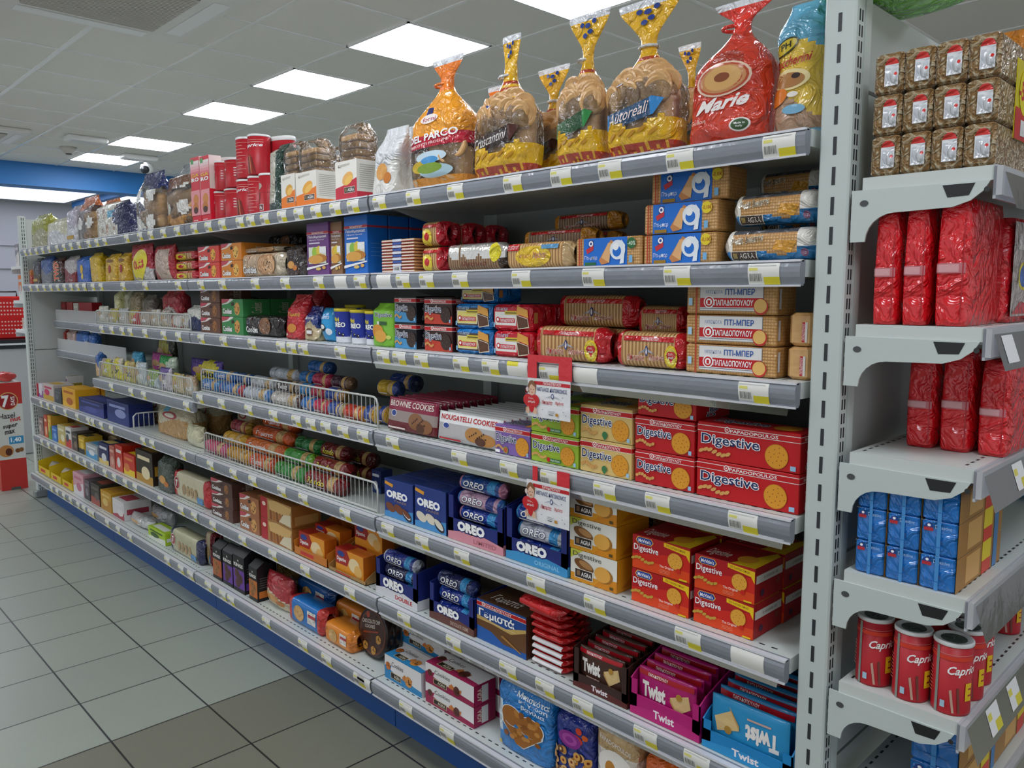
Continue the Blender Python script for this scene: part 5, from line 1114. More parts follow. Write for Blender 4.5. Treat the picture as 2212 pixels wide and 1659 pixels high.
# ---- second shelf
put('agra_petit', 1552, 1764, 490, 560, 2, 'blue and white petit-beurre roll, lower of the two by the post', 'biscuits', d=.068)
put('agra_petit', 1572, 1766, 419, 489, 2, 'blue and white petit-beurre roll, upper of the two by the post', 'biscuits', d=.066, dz=.0665, y=.024)
put('agra_petit', 1622, 1768, 420, 560, 2, 'petit-beurre roll in the dark behind the blue and white pair', 'biscuits', n=3, d=.066, y=.17, h=.062)
g1 = put('alla_pti', 1387, 1546, 431, 560, 2, 'blue-fronted square biscuit pack with a yellow discount dot', 'biscuits', n=2, d=.07)
put('alla_pti', 1404, 1572, 362, 431, 2, 'blue-fronted biscuit pack with a yellow dot, tucked under the top shelf', 'biscuits', d=.07, dz=T[g1[1].name]+.001, y=.04)
put('alla_pti', 1241, 1383, 505, 566, 2, 'blue-fronted biscuit pack with a dark green badge', 'biscuits', d=.07, badge='-40%', bc='#2a6a3c', foot='#2a6a44')
put('miranta_yel', 1085, 1228, 516, 572, 2, 'brown biscuit pack with a yellow oval', 'biscuits', d=.06, name='biscuit_pack')
put('silver_pack', 957, 1083, 517, 575, 2, 'dark biscuit pack with a glaring silver film', 'biscuits', d=.06, name='biscuit_pack')
o1 = put('miranta', 1120, 1275, 487, 572, 2, 'biscuit pack with orange ends behind the yellow-oval pack', 'biscuits', n=2, d=.065, y=.105, end='#c8841c', mid='ridges_dark', deco=0)
put('miranta', 1185, 1330, 452, 572, 2, 'biscuit pack with orange ends far back on the second shelf', 'biscuits', n=3, d=.065, y=.19, end='#c8841c', mid='ridges_dark', deco=0)
put('red_small', 905, 950, 466, 575, 2, 'small red oval-sticker pack', 'biscuits', n=2, rows=3, d=.085)
put('red_small', 1010, 1060, 470, 575, 2, 'red pack far back beside the oval-sticker packs', 'biscuits', n=2, d=.085, y=.33)
put('strip_stack', 822, 895, 508, 580, 2, 'banded stack of thin brown and white wafer bars', 'biscuits', d=.09)
put('tall_box', 743, 793, 456, 581, 2, 'tall blue cereal-biscuit box', 'box', rows=1, d=.075)
for i in range(3): put('tall_box', 743, 793, 456, 581, 2, 'tall blue box %s behind the front blue box' % ('right', 'second', 'third')[i], 'box', d=.075, y=.022+.08*(i+1), yr=.022)
put('tall_box', 713, 738, 468, 582, 2, 'tall brown cereal-biscuit box between blue and purple', 'box', d=.075, bg='#8a6444', pic='#e0b038', y=.03)
put('tall_box', 662, 709, 472, 584, 2, 'tall purple cereal-biscuit box', 'box', d=.075, bg='#6a3c7c', pic='#9ac03c')
put('tall_box', 662, 709, 472, 584, 2, 'tall purple box behind the front purple box', 'box', d=.075, bg='#6a3c7c', pic='#9ac03c', y=.102, yr=.022)
put('gbag', 613, 645, 520, 588, 2, 'black cookie bag with a white spot, beside the purple box', 'bag', d=.07, c1='#2a1a18', c2='#3a2018', deco='swirl', seed=9)
put('gbag', 640, 660, 530, 586, 2, 'second black cookie bag, squeezed against the purple box', 'bag', d=.07, c1='#241614', seed=10)
k1 = put('cookies_pack', 517, 604, 540, 591, 2, 'beige cookie pack with four pale cookies', 'cookies', d=.07)
put('cookies_pack', 519, 600, 520, 540, 2, 'beige cookie pack lying on its back on the front one', 'cookies', d=.08, dz=T[k1.name]+.001, h=.022, y=.04)
put('cookies_pack', 575, 640, 490, 590, 2, 'dark cookie pack at the back', 'cookies', n=3, d=.08, y=.31, dark=1)
put('cookies_box', 476, 520, 518, 592, 2, 'orange cookie box', 'box', n=2, rows=2, d=.13, bg='#d8842c', cc='#e8b85c')
put('cookies_box', 427, 472, 525, 594, 2, 'red-orange cookie box', 'box', n=2, rows=2, d=.13, bg='#d8483c', cc='#e8b048')
put('red_small', 372, 422, 536, 598, 2, 'dark red flow pack', 'biscuits', n=3, d=.09, y=.06)
put('gbag', 320, 363, 522, 598, 2, 'red and clear croissant bag, right of the yellow-tag bag', 'bag', d=.08, c1=lambda u, v, fr: 'w#b02030' if u < .3 or v > .85 or u > .85 else 'w#c8b0a0', seed=11, prof='pillow')
def oval(f): f.ell(.55, .42, .36, .36, '#e8d82c', rot=.5, rings=4); f.text('0.8', .32, .28, .78, .54, '#c83020', off=.05, up=.06)
DECO['oval'] = oval
put('gbag', 272, 318, 524, 603, 2, 'red and silver bag with a big yellow price oval', 'bag', d=.07, c1='#b8223c', c2='#c8c4c4', deco='oval', seed=12, prof='pillow')
for i, (u0, u1, vt, c1, c2, dc, ln, lb) in enumerate(((250, 270, 543, '#d8a81c', None, 'm_m', .12, 'yellow sweet bag, right one of the pair'), (222, 248, 545, '#dcae1c', None, 'm_m', .15, 'yellow sweet bag, left one of the pair'), (193, 214, 541, '#e0b818', None, None, -.15, 'plain yellow wedge-shaped bag'),
        (162, 190, 548, '#1c64c4', '#1c5cb8', 'bluefig', .1, 'blue bag with yellow blobs'), (136, 160, 550, '#c0b8b8', '#8a1c24', None, .2, 'maroon and white leaning bag'), (112, 135, 552, '#4a1c18', '#2c1814', 'twix', .0, 'dark bar multipack with red letters'),
        (88, 110, 548, '#3c5ca0', '#7a7c84', None, .1, 'blue and silver bag beside the dark multipack'), (72, 87, 552, '#3a3444', '#5a4a3c', 'stripe', .1, 'dark narrow bag near the far left'), (60, 71, 572, '#c8702c', '#b83c24', None, .0, 'small orange bag at the far left end'))):
    put('gbag', u0, u1, vt, 605 if i < 4 else 608, 2, lb+', second shelf', 'bag', d=.07, c1=c1, c2=c2, deco=dc, seed=20+i, lean=ln)
put('gbag', 205, 222, 550, 604, 2, 'dark blue bags standing behind the yellow wedge bag', 'bag', d=.07, y=.1, c1='#1c2c5c', seed=31)
# ---- third shelf
p = put('pti_pap', 1486, 1682, 612, 800, 3, 'long knobbly petit-beurre pack with a white and red label', 'biscuits', n=3, d=.075)
put('pti_end', 1706, 1760, 674, 819, 3, 'petit-beurre pack turned end-on by the post', 'biscuits', n=2, d=.2, y=.035)
put('miranta', 1326, 1484, 720, 797, 3, 'red-ended biscuit pack beside the petit-beurre stack, front', 'biscuits', d=.07)
put('miranta', 1150, 1310, 707, 781, 3, 'red-ended biscuit pack right of the chocolate packs, front', 'biscuits', d=.07)
put('miranta', 1200, 1372, 655, 790, 3, 'red-ended biscuit pack behind the left front one', 'biscuits', n=2, d=.07, y=.105, deco=0)
put('miranta', 1375, 1480, 655, 790, 3, 'red-ended biscuit pack behind the right front one', 'biscuits', n=2, d=.07, y=.105, deco=0, h=.066)
put('miranta', 1290, 1450, 650, 790, 3, 'red-ended biscuit pack in the darkness of the last row', 'biscuits', n=2, d=.07, y=.19, deco=0, h=.066)
put('choc_block', 1067, 1150, 661, 773, 3, 'red chocolate biscuit pack with a picture of dipped biscuits', 'biscuits', n=2, rows=2, d=.095, bg='#c8182c', lab='#ece8e4', body='#c8182c')
q1 = put('choc_block', 984, 1062, 655, 762, 3, 'blue chocolate biscuit pack with a yellow label', 'biscuits', n=2, rows=2, d=.095)
put('choc_block', 996, 1074, 613, 655, 3, 'blue chocolate pack perched on the blue stack', 'biscuits', d=.095, dz=T[q1[1].name]+.001, h=.058, y=.05)
put('digestive', 918, 978, 643, 758, 3, 'dark brown biscuit box with a milk-chocolate biscuit', 'box', n=2, rows=2, d=.07, bg='#3a1c18', choc='#c4402c', txt='PAPADOPOULOS')
put('digestive', 853, 900, 642, 754, 3, 'black biscuit box with a light blue lower edge', 'box', n=2, rows=2, d=.07, bg='#1e1c24', choc='#4a94c8', txt='PAPADOPOULOS')
put('gbag', 800, 850, 654, 747, 3, 'lime green biscuit bag with a round orange biscuit', 'bag', d=.06, c1='#7cbc34', deco='green_dig', seed=14, k='p')
for i, (u0, u1) in enumerate(((778, 805), (745, 776), (711, 743))):
    put('tubs', u0, u1, 660, 739, 3, 'blue mini-cookie tub with a yellow lid, %s of three' % ('right', 'middle', 'left')[i], 'tub', d=None, name='cookie_tub', group='mini cookie tubs')
put('tubs', 735, 765, 655, 735, 3, 'blue tub with a yellow lid behind the front three', 'tub', d=None, y=.14, group='mini cookie tubs')
put('gbag', 683, 712, 658, 731, 3, 'light blue cookie bag beside the yellow-lidded tubs', 'bag', d=.07, c1='#2c9cd8', deco='blueb', seed=15, prof='pillow', k='p')
put('gbag', 652, 682, 656, 730, 3, 'navy and cream cookie bag', 'bag', d=.07, c1='#24387c', c2='#c8b48c', deco='cream', seed=16, prof='gusset', top=.6)
put('gbag', 610, 648, 632, 728, 3, 'red biscuit bag leaning beside the navy and cream bag', 'bag', d=.07, c1='#c81c28', deco='redb', seed=17, lean=.2, top=.6)
put('gbag', 660, 690, 622, 728, 3, 'red biscuit bag standing farther back', 'bag', d=.07, y=.14, c1='#b81824', seed=18, top=.7)
put('cookies_pack', 524, 600, 680, 725, 3, 'dark brown cookie pack with one large cookie', 'cookies', d=.07, dark=1)
put('cookies_box', 477, 523, 645, 720, 3, 'green cookie box', 'box', n=2, rows=3, d=.11, bg='#3c8a4c', cc='#d89c50')
put('cookies_box', 431, 473, 617, 714, 3, 'brown cookie box', 'box', n=3, rows=1, d=.13, bg='#6a4434', cc='#a06a34')
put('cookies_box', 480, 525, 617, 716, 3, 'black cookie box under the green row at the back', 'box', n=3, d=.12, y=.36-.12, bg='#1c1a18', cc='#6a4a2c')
def crowd(lv, us, vt, vb, y, items, what, seed=0, dy=0, jit=6, dz=0, key='crisp', d=.05, ry=0):
    rd = random.Random(seed)
    for i, ((u0, u1), (c, c2, txt, nm)) in enumerate(zip(us, items)):
        put(key, u0, u1, vt+rd.uniform(-jit, jit), vb, lv, nm+' '+what, 'bag', d=d, y=y+dy*(i % 2), c=c, c2=c2, txt=txt, seed=seed+i, dz=dz, ry=ry, gap=.001)
crowd(3, [(206, 226), (228, 246), (248, 268), (270, 292), (294, 314), (316, 336), (338, 358), (360, 380), (382, 403)], 672, 706, .035,
      [('#d8d4c8', '#e4e0c8', 'a', 'cream'), ('#c8b84c', '#e0dcd0', 'b', 'yellow-edged'), ('#c8c8c8', '#d8d0c8', 'c', 'silver'), ('#d8c840', '#c83c34', 'd', 'yellow and red'), ('#c8c4bc', '#b8a898', 'e', 'grey-beige'), ('#d8d4d0', '#c4b8a0', 'f', 'white'), ('#b8b0a8', '#d8c8a8', 'g', 'sand-coloured'), ('#e0dcd8', '#c84434', 'h', 'white and red'), ('#dcd8cc', '#b89c74', 'i', 'tan')],
      'snack bag behind the upper wire fence', 3, .0)
for i, (u0, u1, c1, c2, vt) in enumerate(((246, 257, '#d8d49c', '#e0dcd0', 626), (262, 276, '#d4d0b8', '#c8c4b0', 626), (278, 299, '#b8a888', '#a89c84', 630), (303, 326, '#8a8078', '#a89888', 634), (345, 386, '#c83040', '#e0d8d4', 622), (398, 428, '#d8d8d0', '#1c2c5c', 645))):
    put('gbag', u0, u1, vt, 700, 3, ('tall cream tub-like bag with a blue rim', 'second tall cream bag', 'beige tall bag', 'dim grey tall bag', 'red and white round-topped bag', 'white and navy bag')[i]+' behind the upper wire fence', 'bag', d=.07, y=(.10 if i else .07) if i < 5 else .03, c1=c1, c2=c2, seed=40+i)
# ---- third and fourth short shelves of the far bay
for i, (u0, u1, vt, c) in enumerate(((128, 143, 658, '#8a1c20'), (145, 158, 660, '#a83430'), (172, 200, 655, '#b01c24'))):
    put('gen', u0, u1, vt, 700, 3, ('narrow dark red box', 'narrow red and cream box', 'wide red box')[i]+' behind the upper clear guard', 'box', d=.06, y=.03, c=c, c2='#c8a888', c3='#b01c24', seed=i+50, h=.125)
put('gen', 160, 170, 655, 700, 3, 'white slanted box beside the wide red box', 'box', d=.05, y=.03, c='#d8d0c8', c2='#c8b8a0', seed=55, h=.12)
for i, (u0, u1, c1, c2) in enumerate(((122, 140, '#b83c34', '#c89888'), (142, 160, '#c8a8a0', '#d8d8dc'), (162, 186, '#2c6cc0', '#c8ccd4'), (190, 203, '#2864b4', '#3470b8'), (205, 213, '#2460ac', '#d8b080'))):
    put('gbag', u0, u1, 735, 790, 4, ('red', 'pink and white', 'blue and white', 'bright blue', 'blue and tan')[i]+' bag behind the lower clear guard', 'bag', d=.05, y=.03, c1=c1, c2=c2, seed=60+i, h=.135)
# ---- fourth shelf
put('digestive', 1506, 1728, 925, 1085, 4, 'long red biscuit box by the post', 'box', n=2, d=.075, bg='#c4141c', txt='PAPADOPOULOS')
r1 = put('digestive', 1371, 1499, 908, 1052, 4, 'red biscuit box left of the long red pair', 'box', n=2, d=.13, bg='#c0161e')
put('digestive', 1380, 1507, 833, 908, 4, 'red biscuit box on top of the red stack, under the price rail', 'box', d=.13, bg='#c0161e', dz=T[r1[1].name]+.001, y=.026)
put('digestive', 1255, 1367, 890, 1034, 4, 'cream-yellow biscuit box with a green heart', 'box', n=2, rows=2, d=.13, bg='#dcbc74', extra='heart')
put('digestive', 1149, 1251, 885, 1012, 4, 'lime green biscuit box with a dark green tab', 'box', n=2, rows=2, d=.12, bg='#9cbc34', extra='green')
put('digestive', 1071, 1147, 928, 991, 4, 'purple biscuit box with a cut fig, in front', 'box', d=.09, bg='#8464ac', extra='fig')
put('digestive', 1136, 1190, 860, 985, 4, 'purple biscuit box behind the front purple one', 'box', n=2, d=.09, y=.16, bg='#8464ac', extra='fig')
for i in range(10):
    put('flatpack', 941, 1078, 886, 950, 4, 'white nougat-cookie pack with red letters, '+('frontmost of the row' if i == 0 else '%s behind the frontmost' % ('first', 'second', 'third', 'fourth', 'fifth', 'sixth', 'seventh', 'eighth', 'ninth')[i-1]), 'cookies', d=.022, y=.02+i*.028, yr=.02, c='#b8b4b4', top='#ececec', txt='NOUGATELLI COOKIES', tc='#c01c24', pic='#b88040', group='row of white cookie packs', rx=-.12)
for i in range(9):
    put('flatpack', 832, 938, 866, 938, 4, 'dark red brownie-cookie pack with white letters, '+('frontmost of the row' if i == 0 else '%s behind the frontmost' % ('first', 'second', 'third', 'fourth', 'fifth', 'sixth', 'seventh', 'eighth')[i-1]), 'cookies', d=.022, y=.02+i*.028, yr=.02, c='#6a1c24', top='#8c1c3c', group='row of dark red cookie packs', rx=-.12)
def roll(u0, u1, h, lv, lb, y, dz, c, end, txt='', tc='#ffffff', c3='#d8b070', rz=0, yr=None):
    return put('rollpack', u0, u1, 0, 0, lv, lb, 'biscuits', d=None, y=y, yr=yr, dz=dz, h=h, c=c, end=end, txt=txt, tc=tc, c3=c3, rz=rz)
R4 = [[(431, 468, '#2c7cc8', '#3c8cd0', 'Γεμιστά'), (471, 519, '#2c6cb8', '#c83c44', ''), (522, 578, '#c8d0dc', '#3c7cc0', ''), (580, 645, '#c8c0b8', '#4a2c24', 'Γεμιστά'), (648, 672, '#2c74c4', '#2c74c4', 'a'), (674, 703, '#c82c54', '#c8203c', 'b'), (705, 735, '#2c4ca0', '#c8b890', 'c'), (738, 780, '#c83820', '#d8902c', 'd')],
      [(458, 505, '#1c74c8', '#1c6cbc', 'Γεμιστά'), (507, 536, '#24589c', '#1c4c90', 'e'), (538, 590, '#d0d4dc', '#c0c4cc', 'Γεμιστά'), (592, 642, '#3c2420', '#c8b8b0', 'Twist'), (644, 667, '#2c8cd4', '#2c8cd4', 'f'), (669, 697, '#c8284c', '#c8284c', 'g'), (699, 735, '#2854b0', '#c89858', 'h')],
      [(578, 642, '#c4ccd8', '#a8acb4', ''), (644, 670, '#2478c4', '#2478c4', 'i'), (672, 708, '#c42850', '#c42850', 'j'), (712, 750, '#4a2438', '#8a6a4c', 'k')], [(662, 706, '#246cc0', '#24589c', 'l')]]
NM = {'#2c7cc8': 'light blue', '#2c6cb8': 'blue and red', '#c8d0dc': 'white and blue', '#c8c0b8': 'white and brown', '#2c74c4': 'plain blue', '#c82c54': 'pink', '#2c4ca0': 'navy and cream', '#c83820': 'red and orange', '#1c74c8': 'bright blue', '#24589c': 'dark blue', '#d0d4dc': 'silver white', '#3c2420': 'brown', '#2c8cd4': 'sky blue', '#c8284c': 'crimson', '#2854b0': 'blue with a brown end', '#c4ccd8': 'pale silver', '#2478c4': 'mid blue', '#c42850': 'raspberry', '#4a2438': 'dark maroon', '#246cc0': 'topmost blue'}
for t_, rowd in enumerate(R4):
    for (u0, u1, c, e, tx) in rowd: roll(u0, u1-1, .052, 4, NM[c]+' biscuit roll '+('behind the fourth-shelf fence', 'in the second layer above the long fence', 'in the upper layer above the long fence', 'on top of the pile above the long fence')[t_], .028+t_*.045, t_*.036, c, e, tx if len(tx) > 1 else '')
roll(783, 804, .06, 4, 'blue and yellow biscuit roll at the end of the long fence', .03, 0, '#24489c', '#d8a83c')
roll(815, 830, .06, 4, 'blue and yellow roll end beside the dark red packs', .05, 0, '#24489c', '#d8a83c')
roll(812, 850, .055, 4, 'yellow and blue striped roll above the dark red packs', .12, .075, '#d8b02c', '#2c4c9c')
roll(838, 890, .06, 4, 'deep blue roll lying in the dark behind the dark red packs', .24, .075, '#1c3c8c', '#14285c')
crowd(4, [(211, 233), (235, 258), (260, 283), (285, 308), (310, 334), (336, 362), (364, 388), (390, 413)], 822, 868, .035,
      [('#c8b8a0', '#d8d020', 'x', 'beige'), ('#d8d0b8', '#e8d820', 'y', 'cream and yellow'), ('#c8b070', '#e8d820', 'z', 'tan and yellow'), ('#c8d4d8', '#d8d8c0', 'q', 'pale grey'), ('#8ab04c', '#c8d8e0', 'r', 'green and silver'), ('#6a4c9c', '#d8d0e0', 's', 'violet and white'), ('#d8c83c', '#c8b890', 't', 'yellow'), ('#c8a888', '#d8c8b0', 'u', 'light brown')], 'crisp bag behind the lower fence', 70, .0)
for i, (u0, u1, vt, c, c2, tx, lb) in enumerate(((252, 272, 776, '#2c9cc8', '#1c5c8c', '1', 'cyan foil bag'), (270, 312, 756, '#c83ca0', '#d8a87c', '2', 'magenta foil bag'), (308, 344, 772, '#1c9c3c', '#c8d8c0', '3', 'green foil bag'), (350, 418, 762, '#5c3ca0', '#e8d820', '40', 'violet and yellow bag'))):
    put('crisp', u0, u1, vt, 850, 4, lb+' on the pile above the lower fence', 'bag', d=.06, y=.085+.05*(i % 2), yr=.03, c=c, c2=c2, txt=tx, seed=80+i, dz=.045, h=.11, gap=-.01)
put('crisp', 330, 372, 745, 850, 4, 'dark yellow bag lying at the back of the crisp pile', 'bag', d=.06, y=.19, c='#3a3c2c', c2='#b8b020', seed=90, txt='5')
# ---- fifth shelf
put('mcv', 1497, 1627, 1198, 1345, 5, 'orange-red bitten-biscuit box, right group', 'box', n=2, rows=2, d=.115)
put('mcv', 1364, 1488, 1166, 1310, 5, 'orange-red bitten-biscuit box, left group', 'box', n=2, rows=2, d=.115)
ag = put('agra_dig', 1231, 1332, 1080, 1289, 5, 'yellow and white biscuit box with black name plate', 'box', n=3, d=.12)
put('agra_dig', 1370, 1450, 1085, 1300, 5, 'yellow biscuit box in the dark behind the red and orange boxes', 'box', n=3, d=.12, y=.28, h=.075)
def display(u0, u1, vt, vb, lv, label, _=None, d=.2, **k):
    o = put('srp_box', u0, u1, vt, vb, lv, label, 'carton', d=d, **k); me = o; return o
def fill_rolls(u0, u1, lv, z0, n, hh, cols, lb, y=.035, rows=1):
    for r in range(rows):
        for i in range(n):
            c, e, tx = cols[i % len(cols)]
            roll(u0, u1, hh, lv, lb+', %s' % (('lowest', 'second', 'third', 'fourth', 'fifth')[i]), y+r*.06+(i % 2)*.006, z0+i*(hh*.98), c, e, tx, yr=.02, c3='#3c9cdc' if c != '#c8a0b8' else '#2c3c8c')
display(1094, 1228, 1075, 1207, 5, 'dark blue open carton with a light blue lower band', None, lip=.36, low='#3c94cc', sub='ORIGINAL', y=.018)
fill_rolls(1105, 1215, 5, .008, 3, .046, [('#1c3c9c', '#2c8cd0', 'OREO'), ('#c8ccd4', '#3c8cc8', 'OREO'), ('#1c44a4', '#2c8cd0', 'OREO')], 'blue cookie roll inside the light-blue-banded carton', y=.03)
display(970, 1090, 1036, 1172, 5, 'dark blue open carton with a pink lower band', None, lip=.34, low='#d8909c', sub='LIMITED', sc='#b86874', y=.018, side_drop=.6)
fill_rolls(980, 1078, 5, .008, 4, .044, [('#1c2c6c', '#c890b0', 'OREO'), ('#1c3c9c', '#c890b0', 'OREO'), ('#c8a0b8', '#2c6cb8', 'OREO'), ('#24509c', '#c8809c', 'OREO')], 'pink and blue cookie roll inside the pink-banded carton', y=.03)
put('oreo_box', 898, 968, 1047, 1137, 5, 'navy cookie box showing white-coated cookies', 'box', rows=3, d=.07, pic='#e0d8c4')if False else [put('oreo_box', 899, 967, 1047, 1137, 5, 'navy cookie box with white-coated cookies, '+s_, 'box', d=.065, pic='#e0d8c4', y=.022+.07*i, yr=.022) for i, s_ in enumerate(('at the front', 'in the row behind', 'at the back'))]
[put('oreo_box', 834, 896, 1026, 1108, 5, 'navy cookie box with brown-coated cookies, '+s_, 'box', d=.065, y=.022+.07*i, yr=.022) for i, s_ in enumerate(('at the front', 'in the row behind', 'at the back'))]
put('gen', 806, 826, 1046, 1095, 5, 'small navy box alone behind the end of the lower fence', 'box', d=.05, y=.16, c='#1c2c5c', c2='#2c4c8c', c3='#c8ccd4', seed=4)
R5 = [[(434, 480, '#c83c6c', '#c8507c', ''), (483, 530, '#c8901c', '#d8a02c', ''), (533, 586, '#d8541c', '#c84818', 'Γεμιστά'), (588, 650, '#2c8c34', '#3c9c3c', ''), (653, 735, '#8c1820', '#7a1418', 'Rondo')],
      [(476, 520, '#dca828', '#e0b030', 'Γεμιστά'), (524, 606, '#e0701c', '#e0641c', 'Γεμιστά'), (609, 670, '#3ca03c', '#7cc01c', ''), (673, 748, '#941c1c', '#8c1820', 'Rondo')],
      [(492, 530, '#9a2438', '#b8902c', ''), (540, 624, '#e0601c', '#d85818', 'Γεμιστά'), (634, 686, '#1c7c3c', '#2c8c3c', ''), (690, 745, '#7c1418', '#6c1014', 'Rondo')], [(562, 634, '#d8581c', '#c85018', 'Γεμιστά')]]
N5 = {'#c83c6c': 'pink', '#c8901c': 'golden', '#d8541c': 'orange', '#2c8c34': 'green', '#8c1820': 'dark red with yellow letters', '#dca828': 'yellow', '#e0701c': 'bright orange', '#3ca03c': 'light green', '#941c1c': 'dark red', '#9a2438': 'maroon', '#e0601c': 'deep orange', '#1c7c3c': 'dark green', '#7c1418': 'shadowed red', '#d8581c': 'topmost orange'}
for t_, rowd in enumerate(R5):
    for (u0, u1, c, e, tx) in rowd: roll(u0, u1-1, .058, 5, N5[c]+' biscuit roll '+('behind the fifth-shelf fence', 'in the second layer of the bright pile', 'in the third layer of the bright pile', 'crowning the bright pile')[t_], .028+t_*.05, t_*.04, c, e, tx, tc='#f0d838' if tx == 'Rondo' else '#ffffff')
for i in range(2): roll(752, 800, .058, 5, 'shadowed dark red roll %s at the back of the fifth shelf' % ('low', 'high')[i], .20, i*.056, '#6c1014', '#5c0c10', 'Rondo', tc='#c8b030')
def sack(f): f.ell(.5, .62, .22, .10, '#a83c44', rings=3); f.ell(.5, .62, .15, .06, '#e0d8c8', rings=3); f.rect(.25, .70, .4, .9, '#6ab0d0')
DECO['sack'] = sack
for i, (u0, u1, vt, vb, y, lb) in enumerate(((330, 400, 868, 940, .07, 'large round cream cake bag in the middle of the shelf'), (316, 346, 862, 925, .17, 'cream cake bag behind the large round one'), (415, 455, 865, 950, .22, 'shadowed cake bag farther right at the back'), (375, 412, 866, 945, .22, 'shadowed cake bag behind the large round one'), (505, 540, 870, 950, .3, 'dim cream bag behind the bright roll pile'))):
    put('gbag', u0, u1, vt, vb, 5, lb, 'bag', d=.12, y=y, c1='#d8ccae', c2='#c89c60', deco='sack', seed=100+i, prof='gusset', top=.6)
put('gbag', 388, 424, 930, 976, 5, 'small pale yellow bag lying before the fence', 'bag', d=.07, y=.03, c1='#dcd8b4', c2='#e0dcc0', seed=106, prof='pillow', amp=.12)
for i, (u0, u1, vt, vb, c, c2, c3, lb) in enumerate(((232, 279, 872, 918, '#1c2c6c', '#24347c', '#8a94c8', 'tall navy display box at the wire divider'), (172, 226, 870, 900, '#1c2460', '#303c88', '#4a549c', 'low navy display box'), (138, 166, 850, 890, '#e0a41c', '#e8b428', '#b8601c', 'yellow display box with orange print'), (122, 136, 848, 878, '#4a4c50', '#3c4044', '#6a6c70', 'dark grey box left of the yellow one'), (98, 120, 838, 872, '#c8bcb8', '#c8a028', '#c83c64', 'white box with a yellow stripe'), (88, 97, 836, 866, '#d8d0d8', '#8c4c9c', '#e0dce0', 'white and violet box'), (74, 83, 834, 862, '#b81c30', '#c8283c', '#d86070', 'red box at the far end'))):
    put('gen', u0, u1, vt, vb, 5, lb+', fifth shelf', 'box', d=.12, c=c, c2=c2, c3=c3, seed=i+5)
for i in range(5): put('gen', 168+i*11, 177+i*11, 845, 885, 5, 'small orange pack standing in the yellow row, %s from the front' % ('first', 'second', 'third', 'fourth', 'fifth')[i], 'box', d=.02, y=.17+i*.028, c='#e0981c', c2='#e8b02c', c3='#c8702c', seed=3, h=.075)
put('gen', 122, 150, 800, 850, 5, 'white box with gold and violet corners, upper far end', 'box', d=.1, y=.2, c='#dcd8d4', c2='#a89028', c3='#8c3c8c', seed=9, h=.12)
# ---- sixth shelf
display(1518, 1714, 1442, 1573, 6, 'light blue open carton of wafer packs by the post', None, c='#1c84c4', lip=.30, low='#2c94d0', txt='Twist', y=.012, inner='#1c5c8c', side_drop=1.1, d=.2)
put('wafer', 1534, 1702, 1470, 1560, 6, 'light blue wafer pack turned upside down at the front of its carton', 'wafers', d=.022, y=.022, dz=.012, c='#2c94cc', flip=1, h=.105)
for i in range(5): put('wafer', 1534, 1702, 1470, 1560, 6, 'light blue wafer pack in the carton, %s row' % ('second', 'third', 'fourth', 'fifth', 'rearmost')[i], 'wafers', d=.022, y=.052+i*.028, yr=.022, dz=.012+.004*i, c='#1c74a8', h=.112)
display(1363, 1514, 1385, 1521, 6, 'magenta open carton of wafer packs', None, c='#b81c74', lip=.32, low='#c02478', txt='Twist', y=.012, inner='#c8c4bc', side_drop=.9, d=.2)
for i in range(6): put('wafer', 1376, 1500, 1400, 1510, 6, 'magenta wafer pack, %s in the carton' % ('frontmost', 'second', 'third', 'fourth', 'fifth', 'rearmost')[i], 'wafers', d=.022, y=.022+i*.028, yr=.02, dz=.012+.005*i, c='#b41c70', h=.10)
display(1240, 1358, 1350, 1455, 6, 'dark brown open carton of wafer packs', None, c='#3a241e', lip=.28, low='#5a2420', txt='Twist', y=.012, inner='#2c1c18', side_drop=.4, d=.2)
for i in range(6): put('wafer', 1249, 1346, 1375, 1450, 6, 'dark brown wafer pack, %s in the carton' % ('frontmost', 'second', 'third', 'fourth', 'fifth', 'rearmost')[i], 'wafers', d=.022, y=.022+i*.028, yr=.02, dz=.01+.004*i, c='#4a3028', h=.092)
for i in range(4): put('red_wafer_white', 1143, 1224, 0, 0, 6, 'red pack with a white side, %s from the bottom of the stack' % ('first', 'second', 'third', 'fourth')[i], 'wafers', d=.12, dz=i*.0185, h=.019, group='red and white packs in the stack')
for i in range(4): put('red_wafer', 1144-i*2, 1225-i*2, 0, 0, 6, 'plain red pack, %s above the white-sided ones' % ('first', 'second', 'third', 'fourth')[i], 'wafers', d=.12, dz=.075+i*.0185, h=.019)
put('red_wafer', 1115, 1214, 0, 0, 6, 'larger red pack lying askew on top of the red stack', 'wafers', d=.13, dz=.151, h=.03, rz=-.1, y=.0)
put('gemista', 1033, 1140, 1295, 1382, 6, 'blue and brown filled-biscuit box', 'box', d=.15)
display(930, 1027, 1237, 1330, 6, 'navy open carton with a brown lower band', None, lip=.42, low='#6a4038', sub='CHOCOLATE CREME', sc='#c8b0a0', y=.015)
fill_rolls(939, 1018, 6, .008, 3, .045, [('#1c3490', '#2c4cac', 'OREO'), ('#1c3c9c', '#2450a8', 'OREO'), ('#242c5c', '#2c3c7c', 'OREO')], 'blue cookie roll inside the brown-banded carton', y=.028)
display(815, 905, 1195, 1288, 6, 'navy open carton with a white lower band', None, lip=.48, low='#dcdce0', sub='DOUBLE', sc='#c83030', y=.012)
fill_rolls(824, 896, 6, .008, 3, .045, [('#1c2c6c', '#24387c', 'OREO'), ('#3a3c5c', '#4a4c6c', 'OREO'), ('#2c3c94', '#c8d0e0', 'OREO')], 'blue cookie roll inside the white-banded carton', y=.026)
roll(835, 903, .05, 6, 'grey-blue roll lying across the top of the white-banded carton', .09, .15, '#4a5468', '#5a6478')
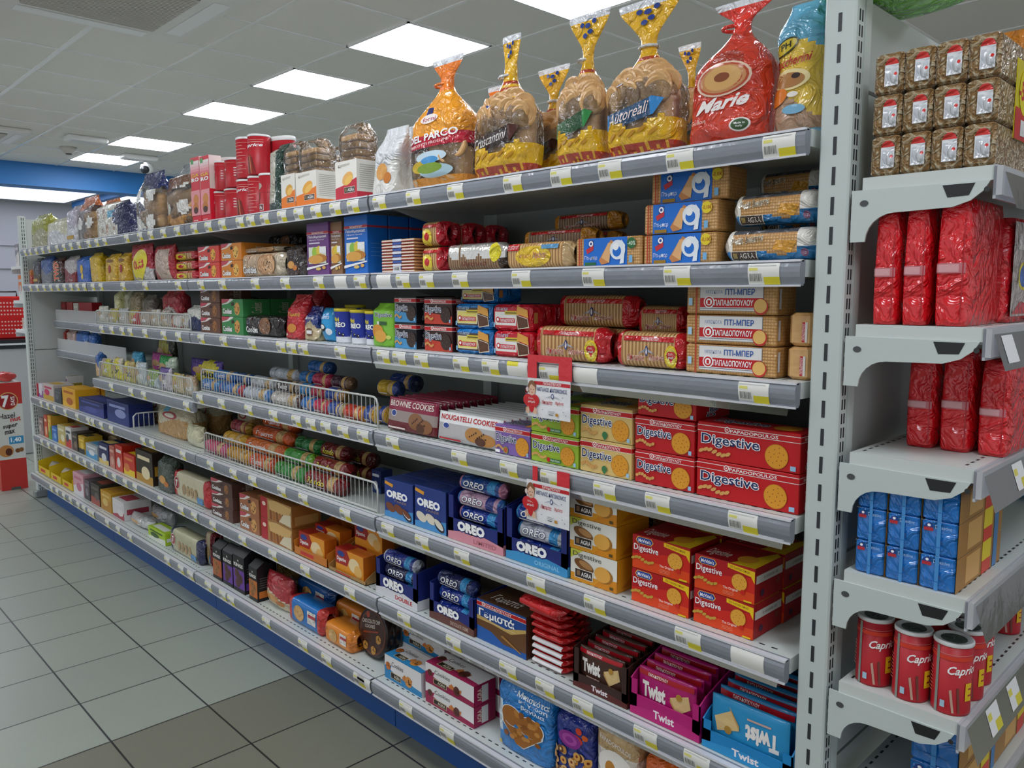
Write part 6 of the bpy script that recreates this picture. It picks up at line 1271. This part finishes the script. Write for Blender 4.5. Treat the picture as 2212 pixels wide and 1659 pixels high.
put('mcv_small', 723, 783, 1197, 1248, 6, 'yellow biscuit box with a dark red corner, right display', 'box', n=1, d=.05, y=.028, yr=.02, dz=.003)
put('mcv_small', 726, 784, 1150, 1245, 6, 'yellow and dark red biscuit box behind the right display', 'box', n=2, d=.05, y=.10, yr=.02, dz=.003)
put('tray', 712, 792, 1150, 1245, 6, 'plain brown card tray around the right yellow box', 'carton', d=.24, y=.018, c='#a8824c', lip=.08)
put('mcv_small', 643, 698, 1163, 1212, 6, 'yellow biscuit box with a dark red corner, left display', 'box', d=.05, y=.028, yr=.02, dz=.003)
put('tray', 636, 708, 1140, 1210, 6, 'orange card tray with a red rim around the left yellow box', 'carton', d=.2, y=.018, c='#c87828', lip=.25)
put('mcv_small', 645, 698, 1140, 1210, 6, 'yellow and dark red biscuit box behind the left display', 'box', n=2, d=.05, y=.09, yr=.02, dz=.003, h=.05)
put('cracker_box', 565, 632, 1070, 1161, 6, 'large brown box picturing cracker sticks', 'box', n=2, d=.12)
put('cookies_box', 518, 560, 1062, 1137, 6, 'cookie box with a light blue left edge', 'box', n=2, rows=2, d=.12, bg='#a86a44', cc='#d8a05c')
put('cookies_box', 456, 502, 1020, 1101, 6, 'dark brown choc-chip cookie box', 'box', n=3, d=.13, bg='#5a3c34', cc='#a8703c')
put('seven', 371, 450, 1020, 1076, 6, 'red-ended cake pack with a cream middle', 'cakes', d=.07, y=.03)
put('gbag', 335, 368, 984, 1056, 6, 'dark green bag with a pale name, leaning', 'bag', d=.07, c1='#3c4a40', c2='#4a5048', deco='swirl', seed=110, lean=.1)
L6 = [(294, 330, 973, 1040, '#2c2018', '#b88a2c', '#e8d8b0', 'black and gold bag-like box'), (267, 291, 984, 1029, '#c83424', '#e8c828', '#d87838', 'red and yellow box'), (250, 265, 961, 1016, '#c02818', '#d04838', '#e0d8d4', 'tall red box'), (237, 248, 965, 1012, '#b86050', '#c88070', '#d8a898', 'salmon pink box'), (214, 235, 961, 1005, '#1c2458', '#e0c470', '#d8d8e0', 'navy and yellow box'),
      (186, 211, 963, 992, '#a8b0b4', '#4a98c8', '#e0e4e8', 'grey and light blue box'), (171, 184, 944, 981, '#c8a028', '#1c1c18', '#e8c848', 'gold and black box'), (157, 169, 940, 978, '#3a3430', '#5a4438', '#8a7868', 'dark brown box'), (144, 156, 923, 966, '#e0dcd8', '#c83c34', '#3c4c58', 'white box with a red edge'), (127, 143, 920, 960, '#c8b87c', '#d8a828', '#e8e0c0', 'yellow-beige box'), (115, 126, 922, 953, '#2c6cc0', '#3478c8', '#88b0e0', 'small blue box'), (107, 114, 898, 948, '#d8a02c', '#5c9c3c', '#e8c870', 'yellow and green box'), (99, 106, 900, 947, '#c84424', '#d86438', '#f0c8a8', 'orange-red box'), (79, 97, 905, 942, '#8c7470', '#a88884', '#c8b0ac', 'greyish pink box')]
for i, (u0, u1, vt, vb, c, c2, c3, lb) in enumerate(L6): put('gen', u0, u1, vt, vb, 6, lb+', sixth shelf', 'box', d=.10, c=c, c2=c2, c3=c3, seed=200+i)
for i, (u0, u1, vt, vb, c, lb) in enumerate(((214, 262, 940, 990, '#5a4634', 'brown box at the back behind the navy and yellow one'), (150, 190, 915, 960, '#c8a030', 'yellow box at the back of the sixth shelf'), (110, 135, 898, 940, '#3c80c0', 'blue box at the back of the sixth shelf'))): put('gen', u0, u1, vt, vb, 6, lb, 'box', d=.1, y=.17, c=c, c2='#8a7048', c3='#c8b088', seed=230+i)
# ---- base shelf
put('heart_bag', 1070, 1192, 1477, 1650, 7, 'light blue biscuit bag with a heart-shaped window', 'bag', d=.08, y=.03)
put('assort_bag', 1197, 1278, 1552, 1700, 7, 'royal blue bag of assorted biscuits with a red flower', 'bag', d=.08, y=.04)
put('beige_bag', 1284, 1378, 1563, 1730, 7, 'beige and red biscuit bag cut by the bottom edge', 'bag', d=.08, y=.05)
put('orange_bag', 1386, 1478, 1604, 1760, 7, 'orange bag with a red oval cut by the bottom edge', 'bag', d=.08, y=.05)
put('agra_cookies', 922, 1027, 1462, 1548, 7, 'dark pink and white cookie box, front stack', 'box', n=2, rows=1, d=.08, y=.03)
put('agra_cookies', 925, 1030, 1462, 1548, 7, 'dark pink cookie box behind the front pink stack', 'box', n=2, d=.08, y=.12, yr=.03, h=.066)
put('agra_cookies', 990, 1090, 1398, 1540, 7, 'dark pink and white cookie box in the rear stack', 'box', n=3, d=.08, y=.22, h=.066)
put('agra_cookies', 834, 914, 1458, 1509, 7, 'light blue and white cookie box in front', 'box', d=.08, y=.03, c='#2c84bc', blue=1, chip='#3b2412', ck='#c88a3c')
put('agra_cookies', 872, 964, 1402, 1500, 7, 'light blue and white cookie box in the rear stack', 'box', n=2, d=.08, y=.14, c='#2c84bc', blue=1, chip='#3b2412', ck='#c88a3c', h=.062)
y0, z0 = SHELFY[(1, 7)]; xt = X_at(784, .06, z0+.05)
place('tin', (xt, .035, z0+.0065), .165, .165, 'round dark brown cookie tin standing on its edge', 'tin', rz=.0, rx=-.10, d=.055, name='cookie_tin')
put('seven', 701, 760, 1341, 1386, 7, 'orange pastry pack with a white and red patch', 'cakes', d=.09, y=.03, c='#e0801c', c2='#e0882c', plain=1)
put('seven', 724, 790, 1325, 1380, 7, 'second orange pastry pack behind the front one', 'cakes', d=.09, y=.13, c='#d8701c', c2='#d8802c', plain=1)
put('seven', 622, 696, 1283, 1337, 7, 'blue multipack with a red and yellow corner', 'cakes', d=.08, y=.03, c='#c42c24', c2='#2474c0', plain=1)
put('seven', 640, 715, 1265, 1325, 7, 'blue multipack behind the front blue one', 'cakes', d=.08, y=.13, c='#1c4c8c', c2='#245ca0', plain=1)
put('gbag', 562, 618, 1248, 1318, 7, 'white and red round-biscuit bag with a script name', 'bag', d=.08, y=.03, c1='#b02c34', c2='#e0d0b0', deco='swirl', seed=120, prof='pillow')
put('gbag', 585, 635, 1232, 1300, 7, 'brown film bag behind the white and red one', 'bag', d=.08, y=.15, c1='#8a6a34', c2='#5a4a3c', seed=121, prof='pillow')
for i, (u0, u1, vt, vb, c) in enumerate(((459, 478, 1166, 1245, '#b85c34'), (481, 502, 1177, 1260, '#6a3c9c'), (504, 528, 1188, 1278, '#6a3c9c'), (538, 556, 1207, 1290, '#c8702c'))):
    put('kings', u0, u1, vt, vb, 7, ('black cookie carton with orange print, leftmost of four', 'black cookie carton with violet print, left one', 'black cookie carton with violet print, right one', 'black cookie carton with orange print, rightmost of four')[i], 'carton', d=.07, c=c)
put('kings', 541, 563, 1207, 1290, 7, 'black cookie carton behind the rightmost one', 'carton', d=.07, y=.10, c='#c8702c')
put('seven', 444, 455, 1140, 1215, 7, 'dark maroon pack behind the black cartons', 'cakes', d=.06, y=.06, c='#7a1c28', c2='#a89878')
put('seven', 364, 433, 1118, 1168, 7, 'navy-ended cake pack with a cream middle', 'cakes', d=.07, y=.03, c='#1c2450', c2='#bcb898')
put('gen', 319, 356, 1140, 1165, 7, 'lime green and white flat box', 'box', d=.07, y=.03, c='#a8c82c', c2='#e0e4d8', c3='#3c5c28', seed=77)
put('crisp', 268, 318, 1092, 1140, 7, 'clear bubbly tray with small red lids', 'tray', d=.09, y=.04, c='#c8c8c8', c2='#b8b4b0', txt='o', seed=78, h=.05)
put('crisp', 312, 358, 1078, 1130, 7, 'second clear bubbly tray behind the green box', 'tray', d=.09, y=.14, c='#b8b8bc', c2='#a8a4a4', txt='o', seed=79, h=.07)
L7 = [(243, 268, 1080, 1118, '#d8d4d4', '#a83c4c', '#e0dcdc', 'white box with dark red dots'), (218, 241, 1067, 1108, '#c8962c', '#b8842c', '#e0c070', 'gold box'), (197, 216, 1054, 1098, '#3c3630', '#a85040', '#6a6058', 'dark box with a pink patch'), (184, 195, 1048, 1090, '#5a5058', '#4a4448', '#8a8088', 'dark violet box'), (160, 182, 1038, 1083, '#d8a0ac', '#e0dce0', '#c8788c', 'pink and white box')]
for i, (u0, u1, vt, vb, c, c2, c3, lb) in enumerate(L7): put('gen', u0, u1, vt, vb, 7, lb+' on the base shelf', 'box', d=.14, c=c, c2=c2, c3=c3, seed=240+i, y=.035)
for i, (u0, u1) in enumerate(((136, 158), (112, 134), (86, 110))):
    put('tray', u0, u1, 1012, 1050, 7, 'yellow open card tray on the base shelf, %s of three' % ('right', 'middle', 'left')[i], 'tray', d=.2, y=.03, lip=.4)
    put('gbag', u0+6, u1-5, 1010, 1045, 7, ('green and white', 'cream', 'pale grey')[i]+' bag inside a yellow tray', 'bag', d=.08, y=.06, yr=.03, dz=.006, c1=('#9cb89c', '#c8c0b0', '#b8b4b0')[i], seed=130+i, prof='pillow', h=.07)
put('gbag', 88, 130, 985, 1020, 7, 'gold and dark foil bag lying above the yellow trays', 'bag', d=.1, y=.25, c1='#8a7828', c2='#4a4424', seed=140, prof='pillow', h=.17)
put('gen', 172, 196, 1000, 1040, 7, 'teal box lying at the back of the base shelf', 'box', d=.1, y=.26, c='#4a8c78', c2='#5c9c84', c3='#9cc8b0', seed=141, h=.11)
put('gen', 200, 240, 1010, 1060, 7, 'dark grey box at the back of the base shelf', 'box', d=.1, y=.26, c='#3c3c48', c2='#4a4a58', c3='#8a8a94', seed=142, h=.12)

# ================================================================== END DISPLAY GOODS
def ex(u, z, y=0.0): return X_at(u, y, z)
xs = [(.098, .143), (.145, .190), (.192, .240), (.242, .292)]; hh = .0615
COLN = ('nearest the post', 'second from the post', 'third from the post', 'farthest from the post')
for r, rn in enumerate(('bottom row', 'middle row', 'top row')):
    for i, (a, b) in enumerate(((.0985, .143), (.1445, .189), (.1905, .235), (.2365, .280))):
        place('wrap_pack', (a, .006, EZ[0]+.0008+r*.0645), b-a, .0635, 'film-wrapped brown biscuit multipack, %s, %s' % (rn, COLN[i]), 'biscuits', d=.26)
t = empty('discount_label', (.2805, .09, EZ[0]+.05)); m = MB(); f = Face(m, lambda u, v, e: (.0015+e, u*.10, v*.12), .1, .12, k='p'); m.box(0, .0012, 0, .10, 0, .12, 'p#d8c81c'); f.rect(0, 0, 1, .4, '#c8302c'); f.ell(.5, .62, .35, .3, '#e8d820'); f.text('-50%', .15, .5, .85, .75, '#c8302c', off=.03); f.rect(.3, .06, .7, .26, '#e8e8e8'); obj('sticker', m, t); tag(t, 'yellow and red discount label on the wrapped brown multipacks', 'label')
for i, (a, b, hz) in enumerate(((.107, .150, .186), (.154, .196, .190), (.203, .256, .196))):
    place('red_tall', (a, .01, EZ[1]+.001), b-a, hz, 'tall red croissant pack on the second end shelf, %s' % ('nearest the post', 'middle one', 'right one, beside the clear labels')[i], 'pack', d=.19)
for i in range(4): place('red_clear', (.175, .21+i*.17, EZ[1]+.001), .085, .18, 'red pack with a clear label and blue-yellow oval, %s along the end shelf' % ('first', 'second', 'third', 'fourth')[i], 'pack', d=.16)
for i, (u0, u1, h_) in enumerate(((1948, 2020, .165), (2020, 2100, .175), (2102, 2180, .16))):
    y = .13; z = EZ[2]; a = ex(u0, z, y); b = ex(u1, z, y)
    place('red_tall', (a, y, z+.001), b-a-.004, h_, 'dark red croissant pack leaning on the third end shelf, %s' % ('left', 'middle', 'right')[i], 'pack', d=.17, lean=-.10+.0*i)
place('red_clear', (.18, .33, EZ[2]+.001), .085, .17, 'red and clear croissant pack at the back of the third end shelf', 'pack', d=.17)
for r in range(3):
    for i, (a, b) in enumerate(((.103, .152), (.154, .206), (.208, .263))):
        place('blue_multi', (a, .012, EZ[3]+.0008+r*.0575), b-a-.001, .057, 'blue film-wrapped biscuit multipack, %s row, %s' % (('bottom', 'middle', 'top')[r], ('by the post', 'centre column', 'right column')[i]), 'biscuits', d=.24)
place('gbag', (.12, .75, EZ[3]+.001), .14, .10, 'blue and yellow bag far along the fourth end shelf', 'bag', d=.08, c1='#e0d02c', c2='#5c9ccc', seed=150, prof='pillow')
n = 0
cn = ['red wafer can with white lid, nearest the post in front', 'red wafer can with white lid, middle of the front three', 'red wafer can with white lid, right of the front three', 'red wafer can second row, behind the nearest-post can', 'red wafer can second row, middle', 'red wafer can second row, right',
      'red wafer can third row, by the panel', 'red wafer can third row, right', 'red wafer can alone farther along the end shelf']
for (x, y) in ((.100, .020), (.166, .012), (.228, .014), (.105, .10), (.168, .088), (.228, .084), (.14, .17), (.222, .152), (.20, .43)):
    place('tall_can', (x, y, EZ[4]+.001), .060, .122, cn[n], 'can', style='promo', lid='#dcdede', name='wafer_can'); n += 1
for r in range(2):
    for c_ in range(1): place('blue_multi', (.19, .08, EZ[5]-.0+.001+r*.076), .075, .075, 'blue and orange biscuit multipack on the lowest visible end shelf, %s' % ('lower', 'upper')[r], 'biscuits', d=.2)
for r in range(2): place('blue_multi', (.19, .32, EZ[5]+.001+r*.076), .075, .075, 'blue and orange multipack farther along the lowest end shelf, %s' % ('lower', 'upper')[r], 'biscuits', d=.2)
# green bag over the top of the post and an orange one farther back
o = place('gbag', (-.04, .30, 1.874), .19, .33, 'bright green bag lying on top of the slotted post', 'bag', d=.07, c1='#6cc83c', seed=151, prof='pillow', rx=PI/2)
place('gbag', (.17, .28, EZ[0]+.001), .10, .27, 'orange bag farther along the top end shelf', 'bag', d=.06, c1='#d8842c', seed=152)
# left end unit goods
place('gen', (-5.68, .03, 1.582), .06, .13, 'silver-grey box on the far left end unit', 'box', d=.1, c='#9a98a0', c2='#6a6870', c3='#c8c8d0', seed=3, name='snack_box') if False else None
for i, (z, c, lb) in enumerate(((1.561, '#8c8a94', 'silver-grey box on the top shelf of the far left end unit'), (1.331, '#d8762c', 'orange-framed box on the far left end unit'), (1.131, '#c8a890', 'white and brown picture box low on the far left end unit'))):
    place('gen', (-5.66+.03*i, .03, z), .10, (.15, .17, .08)[i], lb, 'box', d=.1, c=c, c2='#e0dcd8', c3='#c8c4c8', seed=i+2)

# ================================================================== PROMOTION CARDS
def girl_card(u0, u1, vt, vb, lv, frame, label):
    y = -.022; du, dv = corr(lv, (u0+u1)/2); x0 = X_at(u0+du, y, LZ[lv]-.06); x1 = X_at(u1+du, y, LZ[lv]-.06); z1 = Z_at(vt+dv, x0, y); z0 = Z_at(vb+dv, x0, y)-.004; w = x1-x0; h = z1-z0
    t = empty('promotion_card', (x0, y, z0)); m = MB(); m.box(0, w, 0, .0012, 0, h, 'p#ecebee'); f = Face(m, lambda u, v, e: (u*w, -e, v*h), w, h, k='p')
    f.rect(.16, .84, 1, .93, '#c8202c'); f.text(PAP, .38, .855, .80, .92, '#ffffff', off=.01); f.text('ΜΕΓΑΛΟΣ ΔΙΑΓΩΝΙΣΜΟΣ', .24, .68, .93, .78, '#2c3c7c', off=.01)
    f.text('Μπισκότα', .34, .36, .60, .47, '#c83038', shear=.35); f.text('Μιράντα', .66, .36, .86, .47, '#c83038', shear=.35); f.poly([(.42, .52), (.60, .62), (.8, .52), (.6, .57)], '#b8bcc8'); f.ell(.60, .58, .03, .07, '#2a3c78'); f.ell(.60, .58, .016, .045, '#e8e8f0')
    f.rect(.5, .19, .66, .20, '#9a9aa0'); f.rect(.5, .15, .64, .16, '#9a9aa0'); f.rect(.52, .10, .62, .12, '#5a5a60'); f.rect(.68, .09, .74, .16, '#c8902c'); [f.disc(a, b, .012, '#3c4c8c') for a, b in ((.84, .58), (.38, .22), (.92, .14), (.86, .22))]
    obj('card', m, t); m = MB(); g = Face(m, lambda u, v, e: (-.012+u*.052, -.0012-e, h*.02+v*h*.92), .052, h*.92, e=.0003, k='p')
    g.ell(.52, .80, .26, .20, '#7a5034'); g.ell(.55, .74, .20, .16, '#e8bca0'); g.poly([(.30, .78), (.36, .96), (.62, .99), (.80, .86), (.76, .80), (.5, .90)], '#8a5c3c'); g.ell(.24, .74, .09, .07, '#e8d0cc'); g.ell(.48, .745, .03, .012, '#3a2c28'); g.ell(.64, .745, .03, .012, '#3a2c28'); g.ell(.56, .665, .06, .012, '#b85850')
    g.ell(.32, .44, .32, .17, '#cc1c24'); g.ell(.74, .44, .27, .17, '#cc1c24'); g.poly([(.02, .38), (.98, .38), (.55, .08)], '#cc1c24'); g.text('Στην...', .34, .46, .70, .52, '#f4e0e0'); g.text('μαμά', .32, .36, .76, .44, '#f4e0e0', off=.03)
    for s_ in (-1, 1):
        for q in range(4): g.ell(.55+s_*(.18+q*.045), .20-.012*q, .022, .075, '#e8c0a4', n=8, rot=-s_*.3)
        g.ell(.55+s_*.24, .12, .12, .05, '#e4b898')
    obj('printed_girl', m, t); m = MB()
    zt = LZ[lv]-z0-.0
    if frame: m.box(.0, w, .0004, .0014, h, zt+.004, 'p#d8303a') if False else [m.box(*q, -.0005, .0012, *p_, 'p#d8303a') for q, p_ in (((0, w*.22), (h, zt)), ((w*.74, w+.004), (h, zt)), ((0, w+.004), (zt, zt+.016)))]
    else:
        m.box(.02, w*.26, -.0002, .0012, h, zt, 'p#d8303a'); obj('strap', m, t); m = MB(); m.box(w*.72, w, -.0002, .0012, h, zt, 'p#d8303a')
    obj('red_frame' if frame else 'strap', m, t); tag(t, label, 'sign'); return t
girl_card(1142, 1234, 815, 894, 3, True, 'promotion card with a red frame hanging from the third shelf')
girl_card(1139, 1231, 1034, 1117, 4, False, 'promotion card on two red straps hanging from the fourth shelf')

# ================================================================== FAR LEFT
t = empty('floor_display_stand', (-5.74, -.055, 0)); Wd = .16; H = .76; hw = Wd/2
m = MB(); m.box(-.24, 0, -hw, hw, .0, .22, 'c#c8342c'); m.box(-.24, 0, -hw, hw, .22, H, 'c#dcdcd8')
f = Face(m, lambda u, v, e: (e, -hw+u*Wd, v*H), Wd, H, e=.001)
f.rect(0, .80, 1, 1, '#c42c28'); f.rect(0, 0, 1, .28, '#c83834'); f.rect(.35, 0, .72, .025, '#5a5a58'); f.disc(.46, .83, .082, '#e0b070'); f.disc(.46, .83, .074, '#a01c20')
f.text('7', .22, .775, .50, .885, '#ffffff', off=.05); f.vtext('DAYS', .56, .79, .72, .87, '#ffffff', off=.02); f.text('Hazel', .08, .665, .68, .715, '#2a2428', up=.01); f.text('nut', .50, .635, .90, .675, '#c83028', off=.02, up=.01); f.text('super', .20, .565, .76, .605, '#2a2428', off=.02, up=.015); f.text('max', .26, .52, .64, .555, '#2a2428', off=.02, up=.012)
f.rect(.40, .43, .95, .50, '#3c94c8'); f.text('1,40', .46, .44, .86, .49, '#ffffff', off=.03); f.ell(.26, .37, .28, .055, '#c88a4c', rot=-.2); f.ell(.36, .36, .13, .035, '#5a2c1c'); f.ell(.70, .365, .10, .02, '#7a4a24'); f.ell(.84, .37, .09, .02, '#8a5a2c')
obj('body', m, t); tag(t, 'white and red cardboard floor display at the far left', 'display stand')
o = place('crisp', (-5.86, -.36, H), .05, .05, 'red and white croissant bag lying on the floor display', 'bag', d=.05, c='#c8302c', c2='#e0dcd8', seed=160, txt='7')
o.scale = (3.6, 3.2, 1.3); o.location = (-5.94, -.13, H+.002)
t = empty('checkout_counter', (-7.4, .2, 0)); m = MB(); m.box(-.3, .3, -1.4, .45, 0, .92, 's#b4b6b8', .01); obj('body', m, t); m = MB(); m.box(-.32, .32, -1.42, .47, .92, .99, 'p#26282c'); m.box(.32, .325, -1.42, .47, .945, .96, 's#d8dade'); obj('worktop', m, t); tag(t, 'grey checkout counter with a black top beyond the end unit', 'counter')
t = empty('shopping_basket', (-7.35, .16, .992)); m = MB(); m.box(-.14, .14, -.28, .28, 0, .36, 'p#c81c1c', .01)
f = Face(m, lambda u, v, e: (.14+e, -.28+u*.56, v*.36), .56, .36, e=.0012, k='p'); n_ = 0
for j in range(8):
    for i in range(22): f.n = 1; f.rect(.04+i*.042, .12+j*.09 if j < 4 else .2+j*.09, .055+i*.042+.006, .15+j*.09 if j < 4 else .235+j*.09, '#e8b8b0')
obj('body', m, t); m = MB(); m.tube([(-.1, -.25, .36), (-.1, -.25, .40), (-.1, .25, .40), (-.1, .25, .36)], .007, 'p#2a2a2c'); obj('handle', m, t); tag(t, 'red perforated shopping basket on the far counter', 'basket')
